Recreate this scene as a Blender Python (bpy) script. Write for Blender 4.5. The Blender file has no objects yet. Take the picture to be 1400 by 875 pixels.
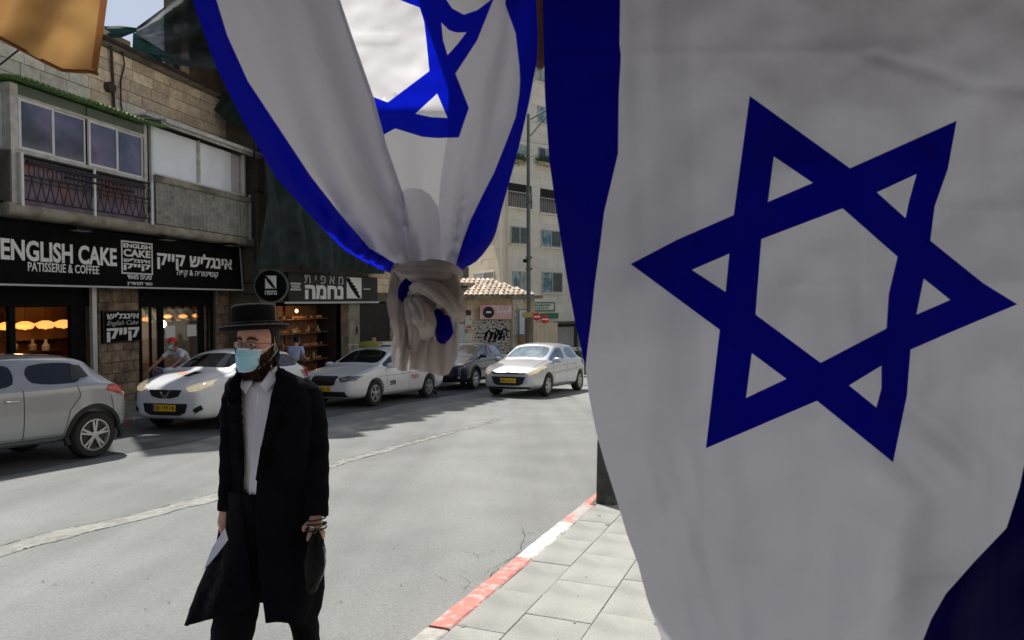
import bpy, bmesh, math, random
from math import sin, cos, pi, radians, tan, atan2, hypot, sqrt
from mathutils import Vector, Matrix, noise
from mathutils.bvhtree import BVHTree
from mathutils.geometry import delaunay_2d_cdt
random.seed(7)
R = random.Random(7)
SC = bpy.context.scene
COL = SC.collection

# ------------------------------------------------------------------ camera, sky, sun, exposure
FPX = 930.0                      # focal length in pixels of the 1400 px wide photograph
PITCH = math.atan(27.5 / FPX)
EYE = Vector((0, 0, 1.7))
cd = bpy.data.cameras.new('camera')
cam = bpy.data.objects.new('camera', cd)
COL.objects.link(cam)
cam.location = EYE
cam.rotation_euler = (pi / 2 - PITCH, 0, 0)
cd.sensor_width = 36
cd.lens = FPX / 1400 * 36
cd.clip_start = 0.05
cd.clip_end = 3000
cd.dof.use_dof = True
cd.dof.focus_distance = 4.5
cd.dof.aperture_fstop = 8
SC.camera = cam

SUN_EL = radians(57)
SUN_AZ = radians(-32)            # measured from +Y towards +X: the sun stands ahead and to the left
w = bpy.data.worlds.new('World')
SC.world = w
w.use_nodes = True
nt = w.node_tree
bg = nt.nodes['Background']
sky = nt.nodes.new('ShaderNodeTexSky')
sky.sky_type = 'NISHITA'
sky.sun_disc = False
sky.sun_elevation = SUN_EL
sky.sun_rotation = SUN_AZ
sky.dust_density = 1.5
sky.air_density = 1.0
hs = nt.nodes.new('ShaderNodeHueSaturation'); hs.inputs['Saturation'].default_value = .75
nt.links.new(sky.outputs[0], hs.inputs['Color']); nt.links.new(hs.outputs[0], bg.inputs[0])
bg.inputs[1].default_value = 0.082
sl = bpy.data.lights.new('sun', 'SUN')
sl.energy = 4.9
sl.angle = radians(0.53)
sl.color = (1.0, 0.955, 0.88)
so = bpy.data.objects.new('sun', sl)
COL.objects.link(so)
sd = Vector((sin(SUN_AZ) * cos(SUN_EL), cos(SUN_AZ) * cos(SUN_EL), sin(SUN_EL)))
so.rotation_euler = sd.to_track_quat('Z', 'Y').to_euler()
so.location = (0, 0, 30)
vs = SC.view_settings
vs.view_transform = 'Standard'
vs.look = 'None'
vs.exposure = 0.3
vs.gamma = 1.0
SC.render.engine = 'CYCLES'

# ------------------------------------------------------------------ measuring
def ray(x, y):
    dx = (x - 700) / FPX; dy = (437.5 - y) / FPX
    return Vector((dx, cos(PITCH) + dy * sin(PITCH), -sin(PITCH) + dy * cos(PITCH)))
def at(x, y, Y):
    d = ray(x, y)
    return EYE + d * (Y / d.y)
SLOPE = 0.06
def gz(Y): return -SLOPE * Y
def ground(x, y, up=0.0):
    d = ray(x, y)
    return EYE + d * ((1.7 - up) / (-d.z - SLOPE * d.y))
class Facade:                    # a vertical plane through (X, Y), running on a compass heading
    def __init__(s, X, Y, deg):
        s.o = Vector((X, Y, 0)); s.h = radians(deg)
        s.u = Vector((sin(s.h), cos(s.h), 0)); s.n = Vector((cos(s.h), -sin(s.h), 0))
        s.rot = pi / 2 - s.h
    def uz(s, x, y, off=0.0):
        d = ray(x, y)
        t = (s.o.dot(s.n) + off - EYE.dot(s.n)) / d.dot(s.n)
        p = EYE + d * t
        return (p - s.o).dot(s.u), p.z
    def w(s, u, off=0.0, z=0.0): return s.o + s.u * u + s.n * off + Vector((0, 0, z))

# ------------------------------------------------------------------ materials
MATS = {}
def mat(name, col, rough=0.7, metal=0.0, var=0.12, vscale=6.0, bump=0.0, bscale=60.0, col2=None, c2scale=1.5, c2cut=(0.45, 0.65),
        rnd=0.0, coat=0.0, spec=0.5, emit=None, estr=0.0, trans=0.0, alpha=1.0, detail=6.0):
    m = bpy.data.materials.new(name); MATS[name] = m
    m.use_nodes = True
    N = m.node_tree.nodes; L = m.node_tree.links
    b = N['Principled BSDF']
    b.inputs['Roughness'].default_value = rough
    b.inputs['Metallic'].default_value = metal
    b.inputs['Coat Weight'].default_value = coat
    b.inputs['Coat Roughness'].default_value = 0.06
    b.inputs['Specular IOR Level'].default_value = spec
    b.inputs['Transmission Weight'].default_value = trans
    b.inputs['Alpha'].default_value = alpha
    tc = N.new('ShaderNodeTexCoord')
    n1 = N.new('ShaderNodeTexNoise'); n1.inputs['Scale'].default_value = vscale; n1.inputs['Detail'].default_value = detail
    L.new(tc.outputs['Object'], n1.inputs['Vector'])
    def c4(c): return (c[0], c[1], c[2], 1)
    mr = N.new('ShaderNodeMapRange'); mr.inputs[1].default_value = .3; mr.inputs[2].default_value = .7
    mr.inputs[3].default_value = 1 - var; mr.inputs[4].default_value = 1 + var
    L.new(n1.outputs['Fac'], mr.inputs[0])
    base = N.new('ShaderNodeRGB'); base.outputs[0].default_value = c4(col)
    src = base.outputs[0]
    if col2 is not None:
        n2 = N.new('ShaderNodeTexNoise'); n2.inputs['Scale'].default_value = c2scale; n2.inputs['Detail'].default_value = 8
        L.new(tc.outputs['Object'], n2.inputs['Vector'])
        m2 = N.new('ShaderNodeMapRange'); m2.inputs[1].default_value = c2cut[0]; m2.inputs[2].default_value = c2cut[1]
        L.new(n2.outputs['Fac'], m2.inputs[0])
        mx = N.new('ShaderNodeMix'); mx.data_type = 'RGBA'
        L.new(m2.outputs[0], mx.inputs[0]); L.new(src, mx.inputs[6]); mx.inputs[7].default_value = c4(col2)
        src = mx.outputs[2]
    val = mr.outputs[0]
    if rnd:
        oi = N.new('ShaderNodeObjectInfo')
        r2 = N.new('ShaderNodeMapRange'); r2.inputs[3].default_value = 1 - rnd; r2.inputs[4].default_value = 1 + rnd
        L.new(oi.outputs['Random'], r2.inputs[0])
        mm = N.new('ShaderNodeMath'); mm.operation = 'MULTIPLY'
        L.new(val, mm.inputs[0]); L.new(r2.outputs[0], mm.inputs[1]); val = mm.outputs[0]
    sc = N.new('ShaderNodeVectorMath'); sc.operation = 'SCALE'
    L.new(src, sc.inputs[0]); L.new(val, sc.inputs[3])
    L.new(sc.outputs[0], b.inputs['Base Color'])
    if bump:
        n3 = N.new('ShaderNodeTexNoise'); n3.inputs['Scale'].default_value = bscale; n3.inputs['Detail'].default_value = 5
        L.new(tc.outputs['Object'], n3.inputs['Vector'])
        bp = N.new('ShaderNodeBump'); bp.inputs['Strength'].default_value = bump; bp.inputs['Distance'].default_value = 0.02
        L.new(n3.outputs['Fac'], bp.inputs['Height']); L.new(bp.outputs[0], b.inputs['Normal'])
    if emit is not None:
        b.inputs['Emission Color'].default_value = c4(emit); b.inputs['Emission Strength'].default_value = estr
    return m

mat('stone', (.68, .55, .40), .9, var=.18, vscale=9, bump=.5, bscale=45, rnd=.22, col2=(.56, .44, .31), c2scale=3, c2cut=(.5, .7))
mat('stone_pale', (.70, .66, .56), .9, var=.15, vscale=6, bump=.35, bscale=40, rnd=.12, col2=(.50, .43, .33), c2scale=2, c2cut=(.55, .75))
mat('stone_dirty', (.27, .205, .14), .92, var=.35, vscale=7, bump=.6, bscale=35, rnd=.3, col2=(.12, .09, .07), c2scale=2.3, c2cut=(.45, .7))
mat('mortar', (.12, .10, .075), .95, var=.25, vscale=8, bump=.4)
mat('concrete', (.30, .27, .22), .92, var=.3, vscale=3, bump=.45, bscale=30, col2=(.12, .10, .08), c2scale=1.8, c2cut=(.48, .7))
mat('concrete_dark', (.12, .11, .095), .92, var=.3, vscale=3, bump=.4, bscale=30)
mat('grey_sheet', (.30, .30, .27), .7, var=.25, vscale=9, col2=(.19, .185, .16), c2scale=2.2)
mat('iron', (.016, .014, .014), .55, metal=.3, var=.3, bump=.2)
mat('rust_iron', (.055, .04, .035), .7, metal=.2, var=.4)
mat('alu', (.62, .63, .62), .35, metal=.25, var=.08)
mat('alu_dirty', (.48, .47, .43), .5, metal=.2, var=.2)
mat('white_frame', (.66, .66, .66), .45, var=.08)
mat('blind', (.84, .88, .95), .6, var=.05, vscale=2)
mat('curtain', (.62, .60, .62), .8, var=.15, vscale=5)
mat('panel_green', (.12, .155, .12), .7, var=.2, vscale=3)
mat('purple_panel', (.20, .15, .22), .6, var=.3, vscale=4, col2=(.30, .13, .12), c2scale=.8, c2cut=(.52, .6))
mat('window_dark', (.05, .065, .12), .08, var=.45, vscale=1.2, spec=.8, col2=(.17, .13, .25), c2scale=1.1, c2cut=(.4, .65))
mat('glass_clear', (.85, .88, .9), .03, var=0, trans=.95, spec=.5)
mat('black_sign', (.007, .007, .008), .75, var=.3, vscale=2, spec=.05)
mat('charcoal_sign', (.032, .034, .032), .6, var=.15, vscale=2, spec=.15)
mat('black', (.006, .006, .007), .7, var=.2, spec=.12)
mat('white_letter', (.78, .78, .78), .5, var=.04)
mat('grey_letter', (.5, .5, .52), .5, var=.04)
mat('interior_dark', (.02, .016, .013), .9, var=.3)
mat('interior_warm', (.30, .15, .06), .85, var=.3, vscale=2)
mat('interior_cream', (.50, .43, .30), .85, var=.12, vscale=2)
mat('wood', (.16, .07, .03), .6, var=.4, vscale=5, bump=.15)
mat('bread', (.42, .20, .07), .8, var=.5, vscale=20, rnd=.4)
mat('bottle_goods', (.30, .26, .17), .5, var=.5, vscale=12, rnd=.5)
mat('green_stripe', (.05, .16, .07), .75, var=.1)
mat('white_stripe', (.7, .7, .65), .8, var=.1)
mat('paper', (.78, .79, .8), .8, var=.05)
mat('green_plastic', (.20, .34, .12), .4, var=.6, vscale=14, trans=.1)
mat('lamp_glow', (.9, .5, .15), .6, var=.0, emit=(1.0, .40, .09), estr=1.15)
mat('bulb_glow', (.9, .7, .4), .6, var=.0, emit=(1.0, .62, .22), estr=5.0)
mat('net', (.014, .028, .026), .85, var=.5, vscale=2.5, bump=.3, bscale=14)
mat('net_teal', (.01, .06, .055), .85, var=.4, vscale=2.5)
mat('tile_roof', (.40, .30, .23), .85, var=.35, vscale=10, rnd=.3, col2=(.6, .5, .38), c2scale=6)
mat('cream_stone', (.82, .76, .64), .88, var=.06, vscale=1.2, rnd=.05, bump=.15)
mat('sunlit_stone', (.72, .60, .42), .88, var=.08, vscale=1.2, rnd=.06, bump=.15)  # the block's stone again, warm sun on the left face put into its colour
mat('pink_sign', (.72, .36, .40), .5, var=.05, col2=(.75, .62, .62), c2scale=1.2, c2cut=(.4, .6))
mat('graffiti', (.55, .54, .50), .7, var=.1, col2=(.03, .03, .035), c2scale=9, c2cut=(.54, .56))
mat('plaster_ochre', (.58, .46, .28), .9, var=.25, vscale=4, bump=.3)
mat('leaf', (.05, .12, .03), .7, var=.4, vscale=9, rnd=.4)
mat('teal_paint', (.02, .16, .15), .5, var=.1)
mat('sign_green', (.02, .17, .10), .5, var=.1)
mat('sign_red', (.60, .02, .015), .4, var=.05)
mat('sign_yellow', (.40, .30, .10), .5, var=.15)
mat('pole_grey', (.11, .135, .13), .55, metal=.3, var=.25, vscale=4)
mat('bin_green', (.03, .042, .036), .55, var=.3, vscale=3)
mat('wire', (.015, .015, .015), .6, var=0)
mat('kerb_grey', (.40, .39, .37), .9, var=.2, vscale=9, bump=.4, bscale=50)
mat('kerb_red', (.52, .20, .17), .8, var=.12, vscale=9, bump=.4, bscale=50, col2=(.42, .36, .34), c2scale=14, c2cut=(.5, .62))
mat('kerb_white', (.66, .66, .64), .8, var=.06, vscale=9, bump=.4, bscale=50, col2=(.42, .42, .40), c2scale=14, c2cut=(.52, .64))
mat('kerb_faded', (.40, .38, .37), .85, var=.15, vscale=9, bump=.4, bscale=50, col2=(.55, .24, .21), c2scale=7, c2cut=(.52, .62))
mat('paver', (.335, .338, .32), .9, var=.08, vscale=7, bump=.45, bscale=60, rnd=.05, col2=(.255, .262, .25), c2scale=3.5, c2cut=(.5, .68))
mat('sand_bed', (.30, .30, .28), .95, var=.2)

# ------------------------------------------------------------------ object helpers
def link(o, parent=None):
    COL.objects.link(o)
    if parent is not None: o.parent = parent
    return o
def tag(o, label=None, cat=None, group=None, kind=None):
    if label: o['label'] = label
    if cat: o['category'] = cat
    if group: o['group'] = group
    if kind: o['kind'] = kind
    return o
def empty(name, loc=(0, 0, 0), rotz=0.0, label=None, cat=None, group=None, parent=None):
    o = bpy.data.objects.new(name, None); o.empty_display_size = .1
    link(o, parent); o.location = loc; o.rotation_euler = (0, 0, rotz)
    return tag(o, label, cat, group)
def on_road(o, X, Y, heading, up=0.0):   # stand a thing on the sloping street, its local x along the heading
    nrm = Vector((0, SLOPE, 1)).normalized()
    fx = Vector((sin(heading), cos(heading), 0)); fx.z = -SLOPE * fx.y; fx.normalize()
    fy = nrm.cross(fx)
    M = Matrix((fx, fy, nrm)).transposed().to_4x4()
    M.translation = Vector((X, Y, gz(Y) + up))
    o.matrix_world = M
    return o
class MB:
    def __init__(s): s.v = []; s.f = []; s.mi = []; s.cur = 0
    def add(s, vs_, fs_):
        k = len(s.v); s.v += [tuple(v) for v in vs_]
        for f in fs_: s.f.append([k + i for i in f]); s.mi.append(s.cur)
        return s
    def box(s, x0, x1, y0, y1, z0, z1):
        return s.add([(x0, y0, z0), (x1, y0, z0), (x1, y1, z0), (x0, y1, z0), (x0, y0, z1), (x1, y0, z1), (x1, y1, z1), (x0, y1, z1)],
                     [(0, 3, 2, 1), (4, 5, 6, 7), (0, 1, 5, 4), (1, 2, 6, 5), (2, 3, 7, 6), (3, 0, 4, 7)])
    def bbox(s, x0, x1, y0, y1, z0, z1, b=.01):   # box with its front (-y) edges chamfered
        return s.add([(x0, y1, z0), (x1, y1, z0), (x1, y1, z1), (x0, y1, z1), (x0, y0 + b, z0), (x1, y0 + b, z0), (x1, y0 + b, z1), (x0, y0 + b, z1),
                      (x0 + b, y0, z0 + b), (x1 - b, y0, z0 + b), (x1 - b, y0, z1 - b), (x0 + b, y0, z1 - b)],
                     [(0, 3, 2, 1)[::-1][::-1], (0, 1, 5, 4), (1, 2, 6, 5), (2, 3, 7, 6), (3, 0, 4, 7), (4, 5, 9, 8), (5, 6, 10, 9), (6, 7, 11, 10), (7, 4, 8, 11), (8, 9, 10, 11)])
    def tube(s, pts, r, n=8, cap=True):
        pts = [Vector(p) for p in pts]; rr = r if isinstance(r, (list, tuple)) else [r] * len(pts)
        k = len(s.v); prev = None
        for i, p in enumerate(pts):
            t = (pts[min(i + 1, len(pts) - 1)] - pts[max(i - 1, 0)]).normalized()
            if prev is None:
                a = Vector((0, 0, 1)) if abs(t.z) < .9 else Vector((1, 0, 0))
                e1 = t.cross(a).normalized()
            else:
                e1 = (prev - t * prev.dot(t)).normalized()
            prev = e1; e2 = t.cross(e1)
            for j in range(n):
                a = 2 * pi * j / n
                s.v.append(tuple(p + (e1 * cos(a) + e2 * sin(a)) * rr[i]))
        for i in range(len(pts) - 1):
            for j in range(n):
                s.f.append([k + i * n + j, k + i * n + (j + 1) % n, k + (i + 1) * n + (j + 1) % n, k + (i + 1) * n + j]); s.mi.append(s.cur)
        if cap:
            s.f.append([k + j for j in range(n)][::-1]); s.mi.append(s.cur)
            s.f.append([k + (len(pts) - 1) * n + j for j in range(n)]); s.mi.append(s.cur)
        return s
    def loft(s, rings, closed=True, caps=True):
        k = len(s.v); n = len(rings[0])
        for r in rings: s.v += [tuple(p) for p in r]
        for i in range(len(rings) - 1):
            for j in range(n if closed else n - 1):
                s.f.append([k + i * n + j, k + i * n + (j + 1) % n, k + (i + 1) * n + (j + 1) % n, k + (i + 1) * n + j]); s.mi.append(s.cur)
        if caps and closed:
            s.f.append([k + j for j in range(n)][::-1]); s.mi.append(s.cur)
            s.f.append([k + (len(rings) - 1) * n + j for j in range(n)]); s.mi.append(s.cur)
        return s
    def lathe(s, prof, c=(0, 0, 0), n=24, axis='z', sx=1, sy=1, caps=True):
        rings = []
        for r, h in prof:
            ring = []
            for j in range(n):
                a = 2 * pi * j / n
                x, y = r * cos(a) * sx, r * sin(a) * sy
                if axis == 'z': p = (c[0] + x, c[1] + y, c[2] + h)
                elif axis == 'y': p = (c[0] + x, c[1] + h, c[2] + y)
                else: p = (c[0] + h, c[1] + x, c[2] + y)
                ring.append(p)
            rings.append(ring)
        return s.loft(rings, caps=caps)
    def prism(s, poly, y0, y1):      # polygon given in (x, z), extruded along y
        n = len(poly)
        vs_ = [(p[0], y0, p[1]) for p in poly] + [(p[0], y1, p[1]) for p in poly]
        return s.add(vs_, [list(range(n)), list(range(n, 2 * n))[::-1]] + [(i, (i + 1) % n, n + (i + 1) % n, n + i)[::-1] for i in range(n)])
    def quad(s, a, b, c, d): return s.add([a, b, c, d], [(0, 1, 2, 3)])
    def mesh(s, name):
        me = bpy.data.meshes.new(name); me.from_pydata(s.v, [], s.f); return me
    def build(s, name, m, parent=None, smooth=False, fix=True, loc=None):
        me = s.mesh(name)
        for x in (m if isinstance(m, (list, tuple)) else [m]): me.materials.append(MATS[x] if isinstance(x, str) else x)
        if isinstance(m, (list, tuple)): me.polygons.foreach_set('material_index', s.mi)
        if fix:
            bm = bmesh.new(); bm.from_mesh(me); bmesh.ops.recalc_face_normals(bm, faces=bm.faces); bm.to_mesh(me); bm.free()
        if smooth: smooth_mesh(me, smooth if not isinstance(smooth, bool) else 40)
        o = bpy.data.objects.new(name, me); link(o, parent)
        if loc is not None: o.location = loc
        return o
def smooth_mesh(me, deg=40):
    me.polygons.foreach_set('use_smooth', [True] * len(me.polygons))
    bm = bmesh.new(); bm.from_mesh(me)
    for e in bm.edges:
        if len(e.link_faces) == 2 and e.calc_face_angle(0) > radians(deg): e.smooth = False
        else: e.smooth = True
    bm.to_mesh(me); bm.free()
def share(o, name, parent, loc=None, rot=None, scale=None):   # another object on the same mesh
    c = bpy.data.objects.new(name, o.data); link(c, parent)
    if loc is not None: c.location = loc
    if rot is not None: c.rotation_euler = rot
    if scale is not None: c.scale = scale
    return c
_tc = {}
def glyphs(body, bold=0.0, shear=0.0, extrude=0.01, spacing=1.0):
    c = bpy.data.curves.new('lettering', 'FONT'); c.body = body; c.extrude = extrude; c.offset = bold; c.shear = shear
    c.space_character = spacing; c.resolution_u = 3
    o = bpy.data.objects.new('lettering', c); COL.objects.link(o)
    bpy.context.view_layer.update()
    dg = bpy.context.evaluated_depsgraph_get()
    me = bpy.data.meshes.new_from_object(o.evaluated_get(dg))
    bpy.data.objects.remove(o); bpy.data.curves.remove(c)
    return me
def text(body, x0, x1, z0, z1, y, m, parent, name='lettering', bold=0.0, shear=0.0, depth=.006, heb=False, spacing=1.0):
    if heb: body = body[::-1]
    me = glyphs(body, bold, shear, .01, spacing)
    xs = [v.co.x for v in me.vertices]; ys = [v.co.y for v in me.vertices]
    ax, bx, ay, by = min(xs), max(xs), min(ys), max(ys)
    for v in me.vertices:
        X = x0 + (v.co.x - ax) / (bx - ax) * (x1 - x0); Z = z0 + (v.co.y - ay) / (by - ay) * (z1 - z0)
        v.co = (X, y - depth * (1 if v.co.z > 0 else 0), Z)
    me.materials.clear(); me.materials.append(MATS[m] if isinstance(m, str) else m)
    o = bpy.data.objects.new(name, me); link(o, parent)
    return o
# ------------------------------------------------------------------ ground, road, kerbs, pavements
def asphalt():
    m = mat('asphalt', (.268, .278, .275), .93, var=.08, vscale=1.3, bump=.7, bscale=110, col2=(.232, .242, .24), c2scale=.35, c2cut=(.40, .62))
    N = m.node_tree.nodes; L = m.node_tree.links; b = N['Principled BSDF']
    tc = N.new('ShaderNodeTexCoord')
    v = N.new('ShaderNodeTexNoise'); v.inputs['Scale'].default_value = 45; v.inputs['Detail'].default_value = 8; v.inputs['Roughness'].default_value = .75
    L.new(tc.outputs['Object'], v.inputs['Vector'])
    mr = N.new('ShaderNodeMapRange'); mr.inputs[1].default_value = .3; mr.inputs[2].default_value = .7; mr.inputs[3].default_value = .78; mr.inputs[4].default_value = 1.18
    L.new(v.outputs['Fac'], mr.inputs[0])
    # sparse dark specks and stains
    s = N.new('ShaderNodeTexNoise'); s.inputs['Scale'].default_value = 9; s.inputs['Detail'].default_value = 6; s.inputs['Roughness'].default_value = .7
    L.new(tc.outputs['Object'], s.inputs['Vector'])
    ms = N.new('ShaderNodeMapRange'); ms.inputs[1].default_value = .66; ms.inputs[2].default_value = .74; ms.inputs[3].default_value = 1; ms.inputs[4].default_value = .62
    L.new(s.outputs['Fac'], ms.inputs[0])
    # long wheel streaks along the street
    mp = N.new('ShaderNodeMapping'); mp.inputs['Rotation'].default_value = (0, 0, radians(22)); mp.inputs['Scale'].default_value = (1.1, .06, 1)
    L.new(tc.outputs['Object'], mp.inputs[0])
    t = N.new('ShaderNodeTexNoise'); t.inputs['Scale'].default_value = 1.0; t.inputs['Detail'].default_value = 5
    L.new(mp.outputs[0], t.inputs['Vector'])
    mt = N.new('ShaderNodeMapRange'); mt.inputs[1].default_value = .35; mt.inputs[2].default_value = .65; mt.inputs[3].default_value = .80; mt.inputs[4].default_value = 1.08
    L.new(t.outputs['Fac'], mt.inputs[0])
    a = N.new('ShaderNodeMath'); a.operation = 'MULTIPLY'; L.new(mr.outputs[0], a.inputs[0]); L.new(ms.outputs[0], a.inputs[1])
    a2 = N.new('ShaderNodeMath'); a2.operation = 'MULTIPLY'; L.new(a.outputs[0], a2.inputs[0]); L.new(mt.outputs[0], a2.inputs[1])
    old = b.inputs['Base Color'].links[0].from_socket
    sc = N.new('ShaderNodeVectorMath'); sc.operation = 'SCALE'; L.new(old, sc.inputs[0]); L.new(a2.outputs[0], sc.inputs[3]); L.new(sc.outputs[0], b.inputs['Base Color'])
asphalt()
mat('far_ground', (.22, .21, .19), .95, var=.15, vscale=.3)
mat('patch', (.325, .325, .305), .95, var=.2, vscale=14, bump=.9, bscale=60, col2=(.265, .27, .255), c2scale=4, c2cut=(.42, .58))
mat('crack', (.10, .10, .095), .95, var=.3)
def sheet(name, poly, z, m, thick=0.0, kind='structure'):   # polygon given in (X, Y), lying on the sloping street plane, z above it
    mb = MB(); n = len(poly)
    top = [(x, y, gz(y) + z) for x, y in poly]
    if thick:
        mb.add(top + [(x, y, zz - thick) for x, y, zz in top], [list(range(n)), list(range(n, 2 * n))[::-1]] + [(i, (i + 1) % n, n + (i + 1) % n, n + i) for i in range(n)])
    else: mb.add(top, [list(range(n))])
    o = mb.build(name, m); tag(o, kind=kind); return o
o = MB().add([(-1500, -300, gz(-300) - .3), (1500, -300, gz(-300) - .3), (1500, 80, gz(80) - .3), (-1500, 80, gz(80) - .3), (1500, 2500, gz(80) - .3), (-1500, 2500, gz(80) - .3)], [(0, 1, 2, 3), (3, 2, 4, 5)]).build('ground', 'far_ground')
tag(o, kind='structure')
RH = radians(22.06)
ku = Vector((sin(RH), cos(RH), 0)); kn = Vector((cos(RH), -sin(RH), 0))       # along and across the near kerb (kn points onto the near pavement)
K0 = Vector((-.46, 3.81, 0))
def kp(s, t): p = K0 + ku * s + kn * t; return (p.x, p.y)
road = sheet('road', [(-16, -8), (2, -8), kp(45, 3), (60, 60), (60, 78), (-60, 78), (-40, 45), (-16, 20)], 0.0, 'asphalt', .25)
# near kerb: one stone after another, painted as in the photograph
kerb = empty('near_kerb', (0, 0, 0)); tag(kerb, kind='structure')
cuts = [(-9, -8, 'kerb_grey'), (-8, -7, 'kerb_grey'), (-7, -6, 'kerb_white'), (-6, -5, 'kerb_red'), (-5, -4, 'kerb_white'), (-4, -3, 'kerb_red'), (-3, -2, 'kerb_white'), (-2, -1, 'kerb_grey'), (-1, -.06, 'kerb_grey'),
        (-.06, 1.26, 'kerb_red'), (1.26, 2.30, 'kerb_white'), (2.30, 3.0, 'kerb_faded'), (3.0, 3.95, 'kerb_red'), (3.95, 4.95, 'kerb_white'), (4.95, 5.95, 'kerb_red')]
for k in range(14): cuts.append((5.95 + k, 6.95 + k, ('kerb_white', 'kerb_red')[k % 2]))
for a, b, m in cuts:
    mb = MB(); g = .008; n = 10; rings = []
    for i in range(n + 1):
        s = a + g + (b - a - 2 * g) * i / n
        j1 = R.uniform(-.006, .006); j2 = R.uniform(-.005, .005); j3 = R.uniform(-.004, .004)
        ring = []
        for t, z in ((0 + j1, -.1), (.0 + j1, .085), (.02 + j1, .104 + j3), (.135 + j2, .106 + j3), (.15 + j2, .098), (.15, -.1)):
            x, y = kp(s, t); ring.append((x, y, gz(y) + z))
        rings.append(ring)
    mb.loft(rings); mb.build('kerb_stone', m, kerb)
# near pavement: sand bed and single pavers
sheet('near_pavement', [kp(-9, .14), kp(26, .14), kp(26, 9), kp(-9, 9)], .085, 'sand_bed', .2)
pave = empty('paving'); tag(pave, kind='structure')
protos = {}
def paver(s0, s1, t0, t1):
    key = (round(s1 - s0, 3), round(t1 - t0, 3))
    L_, W_ = s1 - s0 - .003, t1 - t0 - .003
    if key not in protos:
        b = .003
        vs_ = [(0, 0, -.03), (L_, 0, -.03), (L_, W_, -.03), (0, W_, -.03), (0, 0, -b), (L_, 0, -b), (L_, W_, -b), (0, W_, -b), (b, b, 0), (L_ - b, b, 0), (L_ - b, W_ - b, 0), (b, W_ - b, 0)]
        vs_ = [(x, -y, z) for x, y, z in vs_]
        mb = MB().add(vs_, [(0, 1, 5, 4), (1, 2, 6, 5), (2, 3, 7, 6), (3, 0, 4, 7), (4, 5, 9, 8), (5, 6, 10, 9), (6, 7, 11, 10), (7, 4, 8, 11), (8, 9, 10, 11)])
        o = mb.build('paver', 'paver', pave); protos[key] = o
    else: o = share(protos[key], 'paver', pave)
    x, y = kp(s0 + .0015, t0 + .0015)
    on_road(o, x, y, RH, .108 + R.uniform(-.002, .003))
rows = 0
t = .158; k = 0
widths = [.30, .40, .40, .40, .40, .40, .40]
for wd in widths:
    off = (0, .3, .12, .42, .2, .5, .05)[k]
    s = -3.0 - off
    while s < 6.6:
        paver(s, s + .6, t, t + wd); s += .6
    t += wd; k += 1
# long repaired strip with cracks down the middle of the road
strip = [(0, 748), (90, 724), (190, 702), (300, 674), (380, 655), (450, 634), (520, 615), (600, 594), (650, 582), (690, 571)]
wid = [.28, .26, .25, .24, .22, .20, .17, .15, .12, .06]
pts = [ground(x, y) for x, y in strip]
fine = []
for i in range(len(pts) - 1):
    for q in range(8):
        f = q / 8; fine.append((pts[i].lerp(pts[i + 1], f), wid[i] * (1 - f) + wid[i + 1] * f))
p_first = pts[0] - (pts[1] - pts[0]).normalized() * 3
fine = [(p_first.lerp(pts[0], q / 10), .3) for q in range(10)] + fine
mb = MB(); top = []; bot = []
for i, (p, wd) in enumerate(fine):
    nz = noise.noise(Vector((p.x * 2.3, p.y * 2.3, 0))) * .06
    nz2 = noise.noise(Vector((p.x * 3.1, p.y * 3.1, 5))) * .07
    d = Vector((-.9, .42, 0)).normalized()
    a = p + d * (nz + .02); c = p - d * (wd + nz2)
    top.append((a.x, a.y, gz(a.y) + .004)); bot.append((c.x, c.y, gz(c.y) + .004))
for i in range(len(top) - 1): mb.quad(bot[i], bot[i + 1], top[i + 1], top[i])
tag(mb.build('road_repair', 'patch'), kind='structure')
mb = MB()
def crack(path, w0=.012, gap=.0):
    prev = None
    for i in range(len(path) - 1):
        a, b = Vector(path[i]), Vector(path[i + 1]); d = (b - a)
        if d.length < 1e-4: continue
        nn = Vector((-d.y, d.x, 0)).normalized()
        wa = w0 * (.35 + abs(noise.noise(a * 5)) * 1.6); wb = w0 * (.35 + abs(noise.noise(b * 5)) * 1.6)
        if R.random() < gap: prev = None; continue
        q = [a - nn * wa, b - nn * wb, b + nn * wb, a + nn * wa]
        mb.add([(v.x, v.y, gz(v.y) + .008) for v in q], [(0, 1, 2, 3)])
def rough(path, n, amp):
    out = []
    for i in range(len(path) - 1):
        for q in range(n):
            p = Vector(path[i]).lerp(Vector(path[i + 1]), q / n); out.append(p + Vector((R.uniform(-amp, amp), R.uniform(-amp, amp), 0)))
    out.append(Vector(path[-1])); return out
crack(rough(top, 2, .008), .009, .25); crack(rough(bot, 2, .008), .005, .5)
for sx in (.3, .55, .8):
    q = [(bot[i][0] * (1 - sx) + top[i][0] * sx, bot[i][1] * (1 - sx) + top[i][1] * sx, 0) for i in range(40, len(top))]
    crack(rough(q, 2, .03), .006, .4)
for _ in range(10):        # crazing by the near kerb
    s = R.uniform(.5, 2.4); t = -R.uniform(.02, .42) * (1 - abs(s - 1.5) * .3)
    a = Vector((*kp(s, t), 0)); ang = RH + R.uniform(-.5, .5)
    pth = [a]
    for q in range(R.randint(3, 8)):
        ang += R.uniform(-.5, .5); pth.append(pth[-1] + Vector((sin(ang), cos(ang), 0)) * .05)
    crack(rough(pth, 2, .008), .0022, .3)
pth = [ground(x, y) for x, y in ((668, 790), (690, 770), (712, 752), (716, 735), (714, 722))]
crack(rough(pth, 6, .012), .004, .2)
for _ in range(30):        # small pits and tar spots
    p = ground(R.uniform(20, 560), R.uniform(690, 860)); a = R.uniform(0, 6)
    crack(rough([p, p + Vector((cos(a), sin(a), 0)) * R.uniform(.008, .03)], 2, .004), .004, 0)
tag(mb.build('road_cracks', 'crack', fix=False), kind='structure')
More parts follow.
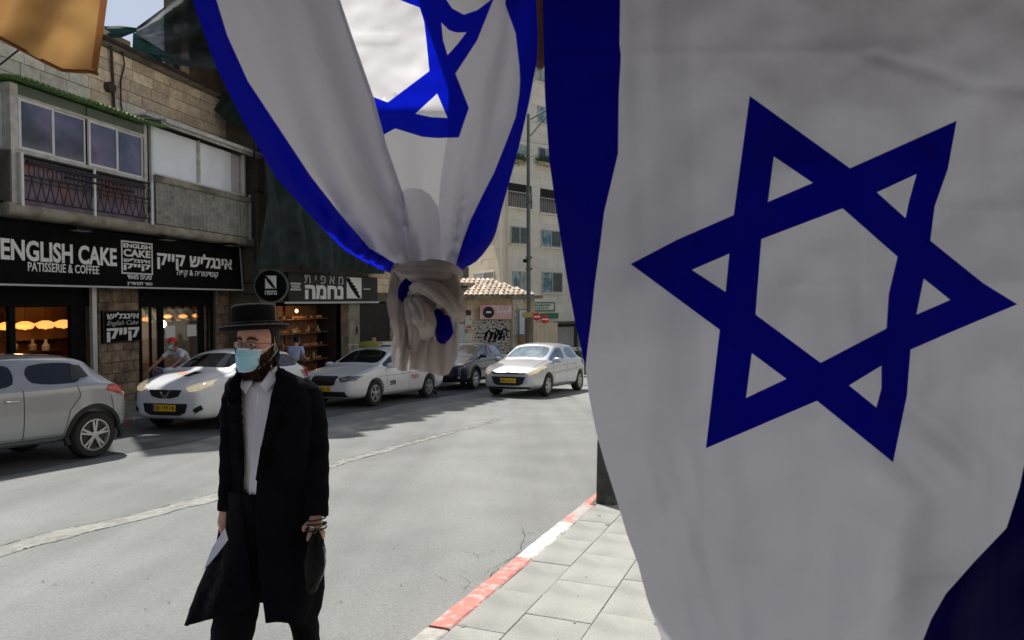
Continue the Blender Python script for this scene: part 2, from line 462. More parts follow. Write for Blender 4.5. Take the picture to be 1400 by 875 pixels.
mat('stain', (.22, .225, .22), .9, var=.25, vscale=12)
mb = MB()                                # trodden gum and oil drips on the pavers
for _ in range(70):
    x_, y_ = kp(R.uniform(-1.5, 6), R.uniform(.2, 2.4)); r_ = R.choice((.006, .009, .012, .02)); n_ = 9
    mb.add([(x_ + r_ * cos(a) * R.uniform(.7, 1.2), y_ + r_ * sin(a) * R.uniform(.7, 1.2), gz(y_) + .1135) for a in [2 * pi * q / n_ for q in range(n_)]], [tuple(range(n_))])
tag(mb.build('pavement_stains', 'stain', fix=False), kind='structure')
# far pavement and far kerb
mat('asphalt_shade', (.10, .105, .115), .93, var=.14, vscale=1.6, bump=.7, bscale=100, col2=(.075, .08, .085), c2scale=.8, c2cut=(.4, .62))  # darker copy of the asphalt, carries painted shade
FH = radians(20)
fu = Vector((sin(FH), cos(FH), 0)); fn = Vector((cos(FH), -sin(FH), 0))
F0 = Vector((-7.7, 13.7, 0))
def fp(s, t): p = F0 + fu * s + fn * t; return (p.x, p.y)
sheet('far_pavement', [fp(-14, -.15), fp(-14, -9), (-16, 30), (-12, 36), fp(21, -4), fp(21, -.15)], .11, 'concrete', .3)
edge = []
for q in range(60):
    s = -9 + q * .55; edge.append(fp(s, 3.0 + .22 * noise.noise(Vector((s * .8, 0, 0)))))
sheet('shade_strip', [fp(-9, .0)] + edge + [fp(20, .0)], .004, 'asphalt_shade')  # dark strip by the far kerb, street shade put into the colour
fk = empty('far_kerb'); tag(fk, kind='structure')
for k in range(34):
    mb = MB(); rings = []
    for s in (-13 + k + .01, -12 + k - .01):
        rings.append([(*fp(s, t), gz(fp(s, t)[1]) + z) for t, z in ((0, -.1), (0, .1), (-.02, .125), (-.15, .125), (-.15, -.1))])
    mb.loft(rings); mb.build('kerb_stone', ('kerb_red', 'kerb_white')[k % 2] if k < 13 else 'kerb_grey', fk)
# ------------------------------------------------------------------ the stone building with the patisserie
class Thing:                    # a thing modelled in the (u, into-the-wall, z) coordinates of a facade
    def __init__(s, F, name, u, y, z, label, cat, group=None):
        s.F = F; s.o = Vector((u, y, z))
        p = F.w(u, -y, z)
        s.e = empty(name, p, F.rot, label, cat, group)
    def part(s, mb, name, m, parent=None, smooth=False, fix=True):
        o = mb.build(name, m, parent or s.e, smooth, fix)
        if parent is None: o.location = -s.o
        return o
    def text(s, *a, **k):
        par = k.pop('parent', None)
        o = text(*a, parent=par or s.e, **k)
        if par is None: o.location = -s.o
        return o
F1 = Facade(-9.3, 16, 12.4)
F2 = Facade(-8, 21.5, 18)

def ashlar(T, name, parts, u0, u1, z0, z1, yf, mats, ch=.27, cl=.46, proud=.02, skip=None, parent=None):
    z = z0; row = 0
    while z < z1 - .05:
        h = min(ch * R.uniform(.9, 1.1), z1 - z)
        if z1 - z - h < .08: h = z1 - z
        u = u0 - R.uniform(0, cl) ; 
        while u < u1 - .03:
            l = cl * R.uniform(.7, 1.35); a, b = max(u, u0), min(u + l, u1)
            u += l
            if b - a < .05: continue
            if skip and skip((a + b) / 2, z + h / 2): continue
            m = mats((a + b) / 2, z + h / 2) if callable(mats) else mats
            mb = MB().bbox(a + .006, b - .006, yf - proud - R.uniform(0, .012), yf + .02, z + .006, z + h - .006, .012)
            T.part(mb, name, m)
        z += h; row += 1

B1 = Thing(F1, 'stone_building', 0, 1.1, -1.4, 'old two storey stone building with an enclosed balcony above the patisserie', 'building')
YW = 1.1       # wall plane
wall = MB()
U0, U1 = -9.0, 6.95
wall.box(U0, U1, YW, YW + .5, 2.6, 8.05)                # upper wall
wall.box(U0, U1, YW, YW + .5, 2.05, 2.6)
wall.box(.56, 1.93, YW, YW + .5, -1.5, 2.05)            # pier between the shops
wall.box(5.12, U1, YW, YW + .5, -1.6, 2.05)             # right pier
wall.box(U0, U0 + 1.2, YW, YW + .5, -.9, 2.05)
wall.box(U0, U0 + .4, YW + .5, 9, -1, 8.05); wall.box(U1 - .4, U1, YW + .5, 9, -1.6, 8.05)
wall.box(U0, U1, 8.9, 9.3, -1.6, 8.05)
B1.part(wall, 'wall', 'mortar')
B1.part(MB().box(U0, U1, YW, 9.2, 8.05, 8.2), 'roof', 'concrete')
def m_up(u, z):
    a = noise.noise(Vector((u * .9, z * 1.6, 3)))
    if u < .3 and z < 7.4: return 'stone_pale'
    if z < 6.86 and 1.3 < u < 5.6: return 'stone_pale'
    return 'stone'
ashlar(B1, 'stone', None, -3.6, 6.9, 6.28, 8.0, YW, m_up, .285, .62)
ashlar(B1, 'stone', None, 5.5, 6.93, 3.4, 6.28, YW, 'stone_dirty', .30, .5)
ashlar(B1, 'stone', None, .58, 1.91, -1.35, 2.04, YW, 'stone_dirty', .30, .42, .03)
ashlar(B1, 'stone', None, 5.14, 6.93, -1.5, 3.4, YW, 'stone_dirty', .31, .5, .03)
# roof edge: stone cornice, iron gutter and the low parapet behind
B1.part(MB().box(U0, U1 + .05, YW - .22, YW + .3, 8.06, 8.16), 'cornice', 'concrete')
g = MB(); n = 7; ring = []
for u in (U0, U1 + .1):
    ring.append([(u, YW - .32 + .085 * cos(pi + pi * j / n) , 8.13 + .085 * sin(pi + pi * j / n)) for j in range(n + 1)] + [(u, YW - .32 + .07 * cos(2 * pi - pi * j / n), 8.13 + .07 * sin(2 * pi - pi * j / n)) for j in range(n + 1)])
g.loft(ring); B1.part(g, 'gutter', 'rust_iron', smooth=True)
B1.part(MB().box(U0, 2.2, YW + .34, YW + .6, 8.2, 8.62), 'parapet', 'stone')
B1.part(MB().box(U0, .70, YW + .02, YW + .32, 8.2, 11.9).box(U0, .78, YW - .1, YW + .4, 11.9, 12.2), 'upper_shade_wall', 'stone')  # thin wall out of view, added to lengthen the building's shadow
B1.part(MB().box(4.4, U1, YW + .25, YW + .5, 8.2, 12.6), 'upper_shade_wall', 'stone_dirty')  # upper wall behind the net, carried up out of view to shade the cars
B1.part(MB().box(1.2, 1.75, YW + .62, YW + .9, 8.2, 8.85), 'parapet_block', 'stone')
# downpipe and cable on the upper wall
B1.part(MB().tube([(1.15, YW - .08, 6.2), (1.12, YW - .08, 7.2), (1.05, YW - .1, 8.1)], .035), 'downpipe', 'rust_iron', smooth=True)
cb = [(1.42 + .07 * sin(q * .6), YW - .07 - .03 * sin(q), 8.05 - q * .135) for q in range(14)]
B1.part(MB().tube(cb, .02, 6), 'cable', 'wire', smooth=True)
B1.part(MB().lathe([(.02, -.12), (.13, -.12), (.13, .05), (.02, .05)], (1.0, YW - .05, 7.02), 14, 'y'), 'vent_pipe', 'rust_iron', smooth=True)

# balcony slab with worn edge
def slab_part(u0, u1):
    mb = MB(); rings = []; nn = int((u1 - u0) / .22)
    for i in range(nn + 1):
        u = u0 + (u1 - u0) * i / nn
        j = noise.noise(Vector((u * 2, 0, 0))) * .03; k = noise.noise(Vector((u * 3, 7, 0))) * .035
        zt = 3.62
        rings.append([(u, YW, zt), (u, .01, zt), (u, -.02 + j * .4, zt - .06), (u, -.01 + j * .5, zt - .17 + k * .4), (u, .06 + j, 3.39 + k * .6), (u, .3, 3.38), (u, YW, 3.42)])
    return mb.loft(rings)
bs = B1.part(slab_part(-2.65, 5.62), 'balcony_slab', 'concrete', smooth=55)
B1.part(slab_part(-9, -3.3), 'balcony_slab', 'concrete', smooth=55)
# ---- left half: glazed enclosure in metal framing
def frame_rect(mb, u0, u1, z0, z1, y, w_=.05, d=.06):
    mb.box(u0, u0 + w_, y, y + d, z0, z1); mb.box(u1 - w_, u1, y, y + d, z0, z1)
    mb.box(u0 + w_, u1 - w_, y + .002, y + d - .002, z0, z0 + w_); mb.box(u0 + w_, u1 - w_, y + .002, y + d - .002, z1 - w_, z1)
    return mb
enc = MB()
enc.box(-2.55, -2.38, .04, .16, 3.62, 6.0); enc.box(1.02, 1.12, .05, .16, 3.62, 6.05)
enc.box(-2.38, 1.02, .05, .14, 4.62, 4.72)
enc.box(-2.38, 1.02, .05, .14, 5.74, 5.80)
B1.part(enc, 'enclosure_frame', 'alu_dirty')
for a, b in ((-2.38, -.70), (-.66, 1.02)):
    B1.part(MB().box(a, b, .08, .12, 5.80, 6.02), 'header_panel', 'panel_green')
for a, b, m1 in ((-2.38, -1.56, 0), (-1.56, -.72, 1), (-.68, .17, 0), (.17, 1.0, 1)):
    wn = B1.part(frame_rect(MB(), a, b, 4.72, 5.74, .03 + .05 * m1, .055 if not m1 else .04, .045), 'window', 'white_frame' if not m1 else 'alu')
    p = MB().box(a + .04, b - .04, .052 + .05 * m1, .06 + .05 * m1, 4.76, 5.70).build('pane', 'window_dark', wn)
# left end of the enclosure (seen from its side)
B1.part(MB().box(-2.54, -2.5, .16, YW, 4.62, 4.72).box(-2.54, -2.5, .16, YW, 5.8, 6.0).box(-2.56, -2.49, .16, .24, 3.62, 5.9), 'side_frame', 'alu_dirty')
wn = B1.part(MB().box(-2.56, -2.52, .24, .3, 4.72, 5.8).box(-2.56, -2.52, .98, 1.04, 4.72, 5.8).box(-2.56, -2.52, .3, .98, 4.72, 4.78).box(-2.56, -2.52, .3, .98, 5.74, 5.8), 'window', 'white_frame')
MB().box(-2.545, -2.535, .3, .98, 4.78, 5.74).build('pane', 'window_dark', wn)
B1.part(MB().box(-2.62, -2.58, .0, YW, 3.66, 4.66), 'side_sheet', 'concrete_dark')
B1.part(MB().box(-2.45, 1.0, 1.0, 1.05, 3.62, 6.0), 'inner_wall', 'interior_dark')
# railing of bent iron bars over coloured panels
B1.part(MB().box(-2.34, 1.1, .10, .13, 3.64, 4.58), 'railing_panel', 'purple_panel')
rail = MB()
for z, d in ((4.60, .02), (4.20, .016), (4.10, .012), (3.72, .016)): rail.box(-2.42, 1.14, -.04, -.04 + d * 2, z - d, z + d)
rail.box(-1.4, -.3, -.13, -.02, 4.30, 4.33).box(-.3, .5, -.12, -.02, 4.28, 4.32)
rail.box(-2.3, .9, -.08, -.03, 4.43, 4.52)
B1.part(rail, 'railing', 'iron')
for px_ in (-2.40, -.62, 1.14): B1.part(MB().box(px_ - .03, px_ + .03, -.06, -.01, 3.58, 4.64), 'railing_post', 'alu')
pr = None
du = .215
for i in range(16):
    u = -2.28 + i * du
    if -.75 < u < -.55: pass
    if pr is None:
        mb = MB()
        mb.tube([(0, 0, 0), (du * .25, 0, .18), (du * .5, 0, .40)], .011, 5); mb.tube([(du, 0, 0), (du * .75, 0, .18), (du * .5, 0, .40)], .011, 5)
        mb.tube([(du * .5, 0, .40), (du * .2, 0, .56), (du * .25, 0, .68), (du * .5, 0, .74), (du * .75, 0, .68), (du * .8, 0, .56), (du * .5, 0, .40)], .010, 5)
        mb.tube([(du * .5, 0, .74), (du * .5, 0, .88)], .010, 5)
        pr = B1.part(mb, 'railing_bar', 'iron'); base_ = Vector((0, -.03, 3.72)) - B1.o; pr.location = base_ + Vector((u, 0, 0))
    else: share(pr, 'railing_bar', B1.e, base_ + Vector((u, 0, 0)))
# ---- right half: roller blinds over a sheeted railing
B1.part(MB().box(1.22, 1.3, .02, .1, 3.62, 6.1), 'enclosure_post', 'alu')
def blind(u0, u1, bend):
    mb = MB(); n = 10
    for i in range(n):
        a = u0 + (u1 - u0) * i / n; b = u0 + (u1 - u0) * (i + 1) / n
        ya = .12 + .01 * sin(i * 1.3 + bend); yb = .12 + .01 * sin((i + 1) * 1.3 + bend)
        mb.add([(a, ya, 4.95), (b, yb, 4.95), (b, yb - .01, 6.1), (a, ya - .01, 6.1), (a, ya + .02, 4.95), (b, yb + .02, 4.95), (b, yb + .01, 6.1), (a, ya + .01, 6.1)], [(0, 1, 2, 3), (7, 6, 5, 4), (0, 4, 5, 1)])
    return mb
B1.part(blind(1.36, 3.05, 0), 'blind', 'blind'); B1.part(blind(3.14, 4.6, 2), 'blind', 'blind')
B1.part(MB().box(3.05, 3.13, .05, .13, 4.93, 6.12), 'enclosure_post', 'alu_dirty')
B1.part(MB().box(4.6, 5.12, .2, .24, 4.92, 6.12), 'curtain', 'curtain')
B1.part(MB().box(5.12, 5.2, .03, .13, 4.86, 6.15).box(1.3, 5.12, .03, .13, 4.84, 4.93), 'enclosure_frame', 'white_frame')
B1.part(MB().box(5.14, 5.19, .13, YW, 4.86, 6.12), 'end_panel', 'alu_dirty')
cs = MB(); rings = []; nn = 216                                      # corrugated sheet on the railing
for i in range(nn + 1):
    u = 1.3 + 4.0 * i / nn; y = -.03 + .06 * abs(sin(i * pi / 9)) + .006 * noise.noise(Vector((i * .3, 0, 0)))
    rings.append([(u, y, 3.64), (u, y, 4.70), (u, y + .01, 4.70), (u, y + .01, 3.64)])
cs.loft(rings); B1.part(cs, 'railing_sheet', 'grey_sheet')
B1.part(MB().box(1.28, 5.34, -.07, .06, 4.70, 4.86), 'sill', 'concrete')
B1.part(MB().box(5.30, 5.36, -.05, .02, 3.56, 4.95), 'railing_post', 'alu')
ov = MB().add([(1.25, -.35, 6.20), (5.5, -.35, 6.20), (5.5, YW, 6.36), (1.25, YW, 6.36), (1.25, -.35, 6.23), (5.5, -.35, 6.23), (5.5, YW, 6.39), (1.25, YW, 6.39)], [(0, 3, 2, 1), (4, 5, 6, 7), (0, 1, 5, 4), (1, 2, 6, 5), (2, 3, 7, 6), (3, 0, 4, 7)])
ov.box(1.25, 5.52, -.40, -.35, 6.14, 6.24); ov.box(1.25, 5.5, -.30, -.26, 6.08, 6.19)
B1.part(ov, 'overhang', 'alu_dirty')
B1.part(MB().box(1.35, 2.5, .25, .6, 6.39, 6.43).box(2.9, 4.3, .2, .5, 6.39, 6.44), 'skylight_strip', 'alu')
# green corrugated awning above the glazed half
gaw = MB(); rings = []; nn = 150
for i in range(nn + 1):
    u = -2.7 + 4.15 * i / nn; dz = .028 * sin(i * 2 * pi / 4.5)
    y0 = -.36 + .03 * noise.noise(Vector((u * 2, 1, 1)))
    rings.append([(u, y0, 6.03 + dz + .03 * noise.noise(Vector((u, 4, 1)))), (u, YW - .02, 6.22 + dz), (u, YW - .02, 6.228 + dz), (u, y0, 6.038 + dz + .03 * noise.noise(Vector((u, 4, 1))))])
gaw.loft(rings); B1.part(gaw, 'corrugated_awning', 'green_plastic')
# neighbouring balcony further left, only its end shows
B1.part(MB().box(-3.35, -3.3, .0, YW, 3.6, 4.7), 'side_sheet', 'concrete_dark')

# ---- shop openings and interiors
ins = MB()
ins.box(-7.8, 3.5, 4.7, 4.8, -1.2, 2.1)
B1.part(ins, 'shop_back_wall', 'wood')
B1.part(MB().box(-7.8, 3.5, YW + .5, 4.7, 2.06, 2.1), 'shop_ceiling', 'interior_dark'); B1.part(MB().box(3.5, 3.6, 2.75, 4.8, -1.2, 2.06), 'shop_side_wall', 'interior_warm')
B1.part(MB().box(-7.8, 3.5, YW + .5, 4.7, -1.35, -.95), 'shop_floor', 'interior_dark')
B1.part(MB().box(-7.8, .47, 1.2, 1.5, 1.55, 2.04), 'fascia', 'black')
for u, wd in ((-5.2, .1), (-3.4, .1), (-1.65, .14), (-.09, .42)): B1.part(MB().box(u, u + wd, 1.2, 1.3, -1.2, 1.56), 'shop_window_frame', 'black')
B1.part(MB().box(.34, .47, 1.0, 1.09, -1.35, 2.02), 'door_post', 'alu')
B1.part(MB().box(-7.8, 5.15, .75, 1.09, 2.05, 2.4), 'lintel', 'black')
# counter, shelves and a worktop inside the first shop
for (u0, u1, y, z0, z1, m) in ((-2.0, 2.2, 3.9, -1.0, -.05, 'wood'), (.2, 2.6, 4.3, .25, .32, 'wood'), (.6, 2.8, 4.3, -.02, .10, 'interior_warm'), (1.2, 2.9, 4.3, .6, 1.5, 'interior_warm')):
    B1.part(MB().box(u0, u1, y, y + .35, z0, z1), 'shelf', m)
for u, z, m in ((-3.1, .05, 'bread'), (-2.9, .1, 'paper'), (-1.2, .35, 'bottle_goods'), (-.8, .32, 'curtain'), (-1.75, .4, 'bottle_goods'), (-2.2, .0, 'bread')):
    B1.part(MB().lathe([(.03, -.1), (.09, -.1), (.10, .03), (.04, .10), (.035, .2), (.01, .2)], (u + 2.6, 3.95, z + .1), 12), 'jar', m, smooth=True)
# second shop: door and windows
s2 = MB()
s2.box(1.95, 6.5, 2.62, 2.7, -1.5, 2.06)
B1.part(s2, 'shop_back_wall', 'interior_cream')
B1.part(MB().box(6.5, 6.55, 1.6, 2.62, -1.5, 2.02), 'shop_side_wall', 'interior_cream')
B1.part(MB().box(1.95, 6.5, 1.6, 2.62, 2.02, 2.06), 'shop_ceiling', 'interior_cream')
B1.part(MB().box(1.95, 6.5, YW - .1, 2.62, -1.6, -1.2), 'shop_floor', 'interior_dark')
B1.part(MB().box(1.95, 5.11, 1.15, 1.25, 1.50, 2.04), 'shop_window_frame', 'black')
for u, wd in ((1.95, .18), (2.45, .04), (2.75, .2), (4.43, .25), (4.85, .04), (4.98, .13)): B1.part(MB().box(u, u + wd, 1.16, 1.24, -1.5, 1.50), 'shop_window_frame', 'black')
for a, b in ((2.14, 2.74), (2.96, 4.42), (4.69, 4.97)):
    B1.part(MB().box(a, b, 1.195, 1.2, -1.4, 1.44), 'shop_glass', 'shop_glass' if 'shop_glass' in MATS else 'glass_clear')
for a in (3.02, 3.93): B1.part(MB().box(a, a + .4, 1.17, 1.18, .62, .96), 'notice', 'paper')
st = MB(); stw = MB()                                              # reflection of a striped awning, built as sheets behind the glass
for i in range(14):
    (st if i % 2 else stw).add([(3.2 + i * .2, 1.9, 1.05), (3.4 + i * .2, 1.9, 1.05), (3.4 + i * .2 + .15, 2.5, 1.6), (3.2 + i * .2 + .15, 2.5, 1.6)], [(0, 1, 2, 3)])
B1.part(st, 'reflected_stripe', 'green_stripe'); B1.part(stw, 'reflected_stripe', 'white_stripe')
B1.part(MB().box(2.8, 5.6, 1.9, 2.3, -1.2, -.1), 'counter', 'interior_warm')

# pendant lamps, each a thing of its own
def lamp(F, x, y, off, wpx, label, group, cordtop):
    u, z = F.uz(x, y, off); p = F.w(u, off, z); sc = wpx / FPX * p.y / 2
    e = empty('pendant_lamp', p, F.rot, label, 'lamp', group)
    mb = MB(); rings = []
    prof = [(.05, .42), (.35, .40), (.72, .22), (.98, .08), (1.06, .02), (.94, -.06), (.80, -.36), (.62, -.52), (.30, -.50), (.16, -.58), (.05, -.64)]
    for r, h in prof: rings.append([(sc * r * (1 + .07 * cos(8 * 2 * pi * j / 32)) * cos(2 * pi * j / 32), sc * r * (1 + .07 * cos(8 * 2 * pi * j / 32)) * sin(2 * pi * j / 32), sc * h) for j in range(32)])
    mb.loft(rings); mb.build('lamp_shade', 'lamp_glow', e, smooth=60)
    MB().tube([(0, 0, sc * .4), (0, 0, cordtop - z)], .008, 5).build('cord', 'wire', e)
    MB().lathe([(.01, 0), (.02, 0), (.02, .02), (.01, .03)], (0, 0, sc * .4)).build('cap', 'iron', e)
for x, y, l in ((10, 445, 'glowing amber lamp shade nearest the left frame edge inside the patisserie'), (34, 444, 'second glowing amber lamp shade from the left inside the patisserie'),
                (62, 443, 'third glowing amber lamp shade from the left in the patisserie window'), (87, 442, 'glowing amber lamp shade nearest the pale door post in the patisserie')):
    lamp(F1, x, y, -3.6, 23, l, 'amber lamps in the patisserie', 2.05)
for x, y, l in ((229, 432, 'small warm lamp left of the middle behind the notices in the glazed shop'), (250, 432, 'small warm lamp in the middle behind the notices in the glazed shop'), (269, 431, 'small warm lamp right of the middle in the glazed shop'), (199, 436, 'small warm lamp in the narrow left window beside the wall sign')):
    lamp(F1, x, y, -1.75, 11, l, 'small lamps in the glazed shop', 2.0)

for off, u, pw in ((-3.0, .2, 14), (-1.6, 3.4, 12)):                 # the light those lamps give
    pl_ = bpy.data.lights.new('lamp_light', 'POINT'); pl_.energy = pw; pl_.color = (1.0, .62, .28); pl_.shadow_soft_size = .12
    lo = bpy.data.objects.new('lamp_light', pl_); COL.objects.link(lo); lo.location = F1.w(u, off, 1.0)
pl_ = bpy.data.lights.new('lamp_light', 'POINT'); pl_.energy = 7; pl_.color = (1.0, .62, .28); pl_.shadow_soft_size = .08
lo = bpy.data.objects.new('lamp_light', pl_); COL.objects.link(lo); lo.location = F2.w(3.0, -.45, 1.15)
# ---- patisserie sign
SG = Thing(F1, 'shop_sign', 1.4, .42, 2.0, 'long black patisserie sign with white English and Hebrew letters under the balcony', 'sign')
a0, a1 = -6.2, 5.55
pl = [(a0, 2.0), (a1 + .03, 2.0), (a1 - .12, 3.34), (a0, 3.30)]
SG.part(MB().prism(pl, .42, .62), 'board', 'black_sign')
SG.part(MB().box(a0, a1 + .04, .405, .42, 1.99, 2.03).prism([(a1 - .01, 2.03), (a1 + .03, 2.03), (a1 - .10, 3.34), (a1 - .14, 3.34)], .405, .42), 'trim', 'grey_letter')
def S(x, y): return F1.uz(x, y, -.42)
def stext(T, S_, body, x0, y0, x1, y1, m, **k):      # fit lettering between two measured corners
    ua, za = S_(x0, y1); ub, zb = S_(x1, y0); uc, zc = S_(x0, y0); ud, zd = S_(x1, y1)
    T.text(body, ua, ub, (za + zd) / 2, (zb + zc) / 2, k.pop('y'), m, **k)
stext(SG, S, 'ENGLISH CAKE', 1, 333, 159, 360, 'white_letter', y=.418, bold=.03)
stext(SG, S, 'PATISSERIE & COFFEE', 38, 361, 135, 373, 'white_letter', y=.418, bold=.012)
stext(SG, S, 'אינגליש קייק', 215, 347, 317, 371, 'white_letter', y=.418, bold=.03, heb=True)
stext(SG, S, 'קונדיטוריה & קפה', 242, 370, 298, 380, 'white_letter', y=.418, bold=.012, heb=True)
ua, za = S(166, 374); ub, zb = S(208, 333)
fm = MB(); frame_rect(fm, ua, ub, za, zb, .41, .035, .008); SG.part(fm, 'logo_frame', 'white_letter')
hh = (zb - za - .12) / 4
rows_ = [('ENGLISH', False, .8), ('CAKE', False, 1.25), ('אינגליש', True, .8), ('קייק', True, 1.15)]
zt = zb - .06
for body, hb, k in rows_:
    SG.text(body, ua + .07, ub - .07, zt - hh * k + .03, zt, .418, 'white_letter', bold=.035, heb=hb); zt -= hh * k
stext(SG, S, 'טעים מאוד', 174, 376, 207, 382, 'white_letter', y=.418, bold=.02, heb=True)
stext(SG, S, 'כשר למהדרין', 174, 385, 208, 391, 'white_letter', y=.418, bold=.02, heb=True)
for x, y in ((92, 313), (213, 326), (300, 334)):
    u, z = S(x, y); fl = Thing(F1, 'floodlight', u, .1, z, {92: 'left small black floodlight', 213: 'middle small black floodlight', 300: 'right small black floodlight'}[x] + ' fixed above the patisserie sign', 'floodlight', 'floodlights above the sign')
    fl.part(MB().box(u - .22, u + .22, -.05, .2, z - .05, z + .02).box(u - .03, u + .03, .1, .4, z, z + .03), 'housing', 'black')
    fl.part(MB().box(u - .19, u + .19, -.02, .17, z - .056, z - .05), 'lens', 'alu_dirty')
# ---- small square sign on the pier
SS = Thing(F1, 'wall_sign', 1.2, 1.0, 1.0, 'square black wall sign with white Hebrew lettering on the stone pier', 'sign')
def S2(x, y): return F1.uz(x, y, -1.0)
ua, za = S2(141, 470); ub, zb = S2(193, 424)
SS.part(MB().box(ua, ub, 1.0, 1.06, za, zb), 'board', 'black_sign')
fm = MB(); frame_rect(fm, ua, ub, za, zb, .985, .03, .012); SS.part(fm, 'trim', 'iron')
stext(SS, S2, 'אינגליש', 146, 427, 190, 436, 'white_letter', y=.998, bold=.03, heb=True)
stext(SS, S2, 'English Cake', 146, 438, 189, 446, 'grey_letter', y=.998, bold=.0, shear=.35)
stext(SS, S2, 'קייק', 146, 448, 190, 467, 'white_letter', y=.998, bold=.04, heb=True)
# air conditioning pipes and cable tangle beside the sign
pc = MB()
for (x0, y0, x1, y1) in ((328, 345, 346, 350), (346, 350, 342, 372), (342, 372, 350, 398), (330, 390, 352, 392)):
    a = F1.uz(x0, y0, -.95); b = F1.uz(x1, y1, -.95); pc.tube([(a[0], .95, a[1]), (b[0], .95, b[1])], .03, 6)
B1.part(pc, 'wall_pipe', 'wire', smooth=True)

# ------------------------------------------------------------------ the netted building with the bakery
B2 = Thing(F2, 'bakery_building', 4, 0, -1.6, 'stone building wrapped in dark green netting above the bakery', 'building')
b = MB()
b.box(0, 9.6, 0, .5, 2.72, 12.7); b.box(0, .8, 0, .5, -1.8, 2.72); b.box(8.7, 9.6, 0, .5, -2.1, 2.72); b.box(.8, 8.7, 0, .5, 1.62, 2.72)
b.box(0, .4, .5, 3.0, -1.8, 12.7); b.box(9.2, 9.6, .5, 9, -2.2, 12.7); b.box(.4, 9.2, 3.6, 4.0, -2.2, 12.7)
B2.part(b, 'wall', 'mortar'); B2.part(MB().box(0, 9.6, 0, 3.4, 12.7, 12.9), 'roof', 'concrete')
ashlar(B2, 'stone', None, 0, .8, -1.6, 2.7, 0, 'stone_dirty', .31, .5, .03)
ashlar(B2, 'stone', None, 6.8, 9.58, 2.0, 4.4, 0, 'stone', .31, .5, .03)
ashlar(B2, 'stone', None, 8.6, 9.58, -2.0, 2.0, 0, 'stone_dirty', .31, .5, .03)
B2.part(MB().box(5.2, 6.03, -.04, .3, -2.0, 1.62), 'pilaster', 'concrete')
B2.part(MB().lathe([(.01, -.03), (.035, -.03), (.035, .0), (.01, 0)], (5.8, -.05, .5), 10, 'y').box(5.76, 5.84, -.05, -.03, .35, .65), 'lock', 'black')
sh = MB(); rings = []
for i in range(81): u = 6.05 + 2.6 * i / 80; rings.append([(u, .05 + .02 * sin(i * 2 * pi / 5), -2.0), (u, .05 + .02 * sin(i * 2 * pi / 5), 1.55), (u, .08, 1.55), (u, .08, -2.0)])
sh.loft(rings); B2.part(sh, 'shutter', 'iron')
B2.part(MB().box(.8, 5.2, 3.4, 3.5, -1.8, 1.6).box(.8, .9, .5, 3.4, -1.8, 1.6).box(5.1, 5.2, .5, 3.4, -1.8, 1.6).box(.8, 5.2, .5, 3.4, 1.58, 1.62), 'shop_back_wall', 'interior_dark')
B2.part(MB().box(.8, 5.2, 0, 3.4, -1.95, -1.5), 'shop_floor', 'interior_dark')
for row in range(5):
    z = -1.1 + row * .52
    for a, b_ in ((1.0, 2.9), (3.0, 5.0)):
        B2.part(MB().box(a, b_, .75, 1.25, z, z + .035), 'shelf', 'wood')
        B2.part(MB().box(a, b_, 1.25, 1.28, z - .02, z + .5), 'shelf_back', 'wood')
        u = a + .05
        while u < b_ - .15:
            k = R.random(); wd = R.uniform(.1, .22); hgt = R.uniform(.08, .3)
            if k < .78:
                m = 'bread' if (row + (a > 2)) % 2 or R.random() < .4 else 'bottle_goods'
                if m == 'bread':
                    mb = MB().lathe([(.01, 0), (.5 * wd, .01), (.55 * wd, .04), (.4 * wd, .09), (.01, .11)], (u + wd / 2, 1.0, z + .035), 10)
                else:
                    mb = MB().lathe([(.01, 0), (.04, 0), (.045, hgt * .7), (.015, hgt * .85), (.015, hgt), (.005, hgt)], (u + .05, 1.0, z + .035), 8); wd = .1
                B2.part(mb, 'loaf' if m == 'bread' else 'bottle', m, smooth=True)
            u += wd + .02
bl = Thing(F2, 'pendant_lamp', 3.2, .9, 1.4, 'small bare glowing bulb above the bakery shelves', 'lamp')
bl.part(MB().lathe([(.005, -.07), (.05, -.03), (.05, .03), (.015, .07)], (3.0, .75, 1.3), 12), 'bulb', 'bulb_glow', smooth=True)
bl.part(MB().tube([(3.0, .75, 1.36), (3.0, .75, 1.6)], .008, 5), 'cord', 'wire')
bl2 = Thing(F2, 'pendant_lamp', 1.6, .9, 1.4, 'small glowing bulb in the left corner of the bakery opening', 'lamp')
bl2.part(MB().lathe([(.005, -.07), (.05, -.03), (.05, .03), (.015, .07)], (1.45, .75, 1.2), 12), 'bulb', 'bulb_glow', smooth=True)
bl2.part(MB().tube([(1.45, .75, 1.26), (1.45, .75, 1.6)], .008, 5), 'cord', 'wire')
# bakery sign
NS = Thing(F2, 'shop_sign', 4, -.2, 1.65, 'dark grey bakery sign with white Hebrew letters and a wheat ear emblem', 'sign')
NS.part(MB().box(1.25, 7.2, -.2, -.02, 1.64, 2.62), 'board', 'charcoal_sign')
NS.part(MB().box(1.0, 7.25, -.24, -.2, 1.57, 1.64), 'trim', 'grey_letter')
def S3(x, y): return F2.uz(x, y, .2)
stext(NS, S3, 'נחמה', 417, 390, 469, 409, 'white_letter', y=-.203, bold=.045, heb=True)
stext(NS, S3, 'מאפית', 416, 377, 469, 388, 'grey_letter', y=-.203, bold=.0, heb=True, spacing=1.6)
for k_, zz in enumerate((0, 1, 2)):
    u0, z0 = S3(397, 397 - k_ * 4 + 0); u1, z1 = S3(411, 394 - k_ * 4)
    NS.part(MB().box(u0 + .05 * (k_ == 1), u1 - .05 * (k_ == 1), -.21, -.2, z0, z0 + .07), 'logo_bar', 'grey_letter')
